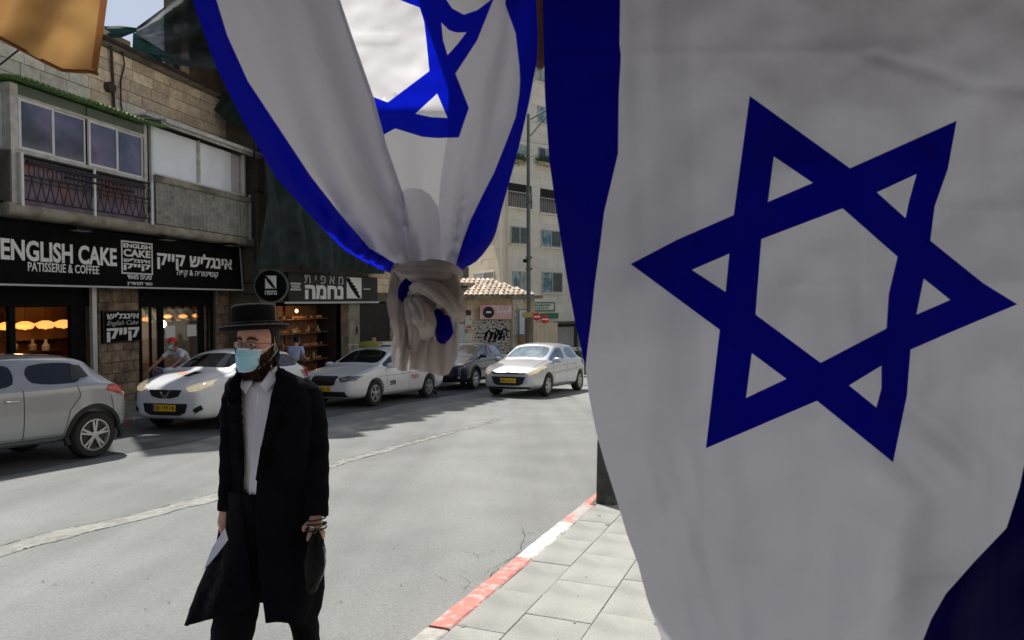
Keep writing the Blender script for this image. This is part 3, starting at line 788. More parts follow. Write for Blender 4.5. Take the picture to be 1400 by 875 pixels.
def emblem(T, ua, ub, za, zb, y):
    T.part(MB().box(ua, ub, y - .008, y, za, zb), 'emblem', 'white_letter')
    W_ = ub - ua; H_ = zb - za; mb = MB()
    left = [(.0, .98), (.12, .98), (.28, .86), (.24, .80), (.44, .74), (.38, .66), (.58, .60), (.52, .52), (.70, .46), (.64, .38), (.80, .30), (.76, .22), (.88, .12), (.92, .02), (.74, .02), (.55, .18), (.40, .34), (.22, .52), (.08, .74), (0, .8)]
    T.part(mb.prism([(ua + a * W_, za + c * H_) for a, c in left], y - .014, y - .008), 'wheat_ear', 'black')
ua, za = S3(474, 408); ub, zb = S3(494, 380); emblem(NS, ua, ub, za, zb, -.2)
for x in (497,):
    u, z = S3(497, 396); u2, _ = S3(506, 396); NS.part(MB().box(u, u2, -.206, -.2, z, z + .05), 'small_print', 'grey_letter')
# round projecting sign
c = at(371, 391, 21.3); rs = empty('round_sign', c, radians(70) - pi / 2 - radians(2), 'round black projecting sign with a wheat emblem beside the bakery', 'sign')
rs.rotation_euler = (0, 0, radians(4))
MB().lathe([(.01, -.06), (.49, -.06), (.5, -.05), (.5, .05), (.49, .06), (.01, .06)], (0, 0, 0), 40, 'y', 1, 1).build('disc', 'black_sign', rs, smooth=True)
rg = MB(); n = 40; rings = []
for j in range(n + 1):
    a = 2 * pi * j / n; rings.append([(cos(a) * r, y, sin(a) * r) for r, y in ((.485, -.075), (.52, -.075), (.52, .075), (.485, .075))])
rg.loft(rings, caps=False); rg.build('rim', 'pole_grey', rs)
class _T:
    def __init__(s, e): s.e = e
    def part(s, mb, name, m, **k): return mb.build(name, m, s.e)
    def text(s, *a, **k): return text(*a, parent=s.e, **k)
t_ = _T(rs); emblem(t_, -.17, .17, -.08, .32, -.062)
t_.text('נחמה', -.18, .18, -.27, -.14, -.062, 'white_letter', bold=.03, heb=True)
MB().tube([(-.5, 0, .1), (-.95, .3, .1)], .02, 6).tube([(-.5, 0, -.25), (-.95, .3, -.25)], .02, 6).build('bracket', 'iron', rs)

# scaffold netting: a heavy sheet hanging in folds in front of the upper floors
def net_sheet(T, u0, u1, z0f, z1, y, nu, nz, amp, m, name):
    mb = MB()
    for i in range(nu + 1):
        for j in range(nz + 1):
            u = u0 + (u1 - u0) * i / nu; zb = z0f(u); z = zb + (z1 - zb) * j / nz
            d = amp * (noise.noise(Vector((u * 1.6, z * .22, 0))) + .5 * noise.noise(Vector((u * 4.2, z * .5, 3)))) + .1 * noise.noise(Vector((u * .5, z * .8, 8)))
            mb.v.append((u, y + d, z))
    for i in range(nu):
        for j in range(nz): k = i * (nz + 1) + j; mb.f.append([k, k + nz + 1, k + nz + 2, k + 1]); mb.mi.append(0)
    return T.part(mb, name, m, smooth=180)
def net_mat():
    m = MATS['net']; N = m.node_tree.nodes; L = m.node_tree.links; b_ = N['Principled BSDF']; out = N['Material Output']
    tr = N.new('ShaderNodeBsdfTransparent'); mx = N.new('ShaderNodeMixShader'); tc = N.new('ShaderNodeTexCoord')
    ns = N.new('ShaderNodeTexNoise'); ns.inputs['Scale'].default_value = 1.4; ns.inputs['Detail'].default_value = 3; L.new(tc.outputs['Object'], ns.inputs['Vector'])
    mr = N.new('ShaderNodeMapRange'); mr.inputs[1].default_value = .42; mr.inputs[2].default_value = .68; mr.inputs[3].default_value = 0.99; mr.inputs[4].default_value = .86
    L.new(ns.outputs['Fac'], mr.inputs[0]); L.new(mr.outputs[0], mx.inputs[0]); L.new(tr.outputs[0], mx.inputs[1]); L.new(b_.outputs[0], mx.inputs[2]); L.new(mx.outputs[0], out.inputs[0])
net_mat()
NT = Thing(F2, 'scaffold_net', 4, -.6, 2.7, 'dark green scaffold netting hanging in folds over the bakery building', 'netting')
net_sheet(NT, -.85, 9.6, lambda u: 2.72 + .12 * sin(u * 1.7) + (.35 if u > 5.5 else 0) * (u - 5.5) / 2, 13.4, -.75, 100, 60, .5, 'net', 'sheet')
net_sheet(NT, -2.5, -.85, lambda u: 8.7, 13.4, -.75, 20, 30, .4, 'net', 'sheet')  # extra sheet hidden behind the flag, added to cast shade on the road
rl = MB()
for u in (-.7, 1.6, 3.9, 6.2, 8.3, 9.5): rl.tube([(u, -.45, 2.7), (u, -.45, 13)], .03, 6)
for z in (5, 7.3, 9.6, 12): rl.tube([(-.8, -.45, z), (8.4, -.45, z)], .03, 6)
NT.part(rl, 'scaffold_tubes', 'iron', smooth=True)
# windows behind the net
for u in (2.6, 5.4):
    wn = B2.part(frame_rect(MB(), u, u + 1.1, 4.2, 5.6, -.06, .06, .06), 'window', 'alu_dirty'); MB().box(u + .05, u + 1.05, -.03, -.02, 4.25, 5.55).build('pane', 'window_dark', wn)
# rooftop netting slung above the gutter of the patisserie building
RN = empty('roof_net', F1.w(3, -1.2, 8.2), 0, 'dark green net bunched over the roof edge above the gutter', 'netting')
def strip_mesh(name, up, lo, Yf, m, parent, n=40, amp=.08, rows=10, sc=1.0):   # cloth between two measured edge lines, at real depths
    mb = MB()
    def samp(path, f):
        L_ = [0]
        for i in range(len(path) - 1): L_.append(L_[-1] + hypot(path[i + 1][0] - path[i][0], path[i + 1][1] - path[i][1]))
        d = f * L_[-1]
        for i in range(len(path) - 1):
            if d <= L_[i + 1] + 1e-6:
                q = (d - L_[i]) / max(1e-6, L_[i + 1] - L_[i]); return [path[i][k] * (1 - q) + path[i + 1][k] * q for k in range(len(path[0]))]
        return list(path[-1])
    for i in range(n + 1):
        a = samp(up, i / n); b_ = samp(lo, i / n)
        for j in range(rows + 1):
            f = j / rows; x = a[0] * (1 - f) + b_[0] * f; y = a[1] * (1 - f) + b_[1] * f; Y = a[2] * (1 - f) + b_[2] * f
            Y += amp * (noise.noise(Vector((x * .02 * sc, y * .05 * sc, 1))) * 1.2 + .5 * sin(f * pi * 5 + i * .1))
            mb.v.append(tuple(at(x, y, Y)))
    for i in range(n):
        for j in range(rows): k = i * (rows + 1) + j; mb.f.append([k, k + rows + 1, k + rows + 2, k + 1]); mb.mi.append(0)
    o = mb.build(name, m, None, smooth=180)
    o.parent = parent; o.matrix_parent_inverse = parent.matrix_world.inverted() if parent else Matrix()
    return o
bpy.context.view_layer.update()
strip_mesh('net_fold', [(143, 36, 17.9), (165, 35, 17.9), (188, 38, 18)], [(143, 52, 17.7), (165, 52, 17.7), (186, 44, 17.9)], None, 'net_teal', RN, 20, .1, 6)
strip_mesh('net_fold', [(186, 38, 18), (235, 2, 19), (330, -60, 21)], [(182, 60, 17.9), (232, 88, 18.6), (330, 100, 20.5)], None, 'net', RN, 50, .35, 22)
strip_mesh('net_fold', [(182, 44, 17.8), (205, 58, 18.2), (240, 80, 18.8)], [(181, 66, 17.7), (205, 78, 18.1), (240, 91, 18.7)], None, 'net_teal', RN, 20, .1, 6)
strip_mesh('net_fold', [(150, -230, 17.6), (200, -230, 18.4), (250, -230, 19.4)], [(150, -8, 17.6), (200, -8, 18.4), (236, -6, 19.2)], None, 'net', RN, 30, .2, 12)  # extra fold above the frame, added to shade the white hatchback
strip_mesh('net_fold', [(292, 150, 21.2), (312, 120, 21.4), (345, 110, 21.5)], [(318, 172, 21.0), (328, 172, 21.2), (350, 190, 21.3)], None, 'net', RN, 20, .2, 10)
# ------------------------------------------------------------------ between the bakery and the square
F3 = Facade(-5.0, 31.2, 24)
B3 = Thing(F3, 'stone_building', 4, 0, -2.0, 'low grey stone building with hanging cables beyond the bakery shutter', 'building')
wl = MB().box(0, 9, 0, 6, -2.6, 2.45)
B3.part(wl, 'wall', 'mortar')
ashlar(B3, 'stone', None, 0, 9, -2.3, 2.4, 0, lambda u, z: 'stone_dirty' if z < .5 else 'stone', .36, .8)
B3.part(MB().box(-.1, 9.15, -.35, 6.1, 2.45, 2.62), 'cornice', 'concrete')
B3.part(MB().box(.3, 8.8, 1.2, 1.4, 2.62, 3.6), 'parapet', 'concrete_dark')
for u in (1.3, 3.6, 6.2):
    wn = B3.part(frame_rect(MB(), u, u + 1.2, -.3, 1.6, -.06, .07, .1), 'window', 'alu_dirty'); MB().box(u + .07, u + 1.13, -.01, .0, -.23, 1.53).build('pane', 'window_dark', wn)
cb = MB()
for q in range(5):
    u0 = .4 + q * .35; cb.tube([(u0 + .5 * k / 8, -.1 - .04 * q, 1.2 + .2 * q - .5 * sin(pi * k / 8)) for k in range(9)], .018, 5)
B3.part(cb, 'cables', 'wire')
mat('blue_poster', (.10, .16, .42), .6, var=.1, col2=(.7, .7, .72), c2scale=4, c2cut=(.48, .52))
mat('poster_mix', (.68, .66, .64), .6, var=.1, col2=(.45, .12, .12), c2scale=3, c2cut=(.55, .58))
mat('poster_pale', (.55, .66, .72), .6, var=.1)

# ---- corner kiosk with a tiled roof
KY = 35.5
FK = Facade(at(636, 430, KY).x, KY, 78)
def K(x, y, off=0): return FK.uz(x, y, off)
KK = Thing(FK, 'corner_kiosk', K(680, 430)[0], 0, -2.1, 'small ochre stone kiosk with tiled roof and graffiti covered shutter', 'kiosk')
uL, _ = K(631, 430); uR, _ = K(731, 430); zt = K(680, 408)[1]; zb = -2.6
u1a, _ = K(649, 450); u1b, _ = K(699, 450); zs = K(680, 437)[1]
kb = MB()
kb.box(uL, u1a, 0, 3.4, zb, zt); kb.box(u1b, uR, 0, 3.4, zb, zt); kb.box(u1a, u1b, .02, 3.4, zs, zt); kb.box(u1a, u1b, .4, 3.4, zb, zs)
KK.part(kb, 'wall', 'plaster_ochre')
ashlar(KK, 'stone', None, u1b + .05, uR - .65, zb, zt, 0, 'stone_pale', .34, .42, .06)
ashlar(KK, 'stone', None, u1a - .45, u1a, zb, zt, 0, 'stone', .4, .5, .05)
mb = MB(); rings = []
for i in range(41):
    z = zb + (zs - zb) * i / 40; d = .03 * (i % 2); rings.append([(u1a, .12 - d, z), (u1b, .12 - d, z), (u1b, .16, z), (u1a, .16, z)])
KK.part(mb.loft(rings), 'shutter', 'graffiti')
gm = MB(); RG = random.Random(3)                                     # dark tag scrawled on the shutter
for (x0, y0) in ((667, 459), (673, 462), (680, 458), (685, 461), (689, 457)):
    a, z = K(x0, y0); pth = []
    for q in range(9): t = q / 8 * 2 * pi; pth.append((a + .16 * cos(t + RG.random()) * (1 + .4 * RG.random()), .075, z + .28 * sin(t * 1.5 + RG.random())))
    gm.tube(pth, .035, 4)
KK.part(gm, 'tag_scrawl', 'black')
KK.part(MB().box(uL - .4, uR + .35, -.45, 3.6, zt, zt + .16), 'eave', 'concrete')
zr = zt + .16
tile = None; rows_t = 7
for r_ in range(rows_t):
    for c_ in range(int((uR - uL + .7) / .27)):
        u = uL - .35 + c_ * .27 + .13 * (r_ % 2); y = -.45 + r_ * .42; z = zr + r_ * .13 + R.uniform(-.01, .015)
        if u > uR - .1 - r_ * .28: continue
        if tile is None:
            n = 6; mb = MB(); mb.loft([[(.13 * cos(pi * j / n), 0, .075 * sin(pi * j / n)) for j in range(n + 1)] + [(.1 * cos(pi - pi * j / n), 0, .05 * sin(pi - pi * j / n)) for j in range(n + 1)],
                                       [(.11 * cos(pi * j / n), .5, .06 * sin(pi * j / n) + .16) for j in range(n + 1)] + [(.09 * cos(pi - pi * j / n), .5, .04 * sin(pi - pi * j / n) + .16) for j in range(n + 1)]])
            tile = KK.part(mb, 'roof_tile', 'tile_roof'); tb = Vector(tile.location); tile.location = tb + Vector((u, y, z))
        else: share(tile, 'roof_tile', KK.e, tb + Vector((u, y, z)), (0, 0, R.uniform(-.05, .05)))
KK.part(MB().add([(uL - .4, -.4, zr), (uR + .3, -.4, zr), (uR + .3, 3.5, zr), (uL - .4, 3.5, zr), (uL - .4, 2.5, zr + .9), (uR - 1.8, 2.5, zr + .9)], [(0, 1, 5, 4), (1, 2, 5), (2, 3, 4, 5), (3, 0, 4), (0, 3, 2, 1)]), 'roof_core', 'concrete_dark')
PS = Thing(FK, 'shop_sign', K(678, 427)[0], -.15, K(678, 436)[1], 'pink sign with a dark round badge over the graffiti shutter', 'sign')
a, z0 = K(656, 436, .2); b_, z1 = K(699, 417, .2)
PS.part(MB().box(a, b_, -.26, -.18, z0, z1), 'board', 'pink_sign')
PS.part(MB().lathe([(.01, -.02), (.30, -.02), (.30, .0), (.01, 0)], (a + .45, -.26, (z0 + z1) / 2 - .02), 20, 'y'), 'badge', 'charcoal_sign')
PS.part(MB().box(a + .32, a + .58, -.29, -.28, (z0 + z1) / 2 - .06, (z0 + z1) / 2 + .04), 'badge_band', 'white_letter')
mat('pink_letter', (.80, .45, .50), .6)
bl_ = MB()
for q in range(7): bl_.box(a + .9 + q * .115, a + .98 + q * .115, -.265, -.26, z0 + .25 + .05 * (q % 3), z1 - .12 - .06 * (q % 2))
PS.part(bl_, 'script_lettering', 'white_letter')
bl_ = MB()
for k_ in range(2): bl_.box(a + 1.0, b_ - .2, -.265, -.26, z1 - .28 - .22 * k_, z1 - .18 - .22 * k_)
PS.part(bl_, 'lettering', 'pink_letter')
# posters and meter boxes by the kiosk
for x0, y0, x1, y1, m, l in ((637, 430, 644, 449, 'poster_mix', 'white and red poster on the left flank of the kiosk'), (628, 444, 634, 456, 'poster_pale', 'pale blue poster low on the left of the kiosk'),
                              (637, 456, 645, 470, 'poster_mix', 'torn poster at the foot of the kiosk left edge'), (628, 458, 635, 470, 'poster_pale', 'pale poster under the blue one left of the kiosk'),
                              (710, 424, 722, 457, 'poster_pale', 'tall grey blue meter cabinet right of the kiosk shutter'), (710, 460, 720, 470, 'interior_warm', 'small framed notice under the meter cabinet')):
    a, z0 = K(x0, y1, .3); b_, z1 = K(x1, y0, .3)
    nm = 'meter_cabinet' if 'cabinet' in l else 'poster'
    T_ = Thing(FK, nm, (a + b_) / 2, -.2, z0, l, 'cabinet' if 'cabinet' in l else 'poster')
    T_.part(MB().box(a, b_, -.35, -.25 + (.25 if 'cabinet' in l else 0), z0, z1), 'panel' if nm == 'poster' else 'housing', m)
    fm = MB(); frame_rect(fm, a - .04, b_ + .04, z0 - .04, z1 + .04, -.36, .04, .03); T_.part(fm, 'frame', 'alu' if nm == 'poster' else 'pole_grey')
u, z = K(640, 426)
pw = Thing(FK, 'planter_box', u - 1, -.3, z, 'rusty red box fixed under the kiosk eave on the left', 'box')
a, z0 = K(637, 431, .35); b_, z1 = K(643, 424, .35); pw.part(MB().box(a, b_, -.6, -.35, z0, z1), 'box_body', 'rust_iron')

# ---- pale apartment block on the corner
CY = 45.0
CX = at(688, 400, CY).x
FA = Facade(CX, CY, 47)                 # right face
HT = 22.0
AB = empty('apartment_block', (CX, CY, -2.7), 0, 'tall pale stone apartment block with rows of windows behind the lamp post', 'building')
class FT:                               # parts of AB in the coordinates of one of its faces
    def __init__(s, F, parent):
        s.F = F; s.e = parent
        s.M = Matrix.Translation(F.o - Vector(parent.location)) @ Matrix.Rotation(F.rot, 4, 'Z')
    def part(s, mb, name, m, parent=None, smooth=False):
        o = mb.build(name, m, parent or s.e, smooth)
        if parent is None: o.matrix_local = s.M
        return o
A = FT(FA, AB)
A.part(MB().box(0, 26, 0, .35, .15, HT).box(0, 26, .35, 12, HT - .3, HT).box(25.6, 26, .35, 12, -3.5, HT), 'wall', 'cream_stone')
A.part(MB().box(0, 26, 1.4, 1.6, -3.5, .15), 'ground_floor_wall', 'concrete_dark')
A.part(MB().box(-.1, 26, -.35, 1.4, -.02, .15), 'canopy_slab', 'concrete_dark')
for u in (.2, 4.2, 8.3, 12.4): A.part(MB().box(u, u + .5, .3, .8, -3.5, -.02), 'column', 'cream_stone')
A.part(MB().box(2.1, 8.0, .9, 1.3, -3.2, -.3), 'shopfront', 'alu_dirty')
# stone courses on the face (recessed joints between long facing slabs)
slabs = 0
for r_ in range(36):
    z = .18 + r_ * .62
    if z > HT - .5: break
    u = .02 - (.5 if r_ % 2 else 0)
    while u < 9.6 and slabs < 290:
        a, b_ = max(u, .02), min(u + 1.3, 9.6); u += 1.3
        if b_ - a < .2: continue
        # leave the window openings free
        A.part(MB().box(a + .008, b_ - .008, -.03 - R.uniform(0, .006), .0, z + .008, z + .612), 'facing_slab', 'cream_stone'); slabs += 1
def awin(x0, y0, x1, y1, kind='sliding'):
    a, z1 = FA.uz(x0, y0); b_, z0 = FA.uz(x1, y1); _, z1b = FA.uz(x1, y0)
    a = max(a, .2); z1 = (z1 + FA.uz(x1, y0)[1]) / 2; z0 = (z0 + FA.uz(x0, y1)[1]) / 2
    if kind == 'loggia':
        wn = A.part(MB().box(a, b_, -.05, .3, z0, z1), 'loggia', 'interior_dark')
        rb = MB()
        for q in range(14): uu = a + (b_ - a) * q / 13; rb.box(uu - .015, uu + .015, -.12, -.09, z0, z0 + 1.0)
        rb.box(a, b_, -.13, -.08, z0 + .98, z0 + 1.03); rb.build('railing', 'alu_dirty', wn)
        MB().box(a, b_, -.09, -.06, z0, z0 + .75).build('railing_sheet', 'concrete_dark', wn)
        MB().box(a - .1, b_ + .1, -.2, -.04, z0 - .14, z0 - .02).build('sill', 'cream_stone', wn)
        return
    wn = A.part(frame_rect(MB(), a, b_, z0, z1, -.10, .07, .08).box((a + b_) / 2 - .04, (a + b_) / 2 + .04, -.095, -.03, z0 + .07, z1 - .07), 'window', 'alu_dirty')
    pm = ['window_pale', 'window_dark2', 'window_teal'][R.randint(0, 2)]
    MB().box(a + .07, (a + b_) / 2 - .04, -.045, -.035, z0 + .07, z1 - .07).build('pane', pm, wn)
    MB().box((a + b_) / 2 + .04, b_ - .07, -.06, -.05, z0 + .07, z1 - .07).build('pane', ['window_dark2', 'window_pale'][R.randint(0, 1)], wn)
    MB().box(a - .12, b_ + .12, -.2, -.04, z0 - .12, z0 - .02).build('sill', 'cream_stone', wn)
    MB().box(a, b_, -.037, -.032, z0 + .04, z1 - .04).build('window_back', 'interior_dark', wn)
mat('window_pale', (.30, .33, .30), .12, var=.3, vscale=2, spec=.7, col2=(.5, .48, .38), c2scale=1.5)
mat('window_dark2', (.05, .065, .06), .1, var=.4, vscale=2, spec=.7)
mat('window_teal', (.06, .17, .22), .1, var=.3, vscale=2, spec=.7, col2=(.45, .58, .62), c2scale=1.6)
for w_ in ((700, 371, 722, 400), (740, 372, 768, 400), (780, 374, 800, 402), (697, 310, 722, 334), (739, 315, 766, 338), (779, 320, 800, 342), (697, 197, 720, 220), (735, 203, 755, 222), (770, 208, 795, 226),
           (700, 142, 716, 162), (734, 147, 752, 170), (768, 153, 790, 175), (700, 88, 716, 108), (731, 96, 748, 113), (764, 103, 786, 120)):
    awin(*w_)
awin(694, 252, 726, 284, 'loggia'); awin(738, 260, 770, 292, 'loggia'); awin(781, 268, 810, 300, 'loggia')
# left face, running back to the left
hl = radians(-22)
class FaceLeft:
    o = Vector((CX, CY, 0)); u = Vector((sin(hl), cos(hl), 0)); n = Vector((-cos(hl), sin(hl), 0)); rot = 0
# local frame of the left face: x towards its far end reversed so that outward is -y
FL_len = 14.0
far_end = FaceLeft.o + FaceLeft.u * FL_len
FLc = Facade(far_end.x, far_end.y, math.degrees(hl) + 180)
Lf = FT(FLc, AB)
Lf.part(MB().box(0, FL_len - .01, .0, .35, .15, HT).box(0, .3, .35, 10, -3.5, HT).box(.3, FL_len, .35, 4, -3.5, .15), 'side_wall', 'sunlit_stone')
for r_ in range(32):
    z = .18 + r_ * .62
    if z > 14: break
    u = FL_len - 4 - (.5 if r_ % 2 else 0)
    while u < FL_len - .05:
        a, b_ = u, min(u + 1.3, FL_len - .03); u += 1.3
        if b_ - a > .2: Lf.part(MB().box(a + .008, b_ - .008, -.03 - R.uniform(0, .006), .0, z + .008, z + .612), 'facing_slab', 'sunlit_stone')
def lwin(x0, y0, x1, y1):
    a, z1 = FLc.uz(x0, y0); b_, z0 = FLc.uz(x1, y1)
    z1 = (z1 + FLc.uz(x1, y0)[1]) / 2; z0 = (z0 + FLc.uz(x0, y1)[1]) / 2
    wn = Lf.part(frame_rect(MB(), a, b_, z0, z1, -.10, .07, .08).box((a + b_) / 2 - .05, (a + b_) / 2 + .05, -.095, -.03, z0 + .07, z1 - .07), 'window', 'white_frame')
    MB().box(a + .07, (a + b_) / 2 - .04, -.045, -.035, z0 + .07, z1 - .07).build('pane', 'window_pale', wn)
    MB().box((a + b_) / 2 + .04, b_ - .07, -.06, -.05, z0 + .07, z1 - .07).build('pane', 'window_dark2', wn)
    MB().box(a, b_, -.037, -.032, z0 + .04, z1 - .04).build('window_back', 'interior_dark', wn)
lwin(649, 372, 677, 399); lwin(650, 300, 676, 326)
# window boxes with plants
for x0, x1, y, l in ((736, 756, 222, 'wide bushy plant box under the upper window right of the lamp post'), (704, 718, 220, 'small plant pot on the upper window sill left of the lamp post')):
    a, z = FA.uz(x0, y, .35); b_, _ = FA.uz(x1, y, .35)
    T_ = Thing(FA, 'plant_box', (a + b_) / 2, -.3, z, l, 'plant', 'plants on the upper window sills')
    T_.part(MB().box(a, b_, -.45, -.22, z - .12, z + .1), 'trough', 'plaster_ochre')
    lf = MB()
    for _ in range(420):
        c_ = Vector((R.uniform(a - .1, b_ + .1), -.33 + R.gauss(0, .16), z + .2 + R.gauss(0, .16))); d1 = Vector((R.gauss(0, 1), R.gauss(0, 1), R.gauss(0, 1))).normalized() * .07; d2 = d1.cross(Vector((R.gauss(0, 1), R.gauss(0, 1), R.gauss(0, 1)))).normalized() * .04
        lf.add([c_ - d1, c_ + d2, c_ + d1, c_ - d2], [(0, 1, 2, 3)])
    tag(T_.part(lf, 'foliage', 'leaf', ), kind='stuff')
# green rimmed shop sign on the block
a, z0 = FA.uz(727, 426, .1); b_, z1 = FA.uz(758, 413, .1)
GS = Thing(FA, 'shop_sign', (a + b_) / 2, -.1, z0, 'white shop sign with green rim and lettering on the pale block', 'sign')
a2, q0 = FA.uz(727, 424, .1); z0 = (z0 + FA.uz(727, 426, .1)[1]) / 2; z1 = (z1 + FA.uz(727, 413, .1)[1]) / 2
GS.part(MB().box(a, b_, -.14, -.04, z0, z1), 'board', 'cream_stone')
fm = MB(); frame_rect(fm, a, b_, z0, z1, -.17, .09, .03); GS.part(fm, 'rim', 'sign_green')
gl = MB()
for q in range(8):
    uu = a + .25 + (b_ - a - .7) * q / 8; gl.box(uu, uu + .10, -.16, -.14, z0 + .42 + .06 * (q % 2), z1 - .14 - .05 * (q % 3)).box(uu, uu + .19, -.158, -.14, z1 - .26, z1 - .18)
    if q < 7: gl.box(uu + .05, uu + .14, -.16, -.14, z0 + .14, z0 + .32)
GS.part(gl, 'lettering', 'sign_green')
a, z0 = FA.uz(735, 436, .1); b_, z1 = FA.uz(763, 430, .1)
G2 = Thing(FA, 'banner', (a + b_) / 2, -.1, z0, 'long narrow green banner below the green rimmed sign', 'banner')
G2.part(MB().box(a, b_, -.14, -.06, z0, z1 + .1), 'board', 'sign_green')
# ---- dark refuse containers / fence at the foot of the block
fy = 33.0
for i in range(4):
    x0 = 733 + i * 19; p = at(x0, 460, fy - i * .35)
    e = empty('refuse_container', (p.x, p.y, gz(p.y)), radians(12), ['dark green refuse container just right of the lamp post', 'second dark green refuse container from the lamp post', 'third dark green refuse container from the lamp post', 'rightmost dark green refuse container beside the blue flag stripe'][i], 'container', 'refuse containers at the street end')
    mb = MB(); rings = []
    for z, k in ((.12, .86), (.2, .9), (1.0, 1.0), (1.05, 1.04), (1.12, 1.04)): rings.append([(sx * .32 * k + .33, sy * .4 * k, z) for sx, sy in ((-1, -1), (1, -1), (1, 1), (-1, 1))])
    mb.loft(rings); mb.build('bin_body', 'bin_green', e)
    mb = MB(); rings = []
    for q in range(7): t = q / 6; rings.append([(.33 + s_ * .34, -.42 + .84 * t, 1.12 + .26 * sin(pi * (.15 + .7 * t)) * (1 if True else 0)) for s_ in (-1, 1)] + [(.33 + s_ * .34, -.42 + .84 * t, 1.12) for s_ in (1, -1)])
    mb.loft(rings); mb.build('lid', 'bin_green', e, smooth=40)
    for sx in (.1, .56): MB().lathe([(.02, -.03), (.1, -.03), (.1, .03), (.02, .03)], (sx, -.3, .1), 12, 'x').build('wheel', 'black', e)
# ---- street lamp
LY = 29.0
p = at(723, 460, LY); zb_ = gz(LY); zt_ = at(723, 156, LY).z
SL = empty('street_lamp', (p.x, p.y, zb_), 0, 'tall grey steel street lamp in front of the pale block', 'lamp post')
H_ = zt_ - zb_
MB().tube([(0, 0, 0), (0, 0, 1.8), (0, 0, 1.85), (-.02, 0, H_ * .6), (-.03, 0, H_)], [.15, .14, .105, .085, .06], 14).build('pole', 'pole_grey', SL, smooth=True)
def rel(x, y): q = at(x, y, LY); return (q.x - p.x, 0, q.z - zb_)
MB().tube([rel(725, 163), rel(745, 152), rel(765, 146)], .035, 8).tube([rel(725, 186), rel(737, 171), rel(752, 153)], .03, 8).build('arm', 'pole_grey', SL, smooth=True)
q = rel(772, 144); MB().box(q[0] - .2, q[0] + .5, -.15, .15, q[2] - .06, q[2] + .09).build('lantern', 'alu_dirty', SL)
for y in (277, 368, 352): q = rel(723, y); MB().box(-.14, .14, -.14, .14, q[2] - .04, q[2] + .04).build('clamp', 'pole_grey', SL)
q = rel(718, 357); MB().box(q[0] - .09, q[0] + .06, -.1, .1, q[2] - .06, q[2] + .08).build('camera_box', 'black', SL)
q = rel(724, 450); MB().tube([(0, -.0, q[2] - 1.3), (0, 0, q[2] + .6)], [.19, .19], 14).build('poster_wrap', 'graffiti_wrap' if 'graffiti_wrap' in MATS else 'concrete_dark', SL)
yp = Thing(Facade(at(712, 430, LY - .25).x, LY - .25, 90), 'street_name_plate', .2, 0, at(712, 430, LY - .25).z, 'small ochre yellow plate strapped to the lamp post', 'sign')
a = at(714, 434, LY - .25); b_ = at(731, 427, LY - .25)
yp.part(MB().box(a.x - yp.F.o.x, b_.x - yp.F.o.x, -.02, .02, a.z, b_.z), 'plate', 'sign_yellow')
# no entry signs
for x, y, Y, l in ((734, 433, 27.5, 'left round red no entry sign beside the lamp post'), (745.5, 436.5, 28.5, 'right round red no entry sign on a thin grey pole')):
    c_ = at(x, y, Y); e = empty('no_entry_sign', (c_.x, c_.y, gz(Y)), radians(-6), l, 'road sign', 'no entry signs')
    h = c_.z - gz(Y); r_ = 5.6 / FPX * Y
    MB().lathe([(.01, -.012), (r_ - .015, -.012), (r_, -.002), (r_, .004), (.01, .006)], (0, 0, h), 28, 'y').build('disc', 'sign_red', e, smooth=True)
    MB().box(-r_ * .72, r_ * .72, -.018, -.0125, h - r_ * .17, h + r_ * .17).build('bar', 'white_letter', e)
    MB().tube([(0, .035, 0), (0, .035, h + r_ * .8)], .03, 10).build('pole', 'alu_dirty', e, smooth=True)
# wires across the block
for (a, b_, sag) in (((560, 240, 26), (800, 190, 30), .3), ((600, 470 - 330, 26), (790, 200, 34), .5)):
    A_ = at(*a); B_ = at(*b_); pts_ = [A_.lerp(B_, q / 14) - Vector((0, 0, sag * sin(pi * q / 14))) for q in range(15)]
    e = MB().tube(pts_, .008, 4).build('overhead_wire', 'wire'); tag(e, ['thin overhead wire crossing in front of the pale block low down', 'thin overhead wire crossing high in front of the pale block'][a[1] < 200], 'wire', 'overhead wires')
a = at(-30, 112, 12.5); b_ = at(26, 68, 12.9)
e = MB().tube([a, b_, at(60, 40, 13.2)], .018, 5).build('overhead_wire', 'wire'); tag(e, 'dark cable sloping up from the left frame edge under the orange cloth', 'wire', 'overhead wires')
# bollard on the near pavement
p = ground(831, 688, .1); e = empty('bollard', (p.x, p.y, gz(p.y) + .108), radians(-22), 'dark square stone bollard at the kerb beside the big flag', 'bollard')
mat('bollard', (.045, .047, .045), .75, var=.4, vscale=9, bump=.4, bscale=30, col2=(.11, .115, .11), c2scale=6, c2cut=(.55, .7))
mb = MB(); rings = []
for z, k in ((0, .098), (.02, .095), (.60, .088), (.635, .084), (.645, .074)): rings.append([(k * cx, k * cy, z) for cx, cy in ((-1, -.9), (-.9, -1), (.9, -1), (1, -.9), (1, .9), (.9, 1), (-.9, 1), (-1, .9))])
mb.loft(rings); mb.build('post', 'bollard', e)
MB().box(-.14, .14, -.14, .14, -.02, .006).build('base_plate', 'concrete_dark', e)
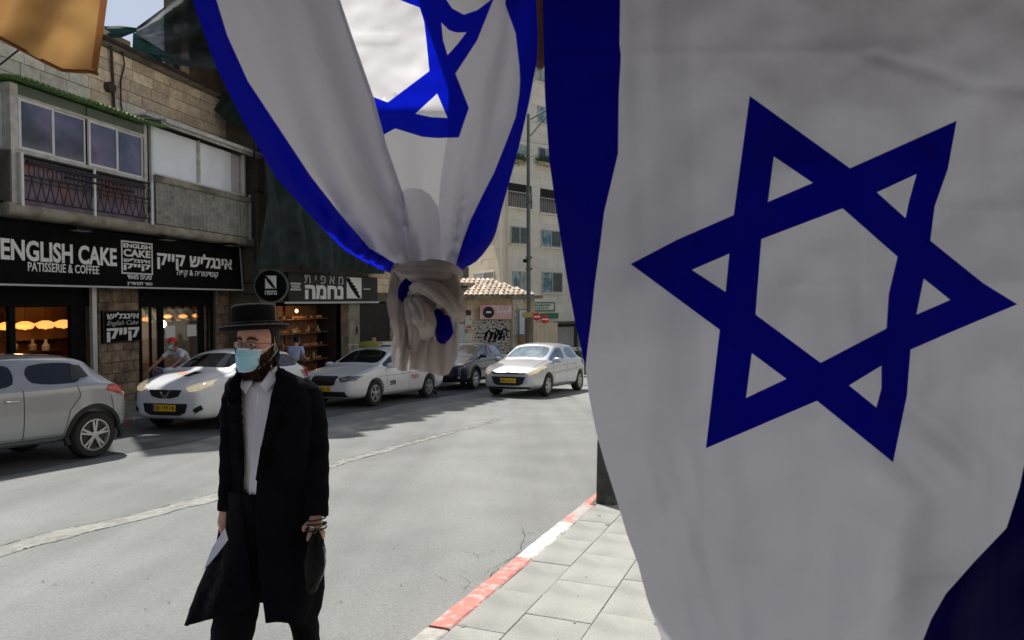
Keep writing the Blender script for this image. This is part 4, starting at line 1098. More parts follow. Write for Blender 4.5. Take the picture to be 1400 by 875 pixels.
# ------------------------------------------------------------------ vehicles
mat('paint_white', (.72, .74, .78), .3, var=.03, vscale=2, coat=.8)
mat('paint_silver', (.31, .32, .345), .32, metal=.55, var=.04, vscale=2, coat=.8)
mat('paint_silver_warm', (.58, .60, .63), .30, metal=.5, var=.04, vscale=2, coat=.8)
mat('paint_navy', (.012, .018, .04), .25, metal=.2, var=.1, vscale=2, coat=1.0)
mat('car_glass', (.006, .008, .012), .04, var=.1, spec=.5, coat=.15)
mat('car_glass_pale', (.10, .15, .19), .06, var=.35, vscale=2.5, spec=.9, coat=.8, col2=(.30, .38, .42), c2scale=1.6, c2cut=(.42, .62))
mat('trim_black', (.015, .015, .016), .5, var=.1, spec=.3)
mat('tyre', (.018, .018, .018), .85, var=.2, bump=.2, bscale=30)
mat('rim_metal', (.50, .51, .53), .35, metal=.7, var=.08)
mat('rim_dark', (.03, .03, .032), .6, var=.1)
mat('headlight', (.55, .56, .56), .08, var=.35, vscale=18, coat=1.0)
mat('headlight_lit', (.8, .75, .6), .1, var=.2, vscale=18, coat=1.0, emit=(1.0, .78, .45), estr=.22)
mat('headlight_dark', (.10, .11, .12), .08, var=.6, vscale=18, coat=1.0)
mat('tail_red', (.42, .012, .012), .12, var=.15, vscale=10, coat=1.0)
mat('plate_yellow', (.78, .50, .02), .5, var=.05)
mat('chrome', (.65, .66, .68), .15, metal=1.0, var=.02)
mat('seam', (.05, .05, .055), .7, var=0)
mat('orange_print', (.70, .18, .03), .6)
mat('taxi_yellow', (.26, .27, .03), .4, var=.05)
mat('silver_cladding', (.02, .02, .021), .6, var=.2, spec=.3)

def car_body(name, sta, glass, side, paint, wells, wr, parent, clad=False, glass_m='car_glass'):
    rings = []
    for (x, zb, zs, zt, hw, hwt) in sta:
        roof = zt - zs > .25
        Fp = Vector((hw * .935, zs + .01)); G = Vector((hwt, zt - min(.075, .34 * (zt - zs))))
        half = [Vector((0, zb)), Vector((hw * .84, zb)), Vector((hw * .965, zb + .09)), Vector((hw, zb + (zs - zb) * .42)), Vector((hw * .985, zb + (zs - zb) * .78)), Vector((hw * .965, zs - .035)), Fp,
                Fp.lerp(G, .07), Fp.lerp(G, .88), G]
        Hh = Vector((hwt * .55, zt - .012)); half += [G.lerp(Hh, .18), Hh, Vector((0, zt))]
        ring = [(x, p.x, p.y) for p in half] + [(x, -p.x, p.y) for p in reversed(half[1:-1])]
        rings.append(ring)
    n = len(rings[0]); H = 13
    me = bpy.data.meshes.new(name); vs_ = [p for r in rings for p in r]; fs = []; mi = []
    def m_of(i, j):
        if j > H - 2: j = n - 1 - j
        if j in (0, 1): return 1
        if clad and j == 2: return 1
        if j == 7:
            for k, (a, b) in enumerate(side):
                if a <= i < b: return 2
            if side[0][0] <= i < side[-1][1]: return 1
        if j in (10, 11):
            if glass[0][0] <= i < glass[0][1]: return 3
            if glass[1] and glass[1][0] <= i < glass[1][1]: return 4
        return 0
    for i in range(len(rings) - 1):
        for j in range(n):
            fs.append([i * n + j, i * n + (j + 1) % n, (i + 1) * n + (j + 1) % n, (i + 1) * n + j]); mi.append(m_of(i, j))
    # end caps as strips of quads so that they round off evenly
    for i, fl in ((0, False), (len(rings) - 1, True)):
        for j in range(H - 1):
            a, b = j, j + 1; a2, b2 = (n - j) % n, (n - j - 1) % n
            q = [i * n + a, i * n + b, i * n + b2, i * n + a2]
            q2 = []; [q2.append(v) for v in q if v not in q2]
            if fl: q2 = q2[::-1]
            fs.append(q2); mi.append(1 if j < 1 else 0)
    me.from_pydata(vs_, [], fs); me.polygons.foreach_set('material_index', mi)
    for mm in (paint, 'trim_black', 'seam', 'headlight', 'chrome'): me.materials.append(MATS[mm])
    bm = bmesh.new(); bm.from_mesh(me); bmesh.ops.recalc_face_normals(bm, faces=bm.faces)
    cl = bm.edges.layers.float.new('crease_edge')
    for e in bm.edges:
        ms = {f.material_index for f in e.link_faces}
        if len(ms) > 1 and ms & {2, 3, 4}: e[cl] = .9
    bm.to_mesh(me); bm.free()
    o = bpy.data.objects.new(name, me); COL.objects.link(o)
    s_ = o.modifiers.new('s', 'SUBSURF'); s_.levels = 2; s_.render_levels = 2
    hwm = max(s[4] for s in sta)
    cut = MB()
    for wx in wells:
        for sg in (1, -1):
            k = wr + .055
            ring0 = [(wx + k * cos(2 * pi * q / 36), sg * (hwm - .26), wr + .01 + k * sin(2 * pi * q / 36)) for q in range(36)]
            ring1 = [(p[0], sg * (hwm + .2), p[2]) for p in ring0]
            cut.loft([ring0, ring1] if sg > 0 else [ring1, ring0])
    cm = cut.mesh('cut'); cm.materials.append(MATS['trim_black'])
    bm = bmesh.new(); bm.from_mesh(cm); bmesh.ops.recalc_face_normals(bm, faces=bm.faces); bm.to_mesh(cm); bm.free()
    co = bpy.data.objects.new('cut', cm); COL.objects.link(co)
    b_ = o.modifiers.new('b', 'BOOLEAN'); b_.operation = 'DIFFERENCE'; b_.object = co; b_.solver = 'EXACT'
    try: b_.material_mode = 'TRANSFER'
    except Exception: pass
    bpy.context.view_layer.update()
    dg = bpy.context.evaluated_depsgraph_get()
    fin = bpy.data.meshes.new_from_object(o.evaluated_get(dg))
    names = [m.name if m else '' for m in fin.materials]
    bpy.data.objects.remove(o); bpy.data.objects.remove(co)
    bm = bmesh.new(); bm.from_mesh(fin); bm.normal_update()
    bvh = BVHTree.FromBMesh(bm)
    def take(idx, nm, m, off=0.0, cond=None):
        b2 = bm.copy()
        kill = [f for f in b2.faces if not (f.material_index in idx and (cond is None or cond(f.calc_center_median())))]
        bmesh.ops.delete(b2, geom=kill, context='FACES')
        if off:
            b2.normal_update()
            for v in b2.verts: v.co = v.co + v.normal * off
        if not b2.faces: b2.free(); return None
        me2 = bpy.data.meshes.new(nm); b2.to_mesh(me2); b2.free()
        me2.materials.clear()
        for x in m: me2.materials.append(MATS[x])
        if len(m) == 1: me2.polygons.foreach_set('material_index', [0] * len(me2.polygons))
        smooth_mesh(me2, 38)
        ob = bpy.data.objects.new(nm, me2); return link(ob, parent)
    take({0, 1}, 'body', [paint, 'trim_black'])
    take({3}, 'windscreen', [glass_m]); take({4}, 'rear_window', ['car_glass'])
    for sg in (1, -1):
        for (a, b) in side:
            xa, xb = sta[a][0], sta[b][0]
            take({2}, 'side_window', ['car_glass' if glass_m == 'car_glass' else 'car_glass_side'], cond=lambda c, sg=sg, xa=xa, xb=xb: c.y * sg > 0 and xa - .02 <= c.x <= xb + .02)
    bpy.data.meshes.remove(fin)
    return bm, bvh

def inside(p, poly):
    c = False; n = len(poly)
    for i in range(n):
        a, b = poly[i], poly[(i + 1) % n]
        if (a[1] > p[1]) != (b[1] > p[1]) and p[0] < (b[0] - a[0]) * (p[1] - a[1]) / (b[1] - a[1]) + a[0]: c = not c
    return c
def decal(bvh, poly, view, name, m, parent, off=.006, res=.04, yaw=0.0):
    # poly in (y, z) for 'front'/'rear', (x, z) for 'left'/'right', (x, y) for 'top'
    pts = []; n = len(poly)
    for i in range(n):
        a, b = Vector(poly[i]), Vector(poly[(i + 1) % n]); k = max(1, int((b - a).length / res))
        for q in range(k): pts.append(a.lerp(b, q / k))
    ne = len(pts)
    xs = [p[0] for p in pts]; ys = [p[1] for p in pts]
    x = min(xs) + res / 2
    while x < max(xs):
        y = min(ys) + res / 2
        while y < max(ys):
            if inside((x, y), poly) and min((Vector((x, y)) - p).length for p in pts[:ne]) > res * .45: pts.append(Vector((x, y)))
            y += res
        x += res
    vs_, _, fs, *_r = delaunay_2d_cdt(pts, [(i, (i + 1) % ne) for i in range(ne)], [], 1, 1e-6)
    out = []; ok = []
    for p in vs_:
        if view == 'front': o_, d = Vector((-2, p[0], p[1])), Vector((1, 0, 0))
        elif view == 'rear': o_, d = Vector((8, p[0], p[1])), Vector((-1, 0, 0))
        elif view == 'right': o_, d = Vector((p[0], -3, p[1])), Vector((0, 1, 0))
        elif view == 'left': o_, d = Vector((p[0], 3, p[1])), Vector((0, -1, 0))
        else: o_, d = Vector((p[0], p[1], 4)), Vector((0, 0, -1))
        h = bvh.ray_cast(o_, d)
        if h[0] is None: out.append(o_); ok.append(False)
        else:
            nn = h[1] if h[1].dot(d) < 0 else -h[1]
            out.append(h[0] + (nn * .5 - d * .5).normalized() * off); ok.append(True)
    mb = MB(); mb.v = [tuple(v) for v in out]
    for f in fs:
        if all(ok[i] for i in f): mb.f.append(list(f)); mb.mi.append(0)
    if not mb.f: return None
    return mb.build(name, m, parent, smooth=50)
def line_decal(bvh, path, wdt, view, name, m, parent, off=.004):
    mb = MB(); pp = []
    for i in range(len(path) - 1):
        a, b = Vector(path[i]), Vector(path[i + 1]); k = max(1, int((b - a).length / .05))
        for q in range(k): pp.append(a.lerp(b, q / k))
    pp.append(Vector(path[-1])); L_, Rr = [], []
    for i, p in enumerate(pp):
        d = (pp[min(i + 1, len(pp) - 1)] - pp[max(i - 1, 0)]).normalized(); nn = Vector((-d.y, d.x)) * wdt / 2
        for q, lst in ((p + nn, L_), (p - nn, Rr)):
            if view == 'right': o_, dd = Vector((q.x, -3, q.y)), Vector((0, 1, 0))
            elif view == 'left': o_, dd = Vector((q.x, 3, q.y)), Vector((0, -1, 0))
            elif view == 'front': o_, dd = Vector((-2, q.x, q.y)), Vector((1, 0, 0))
            elif view == 'rear': o_, dd = Vector((8, q.x, q.y)), Vector((-1, 0, 0))
            else: o_, dd = Vector((q.x, q.y, 4)), Vector((0, 0, -1))
            h = bvh.ray_cast(o_, dd); lst.append(tuple(h[0] - dd * off) if h[0] is not None else None)
    for i in range(len(pp) - 1):
        if None not in (L_[i], L_[i + 1], Rr[i], Rr[i + 1]): mb.quad(L_[i], L_[i + 1], Rr[i + 1], Rr[i])
    if not mb.f: return None
    return mb.build(name, m, parent, fix=False)
def wheel(parent, x, y, r, sg, rim_r, spokes, style='five', steer=0.0, wd=.2):
    e = empty('wheel', (x, y, r), 0, parent=parent); e.rotation_euler = (0, 0, steer)
    MB().lathe([(rim_r, -wd / 2), (rim_r + .01, -wd / 2 - .005), (r - .03, -wd / 2 - .008), (r - .008, -wd / 2 + .03), (r, -wd * .25), (r, wd * .25), (r - .008, wd / 2 - .03), (r - .03, wd / 2 + .008), (rim_r + .01, wd / 2 + .005), (rim_r, wd / 2)], (0, 0, 0), 36, 'y', caps=False).build('tyre', 'tyre', e, smooth=35)
    f = sg * wd / 2
    rb = MB(); rings = []
    for j in range(37):
        a = 2 * pi * j / 36; rings.append([(cos(a) * q, yy, sin(a) * q) for q, yy in ((rim_r + .008, f * .98), (rim_r - .018, f * 1.02), (rim_r - .03, f * .55), (rim_r + .008, f * .4))])
    rb.loft(rings, caps=False)
    rb.lathe([(.005, -.01), (.05, -.01), (.055, .012), (.005, .018)] if sg > 0 else [(.005, -.018), (.055, -.012), (.05, .01), (.005, .01)], (0, f * .92, 0), 20, 'y')
    for k in range(spokes):
        a = 2 * pi * k / spokes + .3
        subs = (-.11, .11) if style == 'double' else (0,)
        for da in subs:
            a0 = a + da * .5; a1 = a + da * 1.35; w0 = .026 if style != 'double' else .017; w1 = .034 if style != 'double' else .014
            c0 = Vector((cos(a0), 0, sin(a0))) * .03; c1 = Vector((cos(a1), 0, sin(a1))) * (rim_r - .015)
            t = (c1 - c0).normalized(); nn = Vector((-t.z, 0, t.x))
            v = [c0 - nn * w0, c0 + nn * w0, c1 + nn * w1, c1 - nn * w1]
            y0, y1, y2 = f * .98, f * .70, f * .93
            rb.add([(p.x, y0 if i < 2 else y2, p.z) for i, p in enumerate(v)] + [(p.x, y1, p.z) for p in v], [(0, 1, 2, 3), (7, 6, 5, 4), (0, 4, 5, 1), (1, 5, 6, 2), (2, 6, 7, 3), (3, 7, 4, 0)])
    rb.build('rim', 'rim_metal', e, smooth=30)
    MB().lathe([(.005, -.01), (rim_r, -.01), (rim_r, .01), (.005, .01)], (0, f * .45, 0), 28, 'y').build('brake_disc', 'rim_dark', e)
    return e
def plate(parent, x, z, txt, tilt=0.0, wd=.47, ht=.115, back=False, y0=0):
    e = MB().bbox(-wd / 2, wd / 2, -.012, 0, -ht / 2, ht / 2, .004).build('licence_plate', 'plate_yellow', parent)
    e.location = (x, y0, z); e.rotation_euler = (0, 0, -pi / 2 if not back else pi / 2)
    me = glyphs(txt, .015, 0, .001)
    xs = [v.co.x for v in me.vertices]; ys = [v.co.y for v in me.vertices]
    for v in me.vertices: v.co = (-wd * .38 + (v.co.x - min(xs)) / (max(xs) - min(xs)) * wd * .84, -.014, -.035 + (v.co.y - min(ys)) / (max(ys) - min(ys)) * .07)
    xs = None
    me.materials.clear(); me.materials.append(MATS['black']); o = bpy.data.objects.new('digits', me); link(o, e)
    MB().box(-wd / 2 + .004, -wd / 2 + .04, -.0135, -.012, -ht / 2 + .005, ht / 2 - .005).build('country_band', 'blue_band', e)
    return e
mat('blue_band', (.01, .04, .30), .5)
def mirror(parent, x, sg, hw, z, m):
    mb = MB(); rings = []
    for q in range(9):
        t = q / 8; s_ = sin(pi * (.08 + .84 * t)) ** .5; yy = sg * (hw - .02 + .24 * t)
        rings.append([(x + .10 * s_ * cos(a) * (1 if cos(a) < 0 else .45), yy, z + .075 * s_ * sin(a)) for a in [2 * pi * k / 14 for k in range(14)]])
    mb.loft(rings); o = mb.build('wing_mirror', m, parent, smooth=50)
    MB().box(x + .028, x + .034, *sorted((sg * (hw + .03), sg * (hw + .2))), z - .05, z + .05).build('mirror_glass', 'car_glass', o)
def car(name, label, X, Y, hd, spec, scale=1.0):
    e = empty(name, (0, 0, 0), 0, label, 'car')
    bm, bvh = car_body('body', spec['sta'], spec['glass'], spec['side'], spec['paint'], spec['wells'], spec['wr'], e, spec.get('clad', False), spec.get('gm', 'car_glass'))
    hw = max(s[4] for s in spec['sta'])
    for i, wx in enumerate(spec['wells']):
        for sg in (1, -1): wheel(e, wx, sg * (hw - .125), spec['wr'], sg, spec['rim'], spec['spokes'], spec.get('style', 'five'), spec.get('steer', 0) if i == 0 else 0)
    for (view, poly, nm, m, *rest) in spec['decals']:
        polys = [poly]
        if rest and rest[0] == 'sym': polys.append([(-a, b) for a, b in poly])
        for p in polys: decal(bvh, p, view, nm, m, e, off=.012 if nm in ('grille', 'air_intake') else (.018 if nm in ('headlight', 'fog_light', 'chrome_bar', 'grille_bar', 'tail_light') else .006), res=spec.get('res', .045))
    for (view, path, wdt, nm, m) in spec.get('lines', []): line_decal(bvh, path, wdt, view, nm, m, e)
    for (x, z, txt, back) in spec.get('plates', []):
        h = bvh.ray_cast(Vector((-2 if not back else 8, 0, z)), Vector((1 if not back else -1, 0, 0)))
        plate(e, h[0].x + (-.022 if not back else .022), z, txt, back=back, y0=0)
    if spec.get('mirror'):
        mx, mz, mm = spec['mirror']
        for sg in (1, -1): mirror(e, mx, sg, hw * .93, mz, mm)
    if spec.get('clad'):
        for wx in spec['wells']:
            for sg in (1, -1):
                mb = MB(); rings = []; k = spec['wr'] + .05
                for q in range(29):
                    a = -.25 + (pi + .5) * q / 28; rr = []
                    for dr, dy in ((0, -.03), (0, .018), (.055, .014), (.07, -.03)):
                        px_ = wx + (k + dr) * cos(a); pz_ = spec['wr'] + .01 + (k + dr) * sin(a)
                        h = bvh.ray_cast(Vector((wx + (k + .03) * cos(a), sg * 3, max(.2, spec['wr'] + (k + .03) * sin(a)))), Vector((0, -sg, 0)))
                        yy = abs(h[0].y) if h[0] is not None and abs(h[0].y) > hw * .8 else hw * .97
                        rr.append((px_, sg * (yy + dy), pz_))
                    rings.append(rr)
                mb.loft(rings); mb.build('wheel_arch', 'silver_cladding', e, smooth=40)
    for h in spec.get('handles', []):
        for sg in (1, -1):
            r_ = bvh.ray_cast(Vector((h[0], sg * 3, h[1])), Vector((0, -sg, 0)))
            if r_[0] is None: continue
            y = abs(r_[0].y); mb = MB(); mb.tube([(h[0] - .09, sg * (y - .005), h[1]), (h[0] - .08, sg * (y + .03), h[1]), (h[0] + .07, sg * (y + .03), h[1] + .005), (h[0] + .09, sg * (y - .005), h[1] + .005)], .013, 8)
            mb.build('door_handle', spec.get('handle_m', spec['paint']), e, smooth=50)
    for t in spec.get('texts', []):
        body, x0, x1, z0, z1, m, sg, heb = t
        me = glyphs(body[::-1] if heb else body, .02, 0, .001)
        xs = [v.co.x for v in me.vertices]; ys = [v.co.y for v in me.vertices]; ax, bx, ay, by = min(xs), max(xs), min(ys), max(ys)
        for v in me.vertices:
            X_ = x0 + (v.co.x - ax) / (bx - ax) * (x1 - x0); Z_ = z0 + (v.co.y - ay) / (by - ay) * (z1 - z0)
            h = bvh.ray_cast(Vector((X_, sg * 3, Z_)), Vector((0, -sg, 0))); v.co = (X_, (h[0].y if h[0] is not None else sg * hw) + sg * .007, Z_)
        me.materials.clear(); me.materials.append(MATS[m]); link(bpy.data.objects.new('lettering', me), e)
    bm.free()
    on_road(e, X, Y, hd); e.scale = (scale,) * 3
    return e
mat('car_glass_side', (.02, .04, .07), .05, var=.3, vscale=2, spec=.9, coat=.8, col2=(.06, .13, .20), c2scale=1.2)
def sta_hatch(L, W, H, hood=.88, cowl=1.08, header=1.85, b=2.25, roofend=3.3, belt=.95, zb=.2, nose=.66, cx=None, tail=.98):
    w_ = W / 2
    return [(0.0, zb + .12, nose - .08, nose - .05, w_ * .66, w_ * .40), (.05, zb + .04, nose - .02, nose + .01, w_ * .80, w_ * .55), (.22, zb, nose + .07, nose + .11, w_ * .93, w_ * .66),
            (.50, zb, hood - .10, hood - .03, w_ * .985, w_ * .74), (.85, zb, hood - .02, hood + .06, w_, w_ * .78), (cowl - .04, zb, belt - .03, belt + .06, w_, w_ * .78),
            (cowl + .04, zb, belt - .02, belt + .11, w_, w_ * .78), (header - .05, zb, belt, H - .09, w_, w_ * .70), (header + .06, zb, belt + .005, H - .03, w_, w_ * .70), (b, zb, belt + .01, H - .003, w_, w_ * .71), (b + .10, zb, belt + .01, H, w_, w_ * .71),
            (roofend - .35, zb, belt + .03, H - .015, w_, w_ * .70), (roofend - .22, zb, belt + .04, H - .03, w_, w_ * .69), (roofend, zb, belt + .05, H - .06, w_ * .99, w_ * .65), (roofend + .06, zb + .01, belt + .05, H - .13, w_ * .985, w_ * .60),
            (L - .26, zb + .04, belt + .02, tail + .14, w_ * .96, w_ * .62), (L - .20, zb + .05, belt - .01, tail + .02, w_ * .95, w_ * .60), (L - .07, zb + .07, belt - .14, belt - .08, w_ * .90, w_ * .62), (L, zb + .12, belt - .30, belt - .24, w_ * .80, w_ * .55)]
# --- white hatchback taxi
mic = dict(paint='paint_white', sta=sta_hatch(3.78, 1.67, 1.50, hood=1.02, cowl=.95, header=1.60, b=2.02, roofend=3.2, belt=1.03, nose=.80),
    glass=((6, 7), (14, 15)), side=((6, 9), (10, 13)), wells=(.80, 3.22), wr=.30, rim=.20, spokes=7, steer=.0,
    decals=[('front', [(.40, .79), (.50, .73), (.64, .75), (.75, .84), (.745, .93), (.62, .90), (.48, .84)], 'headlight', 'headlight_lit', 'sym'),
            ('front', [(-.34, .76), (.34, .76), (.28, .65), (.12, .61), (-.12, .61), (-.28, .65)], 'grille', 'trim_black'),
            ('front', [(-.46, .52), (.46, .52), (.42, .36), (.30, .31), (-.30, .31), (-.42, .36)], 'air_intake', 'trim_black'),
            ('front', [(.56, .42), (.68, .50), (.70, .42), (.60, .35)], 'fog_light', 'trim_black', 'sym'),
            ('front', [(-.13, .75), (-.09, .75), (.00, .65), (.09, .75), (.13, .75), (.03, .61), (-.03, .61)], 'chrome_bar', 'chrome'),
            ('top', [(.46, -.10), (.74, -.20), (.78, -.02), (.50, .04)], 'bonnet_badge', 'black'), ('top', [(.60, .12), (.72, .08), (.74, .26), (.63, .28)], 'bonnet_badge', 'orange_print'),
            ('rear', [(.62, .80), (.80, .84), (.80, 1.05), (.66, 1.10)], 'tail_light', 'tail_red', 'sym'), ('left', [(3.55, .82), (3.74, .80), (3.62, 1.06), (3.46, 1.08)], 'tail_light', 'tail_red'), ('right', [(3.55, .82), (3.74, .80), (3.62, 1.06), (3.46, 1.08)], 'tail_light', 'tail_red')],
    lines=[(v, p, .008, 'door_seam', 'seam') for v in ('right', 'left') for p in ([(1.12, .30), (1.10, .95)], [(2.16, .30), (2.16, 1.0)], [(2.95, .65), (2.80, .98)], [(1.12, .30), (2.9, .30)])] + [('top', [(.30, -.6), (.9, -.70)], .008, 'bonnet_seam', 'seam'), ('top', [(.30, .6), (.9, .70)], .008, 'bonnet_seam', 'seam')],
    plates=[(0, .44, '38·779·78', False)], mirror=(1.16, 1.05, 'paint_white'), handles=[(2.02, .86), (2.82, .88)],
    texts=[('0944', .98, 1.24, .80, .88, 'seam', -1, False), ('TAXI', 1.02, 1.2, .72, .77, 'orange_print', -1, False)])
# --- white saloon taxi
def sta_sedan(L, W, H):
    s = sta_hatch(L, W, H, hood=.90, cowl=1.28, header=2.02, b=2.42, roofend=3.75, belt=.94, nose=.70, tail=.98)
    w_ = W / 2
    return s[:11] + [(3.25, .2, .96, H - .03, w_, w_ * .64), (3.42, .2, .965, H - .06, w_, w_ * .63), (3.62, .2, .97, H - .13, w_, w_ * .61), (3.72, .2, .97, H - .19, w_, w_ * .61), (4.12, .22, .97, 1.09, w_ * .98, w_ * .62), (4.2, .22, .96, 1.05, w_ * .975, w_ * .66), (4.56, .26, .92, 1.02, w_ * .92, w_ * .70), (4.66, .34, .72, .78, w_ * .84, w_ * .6)]
octa = dict(paint='paint_white', sta=sta_sedan(4.66, 1.81, 1.46), glass=((6, 7), (14, 15)), side=((6, 9), (10, 12)), wells=(.90, 3.59), wr=.32, rim=.205, spokes=5, style='double',
    decals=[('front', [(.40, .72), (.50, .62), (.80, .66), (.84, .76), (.62, .76)], 'headlight', 'headlight_dark', 'sym'),
            ('front', [(-.36, .74), (.36, .74), (.33, .56), (.22, .53), (-.22, .53), (-.33, .56)], 'grille', 'trim_black'),
            ('front', [(-.60, .40), (.60, .40), (.66, .28), (-.66, .28)], 'air_intake', 'trim_black'), ('front', [(-.34, .755), (.34, .755), (.34, .74), (-.34, .74)], 'chrome_bar', 'chrome')],
    lines=[(v, p, .008, 'door_seam', 'seam') for v in ('right', 'left') for p in ([(1.42, .30), (1.36, .9)], [(2.48, .30), (2.48, .96)], [(3.3, .70), (3.36, .95)], [(1.42, .30), (3.2, .30)], [(1.0, .72), (4.3, .78)])] + [('top', [(.30, -.6), (1.2, -.72)], .008, 'bonnet_seam', 'seam')],
    plates=[(0, .46, '20·461·32', False)], mirror=(1.52, .98, 'paint_white'), handles=[(2.3, .82), (3.22, .84)],
    texts=[('2008', 1.5, 1.78, .48, .60, 'seam', -1, False), ('טקסי', 2.55, 2.95, .56, .70, 'orange_print', -1, True)])
# --- silver hatchback driving towards the camera
i20 = dict(paint='paint_silver_warm', sta=sta_hatch(4.03, 1.73, 1.47, hood=.92, cowl=1.04, header=1.80, b=2.20, roofend=3.35, belt=.94, nose=.70), gm='car_glass_pale',
    glass=((6, 7), (14, 15)), side=((6, 9), (10, 13)), wells=(.80, 3.37), wr=.305, rim=.20, spokes=6, steer=.0,
    decals=[('front', [(.52, .66), (.60, .60), (.76, .66), (.835, .80), (.80, .84), (.66, .76)], 'headlight', 'headlight_lit', 'sym'),
            ('front', [(-.50, .56), (.50, .56), (.42, .38), (.30, .33), (-.30, .33), (-.42, .38)], 'grille', 'trim_black'), ('front', [(-.62, .25), (.62, .25), (.60, .29), (-.60, .29)], 'air_intake', 'trim_black'),
            ('front', [(-.50, .665), (.50, .665), (.44, .63), (-.44, .63)], 'chrome_bar', 'trim_black'), ('front', [(.54, .36), (.70, .40), (.72, .33), (.60, .30)], 'fog_light', 'headlight', 'sym'), ('front', [(-.06, .70), (.06, .70), (.06, .665), (-.06, .665)], 'chrome_bar', 'chrome'),
            ('right', [(3.62, .82), (3.96, .78), (3.80, .98), (3.58, .95)], 'tail_light', 'tail_red')],
    lines=[(v, p, .009, 'door_seam', 'seam') for v in ('right', 'left') for p in ([(1.18, .30), (1.14, .9)], [(2.24, .30), (2.24, .96)], [(3.05, .62), (3.02, .95)], [(1.18, .30), (2.95, .30)], [(.9, .62), (3.6, .74)])] + [('top', [(.30, -.62), (1.0, -.70)], .008, 'bonnet_seam', 'seam'), ('top', [(.30, .62), (1.0, .70)], .008, 'bonnet_seam', 'seam')],
    plates=[(0, .46, '58·610·37', False)], mirror=(1.30, .98, 'paint_silver_warm'), handles=[(2.08, .84), (2.95, .86)])
# --- silver crossover parked on the left, seen from behind its left side
jst = sta_hatch(4.02, 1.77, 1.57, hood=1.02, cowl=1.15, header=1.92, b=2.30, roofend=3.42, belt=1.06, zb=.27, nose=.80, tail=1.10)
juk = dict(paint='paint_silver', sta=jst, glass=((6, 7), (14, 15)), side=((6, 9), (10, 12)), wells=(.82, 3.40), wr=.345, rim=.235, spokes=5, style='double', clad=True, handle_m='chrome',
    decals=[('right', [(3.58, 1.00), (3.94, .90), (3.98, .98), (3.82, 1.07), (3.66, 1.09)], 'tail_light', 'tail_red'), ('rear', [(.55, .92), (.82, .92), (.80, 1.06), (.60, 1.02)], 'tail_light', 'tail_red', 'sym'),
            ('right', [(3.05, 1.17), (3.35, 1.22), (3.28, 1.38), (3.12, 1.40)], 'quarter_trim', 'trim_black'),
            ('right', [(3.84, .26), (4.0, .30), (4.0, .46), (3.86, .44)], 'bumper_cladding', 'silver_cladding'),
            ('rear', [(-.7, .26), (.7, .26), (.7, .46), (-.7, .46)], 'bumper_cladding', 'silver_cladding'),
            ('front', [(.5, .8), (.7, .8), (.7, .95), (.5, .9)], 'headlight', 'headlight', 'sym'), ('front', [(-.4, .7), (.4, .7), (.3, .5), (-.3, .5)], 'grille', 'trim_black')],
    lines=[(v, p, .010, 'door_seam', 'seam') for v in ('right', 'left') for p in ([(1.28, .38), (1.22, 1.0)], [(2.36, .38), (2.36, 1.08)], [(2.92, .38), (3.0, .75), (3.16, .95), (3.12, 1.10)], [(1.28, .38), (2.92, .38)])] + [('right', [(3.72, .60), (3.66, .92)], .008, 'bumper_seam', 'seam')],
    plates=[(4.1, .60, '14·287·33', True)], mirror=(1.42, 1.12, 'paint_silver'), handles=[(2.2, .93)])
# --- dark navy crossover
cst = sta_hatch(4.36, 1.80, 1.56, hood=.98, cowl=1.12, header=1.95, b=2.35, roofend=3.5, belt=1.06, zb=.24, nose=.78, tail=1.1)
chr_ = dict(paint='paint_navy', sta=cst, glass=((6, 7), (14, 15)), side=((6, 9), (10, 12)), wells=(.90, 3.54), wr=.345, rim=.23, spokes=5, style='double', clad=True, gm='car_glass_navy',
    decals=[('front', [(.28, .80), (.40, .74), (.74, .82), (.84, .96), (.66, .88), (.42, .84)], 'headlight', 'headlight', 'sym'), ('front', [(-.60, .42), (.60, .42), (.66, .30), (-.66, .30)], 'air_intake', 'trim_black'),
            ('front', [(-.3, .74), (.3, .74), (.26, .68), (-.26, .68)], 'grille', 'trim_black'), ('front', [(.62, .46), (.68, .46), (.68, .40), (.62, .40)], 'fog_light', 'headlight', 'sym')],
    lines=[(v, p, .008, 'door_seam', 'seam') for v in ('right', 'left') for p in ([(1.28, .38), (1.22, 1.0)], [(2.40, .38), (2.40, 1.08)])],
    plates=[(0, .56, '63·845·12', False)], mirror=(1.40, 1.10, 'paint_navy'), handles=[(2.2, .93)])
mat('car_glass_navy', (.02, .03, .04), .05, var=.3, vscale=2, spec=.8, coat=.6, col2=(.25, .33, .38), c2scale=.9, c2cut=(.52, .6))

def nose(px, py): g_ = ground(px, py); return g_.x, g_.y
car('parked_car', 'silver crossover with black wheel arches parked at the left frame edge, seen from its tail', -8.05, 7.05, radians(22), juk, .97)
car('parked_car', 'white hatchback taxi with a bonnet badge, parked behind the man in the hat', -6.42, 12.5, radians(13), mic, 1.03)
oc = car('parked_car', 'white saloon taxi with yellow roof sign parked in front of the bakery', -4.75, 17.0, radians(22), octa, 1.06)
car('parked_car', 'dark navy crossover half hidden between the flag knot and the silver hatchback', -2.45, 23.0, radians(20), chr_, 1.06)
car('moving_car', 'silver hatchback with its headlights on driving up the open road', -.12, 20.1, radians(25), i20, 1.12)
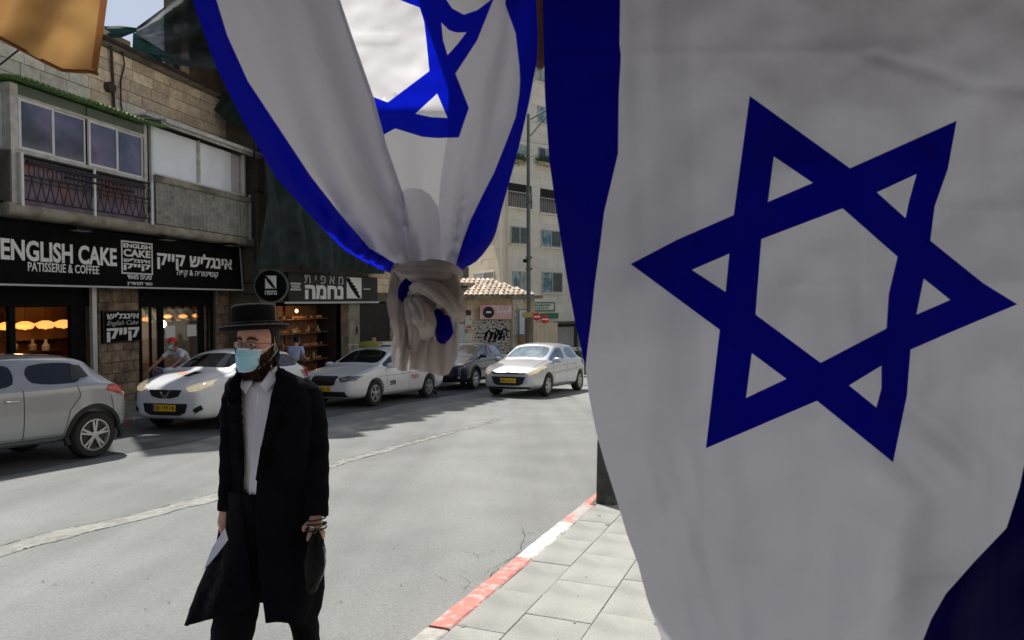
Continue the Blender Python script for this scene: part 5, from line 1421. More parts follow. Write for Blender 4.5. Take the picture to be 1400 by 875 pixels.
# taxi roof sign
mb = MB(); rings = []
for q in range(9):
    t = q / 8; k = sin(pi * (.12 + .76 * t)) ** .4; rings.append([(1.95 + .11 * k * sx, -.30 + .6 * t, 1.44 + zz * k) for sx, zz in ((-1, 0), (-.9, .1), (-.5, .15), (.5, .15), (.9, .1), (1, 0))])
mb.loft(rings); mb.build('roof_sign', 'taxi_yellow', oc, smooth=50)
MB().tube([(1.7, .5, 1.50), (2.9, .48, 1.50)], .015, 6).tube([(1.7, -.5, 1.50), (2.9, -.48, 1.50)], .015, 6).tube([(2.3, -.5, 1.50), (2.3, .5, 1.50)], .015, 6).box(2.25, 2.75, -.2, .25, 1.49, 1.58).build('roof_rack', 'alu_dirty', oc)
# ------------------------------------------------------------------ people
mat('skin', (.56, .31, .235), .6, var=.1, vscale=20, spec=.4, col2=(.50, .24, .18), c2scale=9, c2cut=(.5, .7))
mat('skin_tan', (.36, .19, .12), .6, var=.1, vscale=20)
mat('coat_black', (.0045, .0045, .007), .95, var=.3, vscale=10, bump=.5, bscale=26, spec=.06)
mat('coat_lining', (.60, .60, .78), .6, var=.1)
mat('trouser_black', (.004, .004, .006), .9, var=.3, spec=.12)
mat('shirt_white', (.84, .82, .92), .8, var=.06, vscale=9, bump=.25, bscale=14)
mat('hat_black', (.003, .003, .004), .9, var=.2, bump=.2, bscale=90, spec=.15)
mat('hat_band', (.012, .012, .013), .6, var=.1, spec=.2)
mat('hat_edge', (.10, .095, .09), .7, var=.1)
mat('beard', (.035, .017, .010), .85, var=.5, vscale=40, spec=.2)
mat('hair_black', (.008, .006, .005), .7, var=.4, vscale=40, spec=.25)
mat('mask_blue', (.36, .64, .80), .7, var=.06, vscale=12, bump=.15, bscale=40)
mat('mask_white', (.70, .76, .80), .75, var=.04)
mat('wire_metal', (.10, .085, .07), .3, metal=.9, var=0)
mat('lens_glass', (.9, .92, .95), .02, var=0, trans=1.0)
mat('eye_white', (.60, .57, .54), .2, var=.02)
mat('eye_iris', (.05, .07, .07), .1, var=0)
mat('bag_plastic', (.003, .003, .004), .4, var=.2, bump=.6, bscale=10, spec=.12)
mat('bag_grey', (.30, .31, .32), .4, var=.2)
mat('cap_red', (.50, .03, .02), .7, var=.1)
mat('jeans', (.03, .055, .20), .8, var=.2, vscale=14)
mat('tee_white', (.66, .66, .72), .8, var=.08)
mat('shirt_pale_blue', (.42, .50, .72), .8, var=.08)
mat('cloth_dark', (.02, .02, .025), .85, var=.2)
mat('bike_frame', (.08, .03, .09), .4, var=.1)

def skinned(name, pts, edges, m, parent, sub=1, root=0, smooth=True):
    me = bpy.data.meshes.new(name); me.from_pydata([p[0] for p in pts], edges, [])
    o = bpy.data.objects.new(name, me); COL.objects.link(o)
    mod = o.modifiers.new('k', 'SKIN'); mod.use_smooth_shade = True
    if not me.skin_vertices: 
        bpy.context.view_layer.objects.active = o
    lay = me.skin_vertices[0] if len(me.skin_vertices) else None
    if lay is None:
        bpy.context.view_layer.update(); lay = me.skin_vertices[0]
    for i, p in enumerate(pts):
        r = p[1]; lay.data[i].radius = r if isinstance(r, tuple) else (r, r); lay.data[i].use_root = i == root
    s_ = o.modifiers.new('s', 'SUBSURF'); s_.levels = sub; s_.render_levels = sub
    bpy.context.view_layer.update()
    fin = bpy.data.meshes.new_from_object(o.evaluated_get(bpy.context.evaluated_depsgraph_get()))
    bpy.data.objects.remove(o)
    fin.materials.clear()
    for x in (m if isinstance(m, (list, tuple)) else [m]): fin.materials.append(MATS[x])
    fin.polygons.foreach_set('use_smooth', [True] * len(fin.polygons))
    ob = bpy.data.objects.new(name, fin); return link(ob, parent)

def chain(P, E_, start, path):      # append a limb: path of (co, r); returns last index
    prev = start
    for co, r in path:
        P.append((tuple(co), r)); E_.append((prev, len(P) - 1)); prev = len(P) - 1
    return prev

def hand(P, E_, wrist_i, wrist, palm_dir, side_dir, curl_dir, s=1.0, curl=.6, grip=False):
    wrist = Vector(wrist); d = Vector(palm_dir).normalized(); sd_ = Vector(side_dir).normalized(); cu = Vector(curl_dir).normalized()
    k0 = chain(P, E_, wrist_i, [(wrist + d * .035 * s, (.030 * s, .018 * s)), (wrist + d * .07 * s, (.036 * s, .016 * s))])
    for i, ln in enumerate((.072, .082, .076, .058)):
        o_ = wrist + d * .085 * s + sd_ * (-.030 + .020 * i) * s
        pth = [(o_, .0098 * s)]; ang = 0; p = o_
        for q, (seg, rr) in enumerate(((.42, .0088), (.32, .008), (.26, .0068))):
            ang += curl * (1.25 if q else .9) + (.05 * i); v = d * cos(ang) + cu * sin(ang); p = p + v * ln * seg * s; pth.append((p, rr * s))
        chain(P, E_, k0, pth)
    b0 = wrist + d * .025 * s - sd_ * .028 * s
    v1 = (d * .75 - sd_ * .65 + cu * .25).normalized(); v2 = (d * .95 - sd_ * .15 + cu * .5).normalized()
    chain(P, E_, k0 - 1, [(b0, .013 * s), (b0 + v1 * .032 * s, .0115 * s), (b0 + v1 * .032 * s + v2 * .030 * s, .0095 * s), (b0 + v1 * .032 * s + v2 * .052 * s, .0075 * s)])

def head_mesh(mb, c, yaw, s=1.0, m=0, pitch=0.0, nose=1.0):
    # c: centre between the eyes' level on the head axis; faces -Y before yaw
    lv = [(-.150, .050, .050, .055), (-.128, .052, .056, .058), (-.116, .028, .082, .055), (-.108, .042, .088, .062), (-.092, .052, .090, .07), (-.070, .060, .089, .078), (-.045, .066, .087, .086), (-.020, .0705, .086, .093), (.0, .073, .083, .097),
          (.018, .0745, .087, .099), (.040, .076, .090, .101), (.065, .075, .087, .100), (.090, .068, .076, .092), (.112, .052, .056, .072), (.125, .028, .03, .04), (.129, .005, .005, .008)]
    rings = []; n = 40
    for z, a, f, b_ in lv:
        ring = []
        for j in range(n):
            t = 2 * pi * j / n; x = a * cos(t); y = (-f if sin(t) > 0 else b_) * abs(sin(t)) ** (.92)
            if sin(t) > 0:
                if -.065 < z < .02: y -= nose * .024 * math.exp(-(x / .011) ** 2) * max(0, 1 - abs(z + .035) / .05) + nose * .006 * math.exp(-(x / .009) ** 2)
                y += .010 * (math.exp(-((abs(x) - .031) / .014) ** 2)) * math.exp(-((z - .0) / .016) ** 2)
                y -= .005 * math.exp(-((z - .026) / .010) ** 2) * (abs(x) < .055)
                y -= .006 * math.exp(-(x / .022) ** 2) * math.exp(-((z + .075) / .010) ** 2)
            ring.append(Vector((x, y, z)) * s)
        rings.append(ring)
    R_ = Matrix.Rotation(yaw, 3, 'Z') @ Matrix.Rotation(pitch, 3, 'X')
    rings = [[Vector(c) + R_ @ p for p in r] for r in rings]
    cur = mb.cur; mb.cur = m; mb.loft(rings)
    for sg in (1, -1):                       # ears
        er = []
        for q in range(7):
            t = q / 6; rr = .5 + .5 * sin(pi * t)
            er.append([Vector(c) + R_ @ (Vector((sg * (.073 + .010 * (1 - abs(cos(a)))), .012 + .017 * rr * cos(a) - .004 * t, -.032 + .062 * t + .004 * sin(a))) * s) for a in [2 * pi * k / 8 for k in range(8)]])
        mb.loft(er)
    mb.cur = cur
    return R_
def merge_into(o, mb, mats_=None):           # join extra shapes into an object's mesh so that the body stays one mesh
    bm = bmesh.new(); bm.from_mesh(o.data); me2 = mb.mesh('t'); 
    b2 = bmesh.new(); b2.from_mesh(me2); bmesh.ops.recalc_face_normals(b2, faces=b2.faces); b2.to_mesh(me2); b2.free()
    bm.from_mesh(me2); bm.to_mesh(o.data); bm.free(); bpy.data.meshes.remove(me2)
    o.data.polygons.foreach_set('use_smooth', [True] * len(o.data.polygons))

# ---- the man in the black hat and long coat
MY = 3.07
O = Vector((-1.05, MY, gz(MY)))
man = empty('person', O, 0, 'man in black hat, long black coat, glasses and blue face mask walking on the road', 'person')
def m_(x, y, dy=0.0): return at(x, y, MY + dy) - O
HC = m_(352, 469, .0)
YAW = radians(-15)
# body: one skinned mesh from feet to fingers, head merged in
P = []; E_ = []
P.append((tuple(m_(368, 700, .02)), .12))                       # pelvis = root
i1 = chain(P, E_, 0, [(m_(368, 640, .02), .11), (m_(368, 575, .02), .12), (m_(364, 535, .03), .11), (m_(358, 517, .03), .06), (m_(353, 500, .02), .052), (m_(350, 488, .02), .05)])
ch = 3
wl = chain(P, E_, ch, [(m_(330, 542, .02), .045), (m_(317, 610, -.01), .036), (m_(312, 680, -.04), .029), (m_(308, 696, -.045), .025)])
wr_ = chain(P, E_, ch, [(m_(408, 538, .02), .045), (m_(431, 612, .02), .036), (m_(434, 690, -.10), .031), (m_(432.5, 706, -.115), .026)])
hand(P, E_, wl, m_(307, 696, -.045), (-.06, -.15, -1), (.25, -.9, 0), (.9, .3, .1), 1.0, .35)
hand(P, E_, wr_, m_(432.5, 706, -.115), (-.02, -.12, -1), (.95, .1, 0), (-.1, .75, .35), 1.02, .62)
kl = chain(P, E_, 0, [(m_(340, 735, .0), .10), (m_(322, 850, -.10), .065), (m_(306, 950, .05), .05), (m_(305, 968, .05), .05), (m_(298, 982, -.12), .035)])
kr = chain(P, E_, 0, [(m_(395, 735, .04), .10), (m_(415, 850, .10), .065), (m_(424, 940, .25), .05), (m_(424, 955, .25), .05), (m_(416, 978, .10), .035)])
body = skinned('body', P, E_, 'skin', man, 2)
hm = MB(); RH_ = head_mesh(hm, HC, YAW, 1.02)
merge_into(body, hm)
def hd(x, y, z): return HC + RH_ @ (Vector((x, y, z)) * 1.02)
# eyes, brows
for sg in (1, -1):
    e_ = MB(); c_ = hd(sg * .031, -.069, -.001); rings = []
    for q in range(1, 8):
        a = pi * q / 8; rings.append([c_ + RH_ @ Vector((.0135 * sin(a) * cos(b), -.012 * cos(a) * 1.0, .0075 * sin(a) * sin(b))) for b in [2 * pi * k / 14 for k in range(14)]])
    e_.loft(rings); o_ = e_.build('eye', 'eye_white', body, smooth=True)
    c2 = hd(sg * .031 - .003, -.0815, -.001); mb = MB(); mb.loft([[c2 + RH_ @ Vector((r * cos(b), yy, r * sin(b))) for b in [2 * pi * k / 14 for k in range(14)]] for r, yy in ((.0055, .002), (.005, -.001), (.001, -.0015))]); mb.build('iris', 'eye_iris', o_, smooth=True)
    mb = MB(); mb.tube([hd(sg * .012, -.091, .020), hd(sg * .026, -.091, .026), hd(sg * .042, -.083, .025), hd(sg * .054, -.070, .017)], [.003, .0052, .005, .002], 6); mb.build('eyebrow', 'beard', man, smooth=True)
# glasses
gm_ = MB()
for sg in (1, -1):
    gm_.tube([hd(sg * .032 + .023 * cos(a), -.098 + .010 * abs(cos(a)) * (1 if sg * cos(a) > 0 else .2), -.004 + .0165 * sin(a)) for a in [2 * pi * k / 20 for k in range(21)]], .0017, 5, False)
    gm_.tube([hd(sg * .055, -.090, .002), hd(sg * .074, -.075, .003), hd(sg * .079, -.02, .002), hd(sg * .079, .02, -.004)], .0014, 5)
gm_.tube([hd(-.010, -.099, .002), hd(0, -.102, .006), hd(.010, -.099, .002)], .0012, 5)
gl = gm_.build('glasses', 'wire_metal', man, smooth=True)
for sg in (1, -1):
    mb = MB(); mb.add([hd(sg * .032 + .022 * cos(a), -.096 + .008 * abs(cos(a)) * (1 if sg * cos(a) > 0 else .2), -.004 + .0158 * sin(a)) for a in [2 * pi * k / 20 for k in range(20)]], [tuple(range(20))]); mb.build('lens', 'lens_glass', gl, fix=False)
# face mask: pleated sheet that stands off the nose and wraps the cheeks
mk = MB(); nu, nv = 22, 22; rows_ = []
for j in range(nv + 1):
    v = j / nv; z = -.014 - .106 * v; row = []
    hw_ = .060 - .006 * v - .022 * max(0, v - .72)
    for i in range(nu + 1):
        u = -1 + 2 * i / nu; x = hw_ * u * (1 + .02 * sin(v * 9))
        front = -.114 + .050 * abs(u) ** 2.3 - .010 * sin(pi * v) * (1 - u * u) + .020 * max(0, v - .75) * 4 * .25
        if v < .25: front += .006 * (1 - math.exp(-(u / .25) ** 2))
        pl = .0055 * ((v * 5.2) % 1.0) * (1 - .6 * abs(u)) if .18 < v < .86 else 0
        zz = z + .007 * u * u * (1 if v > .5 else -1) + .003 * noise.noise(Vector((u * 3, v * 4, 2)))
        row.append(hd(x, front - pl + .002 * noise.noise(Vector((u * 5, v * 6, 0))), zz))
    rows_.append(row)
mk.v = [tuple(p) for r in rows_ for p in r]
for j in range(nv):
    for i in range(nu):
        k = j * (nu + 1) + i; mk.f.append([k, k + 1, k + nu + 2, k + nu + 1]); mk.mi.append(1 if (j < 2 or j >= nv - 1) else 0)
mo = mk.build('face_mask', ['mask_blue', 'mask_white'], man, smooth=True)
md = mo.modifiers.new('t', 'SOLIDIFY'); md.thickness = .002
lp = MB()
for sg in (1, -1):
    lp.tube([hd(sg * .058, -.068, -.03), hd(sg * .074, -.03, -.018), hd(sg * .083, .012, .0), hd(sg * .084, .028, -.03), hd(sg * .074, -.02, -.075), hd(sg * .052, -.068, -.105)], .0013, 5)
lp.build('ear_loop', 'mask_white', mo, smooth=True)
# beard, hair, sidelocks built of many fine strands over a solid core
def strands(mb, n, gen, w0=.0022):
    for _ in range(n):
        a, b, c = gen()
        side = (b - a).cross(Vector((R.gauss(0, 1), R.gauss(0, 1), R.gauss(0, 1)))).normalized() * w0
        mb.add([a - side, a + side, b + side * .8, b - side * .8, c], [(0, 1, 2, 3), (3, 2, 4)])
bd = MB(); rings = []
for z, a, f, b_ in ((-.02, .0745, -.045, .02), (-.045, .0725, -.076, .015), (-.07, .071, -.096, .01), (-.095, .068, -.105, .0), (-.118, .060, -.104, -.01), (-.140, .050, -.096, -.02), (-.160, .032, -.082, -.03), (-.172, .012, -.066, -.04)):
    rings.append([hd(a * cos(t), (f if sin(t) > 0 else b_) * abs(sin(t)) + .0 if sin(t) > 0 else b_ * abs(sin(t)), z) for t in [2 * pi * k / 28 for k in range(28)]])
bd.loft(rings)
def gb():
    t = R.uniform(-.15, pi + .15); z = R.uniform(-.14, -.03); k = 1 - max(0, (-z - .09)) * 7
    x = .073 * cos(t) * k; z = min(z, -.115) if abs(cos(t)) < .72 else z; y = -.100 * abs(sin(t)) * (k if sin(t) > 0 else 0) - (.0 if z < -.05 else -.02)
    a = hd(x, y, z); o_ = Vector((x * .12 + R.gauss(0, .004), .003 + R.gauss(0, .004), -R.uniform(.014, .030)))
    return a, a + (RH_ @ o_), a + (RH_ @ (o_ * 1.9 + Vector((R.gauss(0, .004), 0, 0))))
strands(bd, 900, gb, .0011)
bd.build('beard', 'beard', man)
hr = MB(); rings = []
for z, a, f, b_ in ((.10, .079, .03, .105), (.06, .081, .03, .112), (.02, .082, .02, .113), (-.02, .081, .012, .108), (-.05, .076, .02, .098), (-.075, .066, .035, .08)):
    rings.append([hd(a * cos(t), (-(.045 if z > .03 else .012) if sin(t) > 0 else b_) * abs(sin(t)) ** .9, z) for t in [2 * pi * k / 28 for k in range(28)]])
hr.loft(rings)
def gh():
    t = R.uniform(pi, 2 * pi); z = R.uniform(-.06, .05); a = hd(.082 * cos(t), .110 * abs(sin(t)), z); return a, a + Vector((0, 0, -.02)), a + Vector((R.gauss(0, .004), R.gauss(0, .004), -.04))
strands(hr, 300, gh, .0012); hr.build('hair', 'hair_black', man)
for pts_, w0 in (([(366, 462), (370, 474), (373, 486), (377, 497), (381, 508), (384, 519)], .011), ([(324, 463), (323, 474), (325, 486), (328, 498), (333, 508), (336, 516)], .0075)):
    sl_ = MB(); P3 = [m_(x, y, -.0 + .004 * q) for q, (x, y) in enumerate(pts_)]
    for s_ in range(4):
        tw = [P3[int(q / 4)].lerp(P3[min(int(q / 4) + 1, 5)], (q % 4) / 4) + Vector((cos(q * .75 + s_ * 1.57), sin(q * .75 + s_ * 1.57), 0)) * w0 * .6 for q in range(21)]
        sl_.tube(tw, [w0 * .62] * 18 + [w0 * .5, w0 * .35, w0 * .12], 6)
    sl_.build('sidelock', 'hair_black', man, smooth=True)
# hat: straight crown, flat brim with a turned-up edge
hat = empty('hat', m_(347.5, 449.5, .012), 0, parent=man); hat.rotation_euler = (radians(-4), radians(-4.0), 0)
prof = [(.003, .108), (.05, .110), (.082, .109), (.0915, .104), (.094, .096), (.0935, .05), (.0945, .006), (.094, -.002)]
ov_ = lambda p, k=1.0: [(r * k, h) for r, h in p]
MB().lathe(prof, (0, 0, 0), 44, 'z', .985, 1.10).build('crown', 'hat_black', hat, smooth=60)
MB().lathe([(.0952, .003), (.0965, .006), (.0962, .030), (.0945, .032)], (0, 0, 0), 44, 'z', .985, 1.10, caps=False).build('hat_band', 'hat_band', hat, smooth=40)
MB().lathe([(.085, -.004), (.12, -.006), (.137, -.003), (.146, .004), (.149, .011), (.1505, .0115), (.1495, .004), (.142, -.006), (.12, -.011), (.085, -.009)], (0, 0, 0), 52, 'z', .985, 1.05, caps=False).build('brim', 'hat_black', hat, smooth=60)
MB().lathe([(.148, .0085), (.151, .0095), (.1515, .013), (.149, .0125)], (0, 0, 0), 52, 'z', .985, 1.05, caps=False).build('brim_edge', 'hat_edge' if 'hat_edge' in MATS else 'hat_band', hat, smooth=40)
# shirt
def ell(cx, a, d, yc, py, n=40):
    out = []
    for t in [2 * pi * q / n for q in range(n)]:
        p = m_(cx + a * cos(t), py, yc - d * sin(t)); out.append(Vector((p.x, p.y, m_(cx, py, yc).z)))
    return out
sh_ = MB(); rings = []
for py, xl, xr, d, yc in ((520, 334, 376, .070, .01), (527, 322, 392, .090, .01), (538, 314, 416, .108, .01), (560, 314, 420, .122, .01), (600, 316, 420, .126, .01), (640, 318, 420, .128, .01), (676, 320, 420, .130, .01)):
    rings.append(ell((xl + xr) / 2, (xr - xl) / 2, d, yc, py))
for r in rings:
    for p in r: p += Vector((0, .004 * noise.noise(Vector((p.x * 30, p.z * 8, 1))), 0))
sh_.loft(rings); shirt = sh_.build('shirt', 'shirt_white', man, smooth=True)
for v_ in shirt.data.vertices: v_.co.y += .004 * noise.noise(Vector((v_.co.x * 14 + v_.co.z * 9, v_.co.z * 22, 0)))
pk = MB(); 
for q in range(12): 
    a = m_(352 - q * .9, 538 + q * 11.5, -.128); b_ = m_(351.3 - q * .9, 538 + (q + 1) * 11.5, -.129); pk.tube([a, b_], .0016, 4)
pk.build('placket', 'shirt_white', man)
for pg in ([(343, 507, -.03), (333, 512, -.04), (327, 527, -.085), (335, 538, -.108), (345, 521, -.092)], [(379, 500, .0), (368, 508, -.045), (356, 526, -.092), (363, 537, -.110), (381, 517, -.055)]):
    mb = MB(); pp = [m_(x, y, d) for x, y, d in pg]; c_ = sum(pp, Vector()) / 5 + Vector((0, -.012, 0)); mb.add(pp + [c_], [(i, (i + 1) % 5, 5) for i in range(5)]); o_ = mb.build('collar', 'shirt_white', shirt, fix=False); md = o_.modifiers.new('t', 'SOLIDIFY'); md.thickness = .004
# long coat: an open shell around the body, two front panels parted over the shirt
k = MY / FPX
CR = [(506, 350, 386, .055, .035, 346, 379), (512, 330, 398, .085, .03, 334, 376), (518, 315, 412, .108, .025, 331, 377), (526, 309, 422, .122, .02, 329, 376), (542, 307, 428, .138, .02, 331, 371), (575, 307, 430, .146, .02, 333, 366), (610, 307, 431, .150, .02, 335, 359), (645, 306, 432, .152, .02, 335, 353), (676, 305, 434, .155, .02, 333, 350),
      (705, 303, 437, .165, .02, 336, 349), (740, 298, 440, .180, .02, 338, 351), (775, 284, 441, .195, .02, 341, 354), (805, 272, 440, .205, .02, 343, 358), (832, 262, 436, .215, .02, 345, 361), (856, 254, 428, .220, .02, 346, 363)]
rings = []
NN = 64
for idx, (py, xl, xr, d, yc, ol, orr) in enumerate(CR):
    cx = (xl + xr) / 2; a = (xr - xl) / 2; ring = []
    tR = math.acos(max(-1, min(1, (orr - cx) / a))); tL = math.acos(max(-1, min(1, (ol - cx) / a)))
    for q in range(NN + 1):
        t = tR - (tR + 2 * pi - tL) * q / NN
        x = cx + a * cos(t); fr_ = d * sin(t)
        pyy = py
        if idx >= 12:                     # uneven hem: the left panel swings out and up to the opening
            w_ = (idx - 11) / 3; f_ = max(0, min(1, (x - 254) / (346 - 254)))
            if q > NN * .5: pyy = py - w_ * 26 * f_
            else: pyy = py - w_ * 5
        fold = .010 * (idx / 14) ** 1.5 * sin(t * 9 + 1) + .004 * noise.noise(Vector((t * 3, py * .03, 0)))
        c_ = m_(x, pyy, yc - fr_); ring.append(Vector((c_.x + fold * cos(t), c_.y - fold * sin(t), m_(x, pyy, yc - max(fr_, -.02)).z)))
    rings.append(ring)
# subdivide between measured rings
fr2 = []
for i in range(len(rings) - 1):
    for q in range(3): fr2.append([rings[i][j].lerp(rings[i + 1][j], q / 3) for j in range(NN + 1)])
fr2.append(rings[-1])
cm_ = MB(); cm_.loft(fr2, closed=False, caps=False)
coat = cm_.build('coat', ['coat_black', 'coat_lining'], man, smooth=70)
md = coat.modifiers.new('t', 'SOLIDIFY'); md.thickness = .006; md.offset = 1; 
# lapels
for side_, pts_ in (('l', [(334, 508, -.075), (330, 522, -.110), (330, 545, -.136), (333, 575, -.148), (335, 610, -.153), (334, 650, -.154)]), ('r', [(380, 503, -.03), (378, 520, -.102), (371, 545, -.140), (365, 575, -.150), (358, 610, -.155), (351, 655, -.156)])):
    inner = [m_(*p) for p in pts_]; wds = [10, 17, 18, 14, 9, 3]; outer = []
    for (x, y, d), wd_ in zip(pts_, wds): outer.append(m_(x + (-wd_ if side_ == 'l' else wd_), y + 2, d + wd_ * .0004 - .004))
    mb = MB()
    for i in range(5): mb.quad(inner[i] + Vector((0, -.008, 0)), inner[i + 1] + Vector((0, -.008, 0)), outer[i + 1] + Vector((0, -.010, 0)), outer[i] + Vector((0, -.010, 0)))
    o_ = mb.build('lapel', 'coat_black', coat, smooth=60); md = o_.modifiers.new('t', 'SOLIDIFY'); md.thickness = .005
mb = MB(); pp = [m_(331 - .5 * sin(q), 540 + q * 10.5, -.162) for q in range(11)]
for a, b_ in zip(pp[:-1], pp[1:]): mb.tube([a.lerp(b_, .15), a.lerp(b_, .6)], .0012, 4)
mb.build('stitching', 'hat_edge', coat)
# sleeves
for pts_, rr in (([(328, 528, .02), (320, 548, .015), (318, 580, .0), (316, 620, -.015), (314, 660, -.03), (311, 697, -.042)], [.050, .055, .052, .049, .046, .043]),
                 ([(408, 524, .02), (423, 541, .02), (430, 575, .02), (433, 615, .0), (434, 660, -.06), (433, 706, -.11)], [.045, .058, .057, .054, .051, .050])):
    mb = MB(); P3 = [m_(*p) for p in pts_]; fine_ = []; fr = []
    for i in range(5):
        for q in range(5): f = q / 5; fine_.append(P3[i].lerp(P3[i + 1], f)); fr.append(rr[i] * (1 - f) + rr[i + 1] * f + .002 * sin(i * 9 + q * 2.1))
    fine_.append(P3[5]); fr.append(rr[5]); mb.tube(fine_, fr, 20, cap=False); o_ = mb.build('sleeve', 'coat_black', coat, smooth=70); md = o_.modifiers.new('t', 'SOLIDIFY'); md.thickness = .005
    c_ = P3[5]
# coat back vent panel seen as the pale lining by the left hand
mb = MB(); pp = [m_(308, 722, -.20), m_(312, 738, -.20), (m_(297, 758, -.20)), m_(279, 779, -.19), m_(291, 748, -.19)]
mb.add(pp, [(0, 1, 2, 3, 4)]); o_ = mb.build('lining', 'coat_lining', coat, fix=False); md = o_.modifiers.new('t', 'SOLIDIFY'); md.thickness = .003
# trousers and shoes
for pts_, rr in (([(350, 668, .0), (345, 720, -.01), (330, 800, -.07), (319, 860, -.10), (311, 910, -.03), (306, 962, .04)], [.12, .115, .095, .092, .085, .078]), ([(378, 668, .02), (388, 720, .03), (404, 800, .08), (418, 860, .11), (422, 905, .18), (424, 950, .25)], [.12, .115, .085, .062, .060, .062])):
    mb = MB(); P3 = [m_(*p) for p in pts_]; fine_ = []; fr = []
    for i in range(5):
        for q in range(6): f = q / 6; fine_.append(P3[i].lerp(P3[i + 1], f)); fr.append((rr[i] * (1 - f) + rr[i + 1] * f) + .002 * sin(i * 7 + q * 1.7))
    fine_.append(P3[5]); fr.append(rr[5]); mb.tube(fine_, fr, 22, cap=True); mb.build('trouser_leg', 'trouser_black', man, smooth=70)
def shoe(parent, heel, toe, m='black', s=1.0):
    heel, toe = Vector(heel), Vector(toe); d = toe - heel; L_ = d.length; d.normalize(); sx = d.cross(Vector((0, 0, 1))).normalized(); mb = MB(); rings = []
    for t, w_, h in ((-.06, .02, .05), (0, .036, .075), (.2, .040, .085), (.45, .042, .070), (.7, .048, .052), (.9, .042, .042), (1.02, .02, .025)):
        c_ = heel + d * L_ * t; rings.append([c_ + sx * w_ * s * cos(a) + Vector((0, 0, h * s * .5 * (1 + sin(a)))) for a in [2 * pi * q / 14 for q in range(14)]])
    mb.loft(rings); return mb.build('shoe', m, parent, smooth=60)
g0 = gz(MY)
shoe(man, (m_(306, 960, .06).x, m_(306, 960, .06).y, .0), (m_(300, 985, -.18).x, -.20, .01)); shoe(man, (m_(424, 950, .25).x, .26, -.012), (m_(414, 950, .0).x, .0, .0))
# wrist straps and the black bag in his hand
ws = MB()
for y, rr, dd in ((709, .034, 0), (716, .036, .3), (722, .037, -.2)):
    c_ = m_(432.5 + dd, y, -.118); ws.tube([c_ + Vector((rr * 1.2 * cos(a), rr * .9 * sin(a), .006 * cos(a + dd * 3))) for a in [2 * pi * q / 20 for q in range(21)]], .0035, 6, False)
ws.build('wrist_strap', 'cloth_dark', man, smooth=True)
mb = MB(); c_ = m_(432.5, 718, -.118); mb.tube([c_ + Vector((.040 * cos(a), .032 * sin(a), .004 * sin(a * 2))) for a in [2 * pi * q / 20 for q in range(21)]], .003, 6, False); mb.build('bracelet', 'chrome', man, smooth=True)
bag = empty('handbag', m_(431, 742, -.19) + O, 0, 'glossy black plastic bag held low in the walking man right of his coat', 'bag')
def bg_(x, y, dy): return m_(x, y, dy) + O - bag.location
mb = MB(); rings = []
for y, cx, hw_, d in ((730, 432, 5, .012), (742, 431, 10, .022), (755, 430.5, 13, .03), (770, 430, 14, .034), (785, 429, 13, .034), (797, 427, 10, .028), (806, 425, 7, .02), (811, 423, 3, .01)):
    c_ = bg_(cx, y, -.20); rings.append([c_ + Vector(((hw_ * k) * cos(a) * (1 + .12 * sin(3 * a + y)), d * sin(a), .004 * sin(5 * a))) for a in [2 * pi * q / 22 for q in range(22)]])
mb.loft(rings); mb.build('bag_body', 'bag_plastic', bag, smooth=50)
MB().tube([bg_(438, 738, -.20), bg_(443.5, 752, -.205), bg_(444.5, 768, -.205), bg_(442.5, 784, -.205), bg_(436, 797, -.20)], [.002, .003, .005, .004, .0015], 6).build('pale_fold', 'bag_grey', bag, smooth=True)
MB().tube([bg_(431, 740, -.20), bg_(427, 730, -.16), bg_(432, 722, -.13), bg_(437, 730, -.15), bg_(433, 742, -.20)], .005, 8).build('handle', 'bag_plastic', bag, smooth=True)

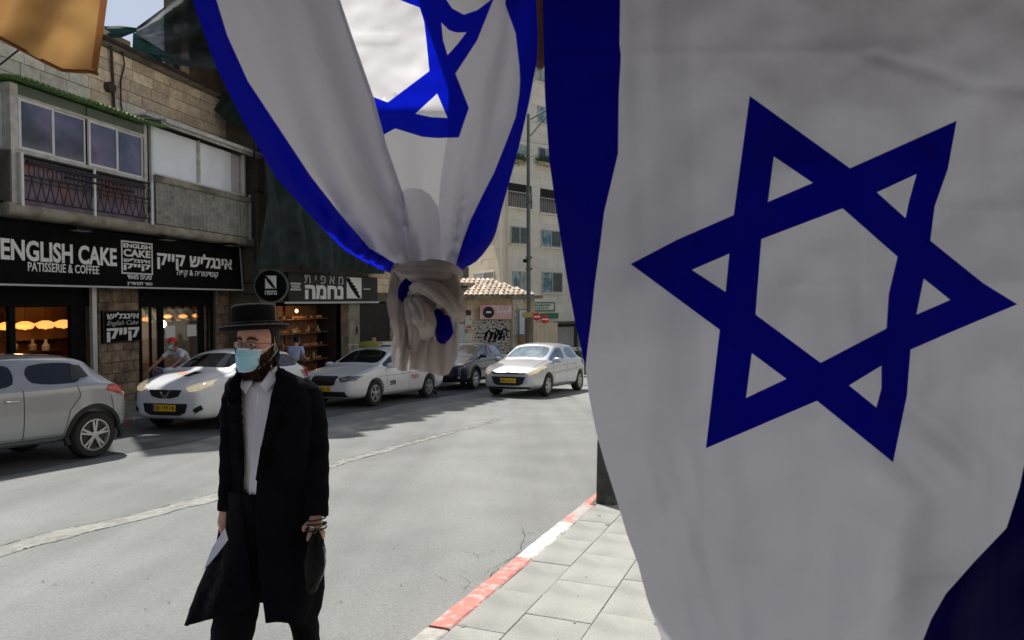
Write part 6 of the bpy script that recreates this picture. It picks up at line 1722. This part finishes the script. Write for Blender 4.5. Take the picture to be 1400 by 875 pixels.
# ---- smaller figures in the background
def figure(label, X, Y, up, facing, top, legs, hair='hair_black', pose='stand', scale=1.0, skin='skin', lean=0.0, hat_=None, group=None, arm_f=.0, tie=None):
    e = empty('person', (X, Y, gz(Y) + up), facing, label, 'person', group)       # local -Y is forwards
    s = scale; P = []; E_ = []; T = []; TE = []; Lg = []; LE = []
    L_ = lean
    def v(x, y, z): return Vector((x, y, z)) * s
    if pose == 'stand':
        hip = v(0, 0, .95); che = v(0, -.02 - .25 * L_, 1.32 - .05 * L_); neck = v(0, -.01 - .34 * L_, 1.47 - .08 * L_); headc = v(0, -.03 - .42 * L_, 1.62 - .10 * L_)
        arms = [[v(sg * .19, -.02 - .3 * L_, 1.40 - .06 * L_), v(sg * .25, -.02 - arm_f * .3, 1.12), v(sg * .22, -.08 - arm_f, .90 + arm_f * .5)] for sg in (1, -1)]
        lg = [[v(sg * .09, 0, .92), v(sg * .11, -.03 * sg, .50), v(sg * .12, .05 * sg, .09)] for sg in (1, -1)]
    else:                                                                    # riding
        hip = v(0, .30, .98); che = v(0, -.02, 1.30); neck = v(0, -.12, 1.42); headc = v(0, -.22, 1.53)
        arms = [[v(sg * .18, -.08, 1.36), v(sg * .25, -.32, 1.16), v(sg * .24, -.56, 1.04)] for sg in (1, -1)]
        lg = [[v(.09, .28, .95), v(.12, -.12, .78), v(.11, .02, .38)], [v(-.09, .28, .95), v(-.12, -.02, .62), v(-.11, .10, .20)]]
    P.append((tuple(hip), .08 * s)); chain(P, E_, 0, [(che, .075 * s), (neck, .055 * s), (headc - v(0, 0, .06), .05 * s)])
    T.append((tuple(hip), (.155 * s, .115 * s))); chain(T, TE, 0, [(hip.lerp(che, .5), (.155 * s, .12 * s)), (che, (.175 * s, .125 * s)), (che.lerp(neck, .6), (.12 * s, .09 * s)), (neck, (.06 * s, .06 * s))])
    for a in arms:
        wi = chain(P, E_, 1, [(a[0], .05 * s), (a[1], .040 * s), (a[2], .028 * s)])
        dv = (a[2] - a[1]).normalized(); hand(P, E_, wi, a[2], dv, Vector((0, 1, 0)) if pose == 'stand' else Vector((1, 0, 0)), Vector((0, -.3, -1)) if pose != 'stand' else Vector((-a[2].x, 0, 0)), s, .5)
        chain(T, TE, 2, [(a[0], .068 * s), (a[0].lerp(a[1], .75), .058 * s)])
    Lg.append((tuple(hip), (.155 * s, .12 * s)))
    for l in lg:
        chain(P, E_, 0, [(l[0], .08 * s), (l[1], .055 * s), (l[2], .04 * s)]); chain(Lg, LE, 0, [(l[0], .095 * s), (l[1], .072 * s), (l[2] + v(0, 0, .02), .062 * s)])
        shoe(e, l[2] + Vector((0, .03, -.09 * s)), l[2] + Vector((0, -.18 * s, -.09 * s)), 'black', s)
    b_ = skinned('body', P, E_, skin, e, 1); hm = MB(); Rh = head_mesh(hm, headc, 0, s, nose=1); merge_into(b_, hm)
    skinned('shirt', T, TE, top, e, 1); skinned('trousers', Lg, LE, legs, e, 1)
    mb = MB(); rings = []
    for z, a, f, bb in ((.137, .01, .01, .01), (.125, .045, .045, .06), (.10, .07, .075, .09), (.06, .082, .06 if not hat_ else .09, .108), (.02, .083, .01, .110), (-.03, .079, .0, .100), (-.06, .066, .0, .08)):
        rings.append([headc + Vector((a * cos(t), (-f if sin(t) > 0 else bb) * abs(sin(t)), z)) * s for t in [2 * pi * q / 20 for q in range(20)]])
    mb.loft(rings); mb.build('hair', hair, e, smooth=60)
    if hat_:
        mb = MB(); rings = []
        for z, r in ((.15, .01), (.142, .05), (.12, .082), (.085, .096), (.05, .10)): rings.append([headc + Vector((r * .9 * cos(t), r * 1.05 * sin(t) + .008, z)) * s for t in [2 * pi * q / 20 for q in range(20)]])
        mb.loft(rings); pk_ = [headc + Vector(p) * s for p in ((-.07, -.06, .055), (.07, -.06, .055), (.06, -.15, .045), (0, -.175, .043), (-.06, -.15, .045))]
        mb.add(pk_ + [p + Vector((0, 0, .008)) for p in pk_], [(0, 1, 2, 3, 4), (9, 8, 7, 6, 5), (0, 5, 6, 1), (1, 6, 7, 2), (2, 7, 8, 3), (3, 8, 9, 4), (4, 9, 5, 0)]); mb.build('cap', hat_, e, smooth=50)
    return e
p1 = at(402, 468, 19.3); figure('person in pale blue shirt seen from behind between the two white taxis', p1.x, 19.3, .11, radians(165), 'shirt_pale_blue', 'cloth_dark', arm_f=.25, lean=.25)
p1 = at(512, 461, 23.8); figure('dark haired person in dark clothes behind the white saloon taxi', p1.x, 23.8, .11, radians(-10), 'cloth_dark', 'cloth_dark')
p1 = at(590, 520, 21.6); figure('person in blue jeans standing behind the flag knot, only the legs showing', p1.x, 21.6, 0, radians(20), 'cloth_dark', 'jeans')
# cyclist with a red cap on a bicycle, riding along the far pavement
CYY = 15.3
pc_ = at(245, 480, CYY)
# forward is -u of the facade: rotation that takes local -Y to -u
rot_ = -F1.h
cyc = figure('cyclist in red cap, white t-shirt and face mask leaning over a bicycle', pc_.x, CYY, .11, rot_ , 'tee_white', 'cloth_dark', pose='ride', hat_='cap_red', skin='skin_tan')
cyc.location.x = pc_.x
mb = MB(); hcen = Vector((0, -.22, 1.53)); rows_ = []
for j in range(7):
    z = -.02 - .014 * j
    for i in range(9):
        u = -1 + i / 4; mb.v.append(tuple(hcen + Vector((.058 * u, -.108 + .045 * u * u - .006 * sin(j / 6 * pi), z))))
for j in range(6):
    for i in range(8): k_ = j * 9 + i; mb.f.append([k_, k_ + 1, k_ + 10, k_ + 9]); mb.mi.append(0)
mb.build('face_mask', 'mask_blue', cyc, smooth=True)
bk = empty('bicycle', cyc.location, rot_, 'dark bicycle with a front basket ridden by the cyclist in the red cap', 'bicycle')
bm_ = MB()
A_, B_ = Vector((0, .55, .34)), Vector((0, -.52, .34)); bb = Vector((0, .12, .30)); st_ = Vector((0, .30, .82)); hd_ = Vector((0, -.34, .84))
for a, b_ in ((A_, bb), (A_, st_), (bb, st_), (bb, hd_ - Vector((0, .02, .12))), (st_ - Vector((0, 0, .06)), hd_), (hd_ + Vector((0, .03, .12)), B_)): bm_.tube([a, b_], .016, 8)
bm_.build('frame', 'bike_frame', bk, smooth=True)
MB().tube([(-.26, -.42, 1.02), (-.2, -.36, 1.0), (0, -.34, .98), (.2, -.36, 1.0), (.26, -.42, 1.02)], .013, 8).tube([(0, -.34, .84), (0, -.34, .98)], .015, 8).build('handlebar', 'chrome', bk, smooth=True)
MB().lathe([(.01, -.03), (.10, -.02), (.11, .01), (.06, .03), (.01, .032)], (0, .32, .90), 16, 'z', .8, 1.3).tube([(0, .31, .8), (0, .32, .88)], .013).build('saddle', 'black', bk, smooth=True)
for c_ in (A_, B_):
    we = empty('wheel', c_, 0, parent=bk)
    MB().tube([(0, .335 * cos(a), .335 * sin(a)) for a in [2 * pi * q / 32 for q in range(33)]], .018, 8, False).build('tyre', 'tyre', we, smooth=True)
    mb = MB().tube([(0, .31 * cos(a), .31 * sin(a)) for a in [2 * pi * q / 32 for q in range(33)]], .008, 6, False)
    for q in range(16): a = 2 * pi * q / 16; mb.tube([(0, .02 * cos(a), .02 * sin(a)), (0, .31 * cos(a + .1), .31 * sin(a + .1))], .002, 4)
    mb.lathe([(.005, -.03), (.02, -.03), (.02, .03), (.005, .03)], (0, 0, 0), 10, 'x').build('rim', 'chrome', we, smooth=True)
mb = MB(); mat('basket', (.12, .09, .16), .6)
for q in range(12): a = 2 * pi * q / 12; mb.tube([(.12 * cos(a), -.62 + .10 * sin(a), .70), (.17 * cos(a), -.62 + .14 * sin(a), .95)], .005, 4)
for z, r in ((.70, .12), (.78, .137), (.86, .153), (.95, .17)): mb.tube([(r * cos(a), -.62 + r * .83 * sin(a), z) for a in [2 * pi * q / 20 for q in range(21)]], .005, 4, False)
mb.lathe([(.01, .70), (.12, .71), (.15, .9), (.12, .97), (.02, 1.0)], (0, -.62, 0), 14, 'z', .9, .75).build('basket', 'basket', bk, smooth=40)
# ------------------------------------------------------------------ the awning above the camera and the dark wall behind it
mat('awning_canvas', (.10, .07, .05), .9, var=.2, vscale=3)
for x0, x1, ya, yb, lb in ((-3.4, -.22, 1.34, 1.61, 'dark canvas awning over the knotted flag, above the left of the frame'), (-.30, 2.6, 1.985, 1.985, 'dark canvas awning over the big flat flag, above the right of the frame')):
    aw = empty('awning', ((x0 + x1) / 2, 0, 2.6 if x0 < -1 else 2.64), 0, lb, 'awning', 'shop awnings over the flags')
    mb = MB(); rings = []
    for i in range(13):
        f = i / 12; X = (x1 - x0) * (f - .5); ye = ya + (yb - ya) * f
        rings.append([(X, -2.0, .32), (X, ye, .012 * sin(i * 1.1)), (X, ye, -.03 + .012 * sin(i * 1.1)), (X, -2.0, .27)])
    mb.loft(rings); mb.build('canvas', 'awning_canvas', aw, smooth=40)
    MB().tube([(0, -2.0, .26), (0, 1.2, -.02)], .02, 8).build('arm', 'iron', aw)
# the sunlit row of shops on the camera's own side of the street
NF = Facade(*kp(34, 4.5), 22.06 + 180)
NB = Thing(NF, 'stone_building', 24, 0, -1.0, 'pale stone building on the near side of the street behind the big flag', 'building')
NB.part(MB().box(0, 48, .3, 8, -3, 11), 'wall', 'cream_stone')
NB.part(MB().box(0, 48, -.05, .3, 10.7, 11.2).box(0, 48, .1, .3, 3.2, 3.45), 'cornice', 'concrete')
for k_ in range(9):
    for zf in (4.6, 7.8):
        wn = NB.part(frame_rect(MB(), 2 + k_ * 5.1, 3.5 + k_ * 5.1, zf, zf + 1.7, .22, .07, .1), 'window', 'alu_dirty'); MB().box(2.07 + k_ * 5.1, 3.43 + k_ * 5.1, .27, .29, zf + .07, zf + 1.63).build('pane', 'window_dark', wn)
    NB.part(MB().box(1.2 + k_ * 5.1, 4.6 + k_ * 5.1, .2, .32, -2.6, 2.9), 'shop_front', 'charcoal_sign')

so_ = MB().box(-3.2, 1.8, -2.75, -2.45, -.2, 4.4).build('flag_shade_wall', 'concrete_dark'); tag(so_, 'dark plastered shop front facing the street behind the flags and awnings', 'wall')  # unseen wall, no shop front, added to keep light off the fronts of the flags
# ------------------------------------------------------------------ cloth
def cloth_mat(name, col, tr=.45, rough=.85, var=.05, tcol=None):
    m = mat(name, col, rough, var=var, vscale=5, bump=.12, bscale=9, spec=.15)
    N = m.node_tree.nodes; L = m.node_tree.links; b_ = N['Principled BSDF']; out = N['Material Output']
    t = N.new('ShaderNodeBsdfTranslucent'); t.inputs[0].default_value = (*(tcol or col), 1); mx = N.new('ShaderNodeMixShader'); mx.inputs[0].default_value = tr
    L.new(b_.outputs[0], mx.inputs[1]); L.new(t.outputs[0], mx.inputs[2]); L.new(mx.outputs[0], out.inputs[0])
    # fine weave
    tc = N.new('ShaderNodeTexCoord'); wv = N.new('ShaderNodeTexNoise'); wv.inputs['Scale'].default_value = 320; L.new(tc.outputs['Object'], wv.inputs['Vector'])
    bp = N.new('ShaderNodeBump'); bp.inputs['Strength'].default_value = .08; bp.inputs['Distance'].default_value = .001; L.new(wv.outputs['Fac'], bp.inputs['Height'])
    old = b_.inputs['Normal'].links[0].from_socket if b_.inputs['Normal'].links else None
    if old is not None: L.new(old, bp.inputs['Normal'])
    L.new(bp.outputs[0], b_.inputs['Normal']); L.new(bp.outputs[0], t.inputs['Normal'])
    return m
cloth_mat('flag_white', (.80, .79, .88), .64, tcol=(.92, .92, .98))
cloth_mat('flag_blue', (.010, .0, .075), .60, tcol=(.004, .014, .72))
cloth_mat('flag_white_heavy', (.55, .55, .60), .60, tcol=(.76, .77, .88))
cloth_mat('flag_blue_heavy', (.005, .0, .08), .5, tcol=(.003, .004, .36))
cloth_mat('flag_blue_shaded', (.004, .0, .055), .12, tcol=(.002, .002, .2))  # same blue made darker, shade of the turned-away corner put into the colour
cloth_mat('orange_cloth', (.44, .255, .10), .38)
cloth_mat('orange_hem', (.30, .13, .05), .3)

def cloth(name, outline, regions, depth, res, mats, parent, amp_seed=0, inner=()):
    pts, edges = [], []
    def add_loop(poly, closed=True, step=res):
        k0 = len(pts); n = len(poly)
        for i in range(n if closed else n - 1):
            a, b_ = Vector(poly[i]), Vector(poly[(i + 1) % n]); k = max(1, int((b_ - a).length / step))
            for q in range(k): pts.append(a.lerp(b_, q / k))
        if not closed: pts.append(Vector(poly[-1]))
        k1 = len(pts); edges.extend([(i, i + 1) for i in range(k0, k1 - 1)] + ([(k1 - 1, k0)] if closed else []))
    add_loop(outline)
    for blue, holes, *_m in regions:
        add_loop(blue)
        for h in holes: add_loop(h)
    xs = [p[0] for p in outline]; ys = [p[1] for p in outline]; y = min(ys) + res * .5; row = 0
    RR = random.Random(5); 
    while y < max(ys):
        x = min(xs) + res * (.5 if row % 2 else .0)
        while x < max(xs):
            if inside((x, y), outline): pts.append(Vector((x + RR.uniform(-.1, .1) * res, y + RR.uniform(-.1, .1) * res)))
            x += res
        y += res * .87; row += 1
    vs_, _, fs, *_r = delaunay_2d_cdt(pts, edges, [], 0, 1e-4)
    mb = MB(); mb.v = [tuple(at(p[0], p[1], depth(p[0], p[1]))) for p in vs_]
    for f in fs:
        c_ = sum((Vector(vs_[i]) for i in f), Vector((0, 0))) / len(f)
        if not inside(c_, outline): continue
        mi = 0
        for blue, holes, *_m in regions:
            if inside(c_, blue) and not any(inside(c_, h) for h in holes): mi = _m[0] if _m else 1
        mb.f.append(list(f)); mb.mi.append(mi)
    o = mb.build(name, mats, None, smooth=180)
    org = parent.location
    for v in o.data.vertices: v.co -= org
    o.parent = parent
    return o
def table(tb, y):
    if y <= tb[0][0]: return tb[0][1] + (y - tb[0][0]) * (tb[1][1] - tb[0][1]) / (tb[1][0] - tb[0][0])
    for (a, x), (b_, x2) in zip(tb[:-1], tb[1:]):
        if y <= b_: return x + (x2 - x) * (y - a) / (b_ - a)
    return tb[-1][1]
def nz(x, y, s, z=0.0): return noise.noise(Vector((x * s, y * s, z)))

# ---- big flag on the right
FR = empty('flag', at(1100, -200, 1.15), 0, 'big white flag with a blue six pointed star hanging flat at the right', 'flag')
out_r = [(738, -90), (742, 0), (743, 60), (745, 130), (751, 220), (758, 270), (767, 330), (775, 380), (786, 440), (800, 500), (806, 545), (815, 590), (826, 630), (842, 680), (857, 730), (872, 770), (885, 820), (905, 875), (925, 940), (1100, 965), (1300, 960), (1520, 960), (1520, -90), (1100, -90)]
stripe = [(730, -95), (847, -90), (848, 0), (847, 60), (849, 75), (846, 130), (845, 210), (838, 240), (826, 290), (820, 340), (813, 390), (808, 440), (804, 470), (800, 508), (780, 480), (735, 200)]
star = [(1025, 131), (1162, 230), (1308, 165), (1296, 231), (1278, 282), (1272, 329), (1344, 387), (1391, 416), (1298, 455), (1245, 478), (1240, 541), (1221, 632), (1117, 548), (965, 613), (984, 451), (862, 361), (925, 328), (1003, 294)]
holes = [[(1041, 327), (1152, 285), (1227, 351), (1215, 402), (1212, 449), (1122, 496), (1033, 430)], [(1058, 214), (1111, 250), (1050, 276)], [(1253, 238), (1199, 263), (1238, 298), (1243, 274)], [(1263, 381), (1299, 410), (1253, 430)],
         [(1205, 500), (1161, 527), (1198, 557), (1205, 531)], [(1028, 483), (1075, 518), (1020, 544)], [(997, 347), (946, 369), (992, 399)]]
corner = [(1540, 470), (1440, 560), (1400, 636), (1394, 666), (1386, 691), (1376, 722), (1333, 767), (1293, 812), (1273, 847), (1262, 875), (1245, 975), (1540, 975)]
def d_right(x, y):
    d = 1.15 + .10 * nz(x, y, .0033, 1) + .045 * nz(x, y * .45, .0085, 4) + .014 * nz(x, y * .8, .018, 14)
    xl = table([(0, 742), (220, 751), (440, 786), (590, 815), (730, 857), (875, 905)], y)
    f = max(0, 1 - (x - xl) / 110.0); d += .055 * f * f
    g = max(0, (y - 560) / 315.0)                       # folds gather towards the lower left and lower right
    d += g * .018 * sin((x - xl) * .035 + y * .006) * math.exp(-((x - xl) / 170.0) ** 2)
    d += g * .05 * math.exp(-((x - (1370 - (y - 600) * .42)) / 60.0) ** 2) * -1
    def ridge(t, w_, a): return a * math.exp(-(t / w_) ** 2)
    yy = y + .02 * (x - 900)
    d += ridge(x - 948 - .03 * (y - 200), 6, .0030) * (1 - .6 * g) + ridge(x - 1186 + .02 * y, 6, -.0026) + ridge(x - 1352 - .01 * y, 6, .0026) + ridge(x - 1060 + .015 * y, 5, .0012)
    d += ridge(yy - 74, 6, .0026) * (x < 1200) + ridge(yy - 395, 6, .0024) + ridge(yy - 232, 5, .0010) + ridge(yy - 566, 6, -.0018) + ridge(yy - 792, 6, .0022)
    d += ridge(y - 74 - .28 * (x - 1185), 9, -.0075) * max(0, min(1, (x - 1170) / 30)) * max(0, min(1, (1330 - x) / 60)) + ridge(y - 118 - .05 * (x - 1320), 8, -.005) * max(0, min(1, (x - 1290) / 30))
    d += ridge(y - 283 - .03 * (x - 1280), 6, .0035) * max(0, min(1, (x - 1270) / 30))
    d += ridge(x - 872 - .02 * y, 14, .006) * max(0, min(1, (420 - y) / 120)) + ridge(x - 838 - .24 * (y - 430), 10, -.005) * max(0, min(1, (y - 400) / 60))
    d += ridge(x - 905 - .30 * (y - 560), 12, .008) * max(0, min(1, (y - 540) / 80)) + ridge(x - 990 - .10 * (y - 600), 20, -.008) * max(0, min(1, (y - 560) / 120)) + ridge(x - 1120 + .05 * (y - 600), 26, .010) * max(0, min(1, (y - 600) / 120))
    d += ridge(y - 800 - .14 * (x - 890), 6, .006) * max(0, min(1, (1010 - x) / 80))
    d += .0026 * nz(x, y, .03, 9) + .0012 * nz(x, y, .07, 19) + .004 * abs(nz(x, y * .45, .012, 21)) + .003 * abs(nz(x * .5, y, .02, 33))
    # small crumples near the lower right
    d += .016 * math.exp(-(((x - 1290) / 80.0) ** 2 + ((y - 620) / 60.0) ** 2)) * sin((x - y) * .06)
    return d
cloth('cloth', out_r, [(stripe, []), (star, holes), (corner, [], 2)], d_right, 7, ['flag_white_heavy', 'flag_blue_heavy', 'flag_blue_shaded'], FR)

# ---- flag tied into a knot
FT_ = empty('flag', at(585, -100, 1.2), 0, 'white and blue flag tied into a hanging knot, sunlight glowing through its star', 'flag')
TL_L = [(-90, 232), (0, 263), (93, 296), (167, 333), (241, 376), (296, 425), (345, 474), (366, 515), (376, 545)]
TL_R = [(-90, 436), (0, 461), (56, 480), (136, 508), (200, 525), (234, 537), (308, 562), (350, 573), (376, 578)]
ol = [(table(TL_L, y), y) for y in range(-90, 377, 12)] + [(535, 374), (560, 376)] + [(table(TL_R, y), y) for y in range(376, -91, -12)]
bl_ = [(200, -95), (262, -95), (296, 0), (311, 49), (339, 111), (376, 167), (425, 241), (468, 296), (505, 339), (540, 360), (545, 392), (300, 392)]
def d_left(x, y):
    a, b_ = table(TL_L, y), table(TL_R, y); f = (x - a) / max(8, (b_ - a)); w_ = (b_ - a) / 200
    d = 1.16 - .09 * sin(pi * min(1, max(0, f)) * .95) * (.4 + .6 * w_) - .03 * f
    d += .022 * w_ * math.exp(-((f - .52) / .13) ** 2) * (.3 + y / 400) - .010 * math.exp(-((f - .36) / .05) ** 2) - .012 * math.exp(-((f - .8) / .06) ** 2) + .004 * sin(f * 22 + y * .01)
    k_ = max(0, min(1, (y - 170) / 190)); d += k_ * (.020 * abs(sin(f * 15 + 1)) + .010 * sin(f * 37))
    return d + .006 * nz(x, y, .02, 3)
cloth('cloth_fold', ol, [(bl_, [])], d_left, 9, ['flag_white', 'flag_blue'], FT_)
# hem along the free edge of the left fold
pth = [at(table(TL_R, y) + 1, y, d_left(table(TL_R, y), y) - .003) - FT_.location for y in range(-88, 376, 16)]
MB().tube(pth, .0035, 6, False).build('hem', 'flag_white', FT_, smooth=True)
def Z1(x, y): return (440 + x / 4.375, y / 4.375)
star_t = [Z1(400, -300), Z1(465, 0), Z1(585, 45), Z1(612, 130), Z1(625, 240), Z1(643, 425), Z1(395, 612), Z1(240, 555), Z1(300, 830), Z1(365, 808), Z1(440, 768), Z1(600, 818), Z1(690, 826), Z1(820, 822), Z1(880, 645), Z1(800, 440), Z1(930, 240), Z1(1025, 0), Z1(1060, -300)]
h_t = [[Z1(735, -250), Z1(735, -40), Z1(745, 0), Z1(780, 50), Z1(850, 88), Z1(930, 60), Z1(1010, 0), Z1(1040, -250)], [Z1(715, 135), Z1(760, 180), Z1(805, 195), Z1(865, 193), Z1(815, 260), Z1(752, 330), Z1(725, 240)], [Z1(690, 560), Z1(752, 705), Z1(650, 700), Z1(560, 680)]]
BK_L = [(-90, 410), (0, 432), (136, 480), (234, 515), (308, 545), (350, 565)]
BK_R = [(-90, 700), (0, 690), (60, 670), (187, 645), (240, 625), (300, 612), (350, 604)]
ob = [(table(BK_L, y), y) for y in range(-90, 351, 12)] + [(table(BK_R, y), y) for y in range(350, -91, -12)]
def d_back(x, y):
    a, b_ = table(BK_L, y), table(BK_R, y); f = (x - a) / (b_ - a)
    k = min(1, max(0, (y - 150) / 180.0)); base = 1.50 * (1 - k) + 1.22 * k
    d = base + .02 * sin(pi * f) + .012 * nz(x, y, .012, 7) + .004 * nz(x, y, .05, 2)
    d += .004 * math.exp(-((y - 54 - .02 * (x - 500)) / 2.5) ** 2) * (1 if 475 < x < 600 else 0)
    d += k * .014 * sin(f * 14)
    return d
cloth('cloth_fold', ob, [(star_t, h_t)], d_back, 8, ['flag_white', 'flag_blue'], FT_)
RL_L = [(-90, 668), (0, 650), (20, 642), (60, 626), (103, 614), (187, 612), (240, 603), (300, 598), (368, 594)]
RL_R = [(-90, 733), (0, 733), (37, 735), (60, 735), (86, 734), (105, 730), (142, 723), (199, 710), (247, 697), (290, 685), (323, 677), (344, 664), (364, 645), (370, 628)]
orr_ = [(table(RL_L, y), y) for y in range(-90, 370, 10)] + [(600, 372), (625, 372)] + [(table(RL_R, y), y) for y in range(368, -91, -10)]
bl_r = [(690, -95), (691, 7), (705, 46), (710, 91), (711, 110), (710, 128), (705, 160), (691, 197), (675, 237), (660, 266), (644, 299), (632, 332), (622, 366), (622, 390), (700, 390), (760, 100), (750, -100)]
def d_rl(x, y):
    a, b_ = table(RL_L, y), table(RL_R, y); f = (x - a) / max(8, (b_ - a))
    d = 1.14 - .045 * sin(pi * min(1, max(0, f))) + .03 * f
    d += -.008 * math.exp(-((f - .45) / .06) ** 2) + .010 * math.exp(-((f - .62) / .07) ** 2) * (y > 0) + .003 * sin(f * 18 + y * .02)
    k_ = max(0, min(1, (y - 170) / 190)); d += k_ * (.018 * abs(sin(f * 13 + 2)) + .009 * sin(f * 33))
    return d + .005 * nz(x, y, .02, 6)
cloth('cloth_fold', orr_, [(bl_r, []), (star_t, h_t)], d_rl, 8, ['flag_white', 'flag_blue'], FT_)
# bunched cloth rising out of the knot
bo = [(545, 372), (541, 330), (541, 285), (545, 265), (558, 257), (575, 258), (588, 266), (598, 282), (602, 305), (603, 340), (604, 372)]
cloth('cloth_fold', bo, [], lambda x, y: 1.13 - .03 * sin(pi * (x - 540) / 64) + .012 * sin((x - 540) * .22) * min(1, max(0, (y - 290) / 60)) + .003 * nz(x, y, .05, 3), 7, ['flag_white', 'flag_blue'], FT_)
# the knot: wraps of rolled cloth
cloth_mat('flag_knot', (.66, .59, .58), .35)
KN = MATS['flag_knot']
def roll(path, rad, squash, name, m, twist=0.0, seed=0, n=40, sub=12):
    """a rolled, creased band of cloth through measured points (x, y, depth)"""
    P3 = [at(*p) - FT_.location for p in path]; out = []; rr = []
    for i in range(len(P3) - 1):
        p0, p1, p2, p3 = P3[max(i - 1, 0)], P3[i], P3[i + 1], P3[min(i + 2, len(P3) - 1)]
        for q in range(sub):
            t = q / sub; out.append(.5 * ((2 * p1) + (p2 - p0) * t + (2 * p0 - 5 * p1 + 4 * p2 - p3) * t * t + (3 * p1 - p0 - 3 * p2 + p3) * t ** 3)); rr.append(rad[i] * (1 - t) + rad[i + 1] * t)
    out.append(P3[-1]); rr.append(rad[-1]); mb = MB(); rings = []
    for i, p in enumerate(out):
        tg = (out[min(i + 1, len(out) - 1)] - out[max(i - 1, 0)]).normalized(); e2 = Vector((0, -1, 0)); e2 = (e2 - tg * e2.dot(tg)).normalized(); e1 = tg.cross(e2)
        ring = []
        for q in range(n):
            a = 2 * pi * q / n; k = rr[i] * (1 + .12 * sin(a * 4 + twist * i + seed) - .16 * abs(sin(a * 4.5 + twist * .7 * i + seed * 2)) + .16 * noise.noise(Vector((cos(a) * 2, sin(a) * 2, i * .12 + seed))) + .10 * noise.noise(Vector((cos(a) * 6, sin(a) * 6, i * .2 + seed))))
            ring.append(p + e1 * cos(a) * k + e2 * sin(a) * k * squash)
        rings.append(ring)
    mb.loft(rings); return mb.build(name, m, FT_, smooth=65)
D = 1.12
roll([(541, 370, D), (560, 373, D - .03), (588, 370, D - .042), (612, 371, D - .035), (628, 376, D)], [.008, .017, .019, .018, .009], .8, 'knot_wrap', KN, .12, 1)
roll([(546, 362, D), (543, 385, D - .01), (542, 410, D - .02), (546, 440, D - .02), (550, 472, D)], [.010, .014, .015, .014, .010], .8, 'knot_wrap', KN, .18, 2)
roll([(562, 398, D - .03), (576, 391, D - .05), (600, 402, D - .058), (622, 422, D - .048), (630, 436, D - .02)], [.008, .012, .014, .013, .009], .75, 'knot_wrap', KN, .2, 4)
roll([(598, 368, D), (612, 384, D - .03), (620, 404, D - .04), (616, 424, D - .03), (600, 432, D - .01)], [.010, .017, .018, .014, .008], .8, 'knot_wrap', KN, .22, 6)
roll([(572, 380, D - .005), (588, 396, D - .022), (598, 414, D - .022)], [.016, .026, .024], .8, 'knot_wrap', KN, .2, 8)
roll([(564, 412, D - .035), (576, 424, D - .05), (582, 442, D - .045), (580, 462, D - .02)], [.010, .017, .018, .008], .7, 'knot_wrap', KN, .22, 9)
roll([(560, 404, D - .03), (563, 425, D - .034), (568, 450, D - .03), (566, 478, D - .01)], [.008, .012, .013, .008], .7, 'knot_wrap', KN, .25, 11)
roll([(565, 376, D - .03), (556, 388, D - .036), (550, 402, D - .036), (547, 416, D - .02)], [.004, .008, .008, .003], .5, 'knot_wrap', 'flag_blue', .25, 3)
roll([(596, 424, D - .02), (604, 438, D - .036), (607, 454, D - .038), (602, 468, D - .02)], [.005, .012, .017, .006], .4, 'knot_wrap', 'flag_blue', .25, 5)
tail = [(550, 400), (543, 430), (539, 460), (534, 485), (537, 501), (549, 508), (565, 505), (585, 509), (603, 514), (613, 512), (621, 498), (625, 480), (626, 450), (624, 415)]
def d_tail(x, y):
    k = (y - 400) / 110
    return 1.115 + .020 * k * sin((x - 530) * .17 + .6) + .030 * abs(sin((x - 530 + .15 * (y - 400)) * .095)) - .02 * sin(pi * (x - 532) / 100) + .006 * nz(x, y, .05, 12)
cloth_mat('flag_tail', (.60, .54, .53), .4)
cloth('cloth_tail', tail, [], d_tail, 6, ['flag_tail'], FT_)
cloth('cloth_tail', [(x + (3 if x > 580 else -0), y - 6) for x, y in tail], [], lambda x, y: d_tail(x, y) + .05 + .01 * sin(x * .1), 8, ['flag_tail'], FT_)

# ---- orange cloth in the upper left corner
OC = empty('hanging_cloth', at(40, -150, 1.6), 0, 'orange brown cloth corner hanging at the top left of the frame', 'cloth')
oo = [(-60, -90), (152, -90), (147, 0), (141, 45), (133, 101), (122, 98), (103, 97.5), (85, 96), (60, 84), (30, 68), (0, 52), (-30, 35), (-60, 20)]
def d_or(x, y): return 1.6 + .03 * nz(x, y, .012, 3) + .02 * sin(x * .05 + y * .03) + .012 * nz(x, y, .03, 5)
cloth('cloth', oo, [([(142, -95), (137, 0), (131, 45), (125, 92), (133, 104), (146, 60), (158, -95)], [])], d_or, 8, ['orange_cloth', 'orange_hem'], OC)
hp = [at(x, y, d_or(x, y) - .002) - OC.location for x, y in oo[4:]]
MB().tube(hp, .0045, 6, False).build('hem', 'orange_hem', OC, smooth=True)
# ---- wooden batten between the flags
a, b_ = at(738.5, 95, 1.42), at(738.5, -90, 1.42)
bt = empty('batten', (a.x, 1.42, a.z), 0, 'brown wooden batten end showing between the two flags at the top', 'batten')
MB().tube([(0, 0, 0), (0, 0, .02), (0, 0, b_.z - a.z)], [.006, .014, .014], 10).build('wood_post', 'wood', bt, smooth=True)
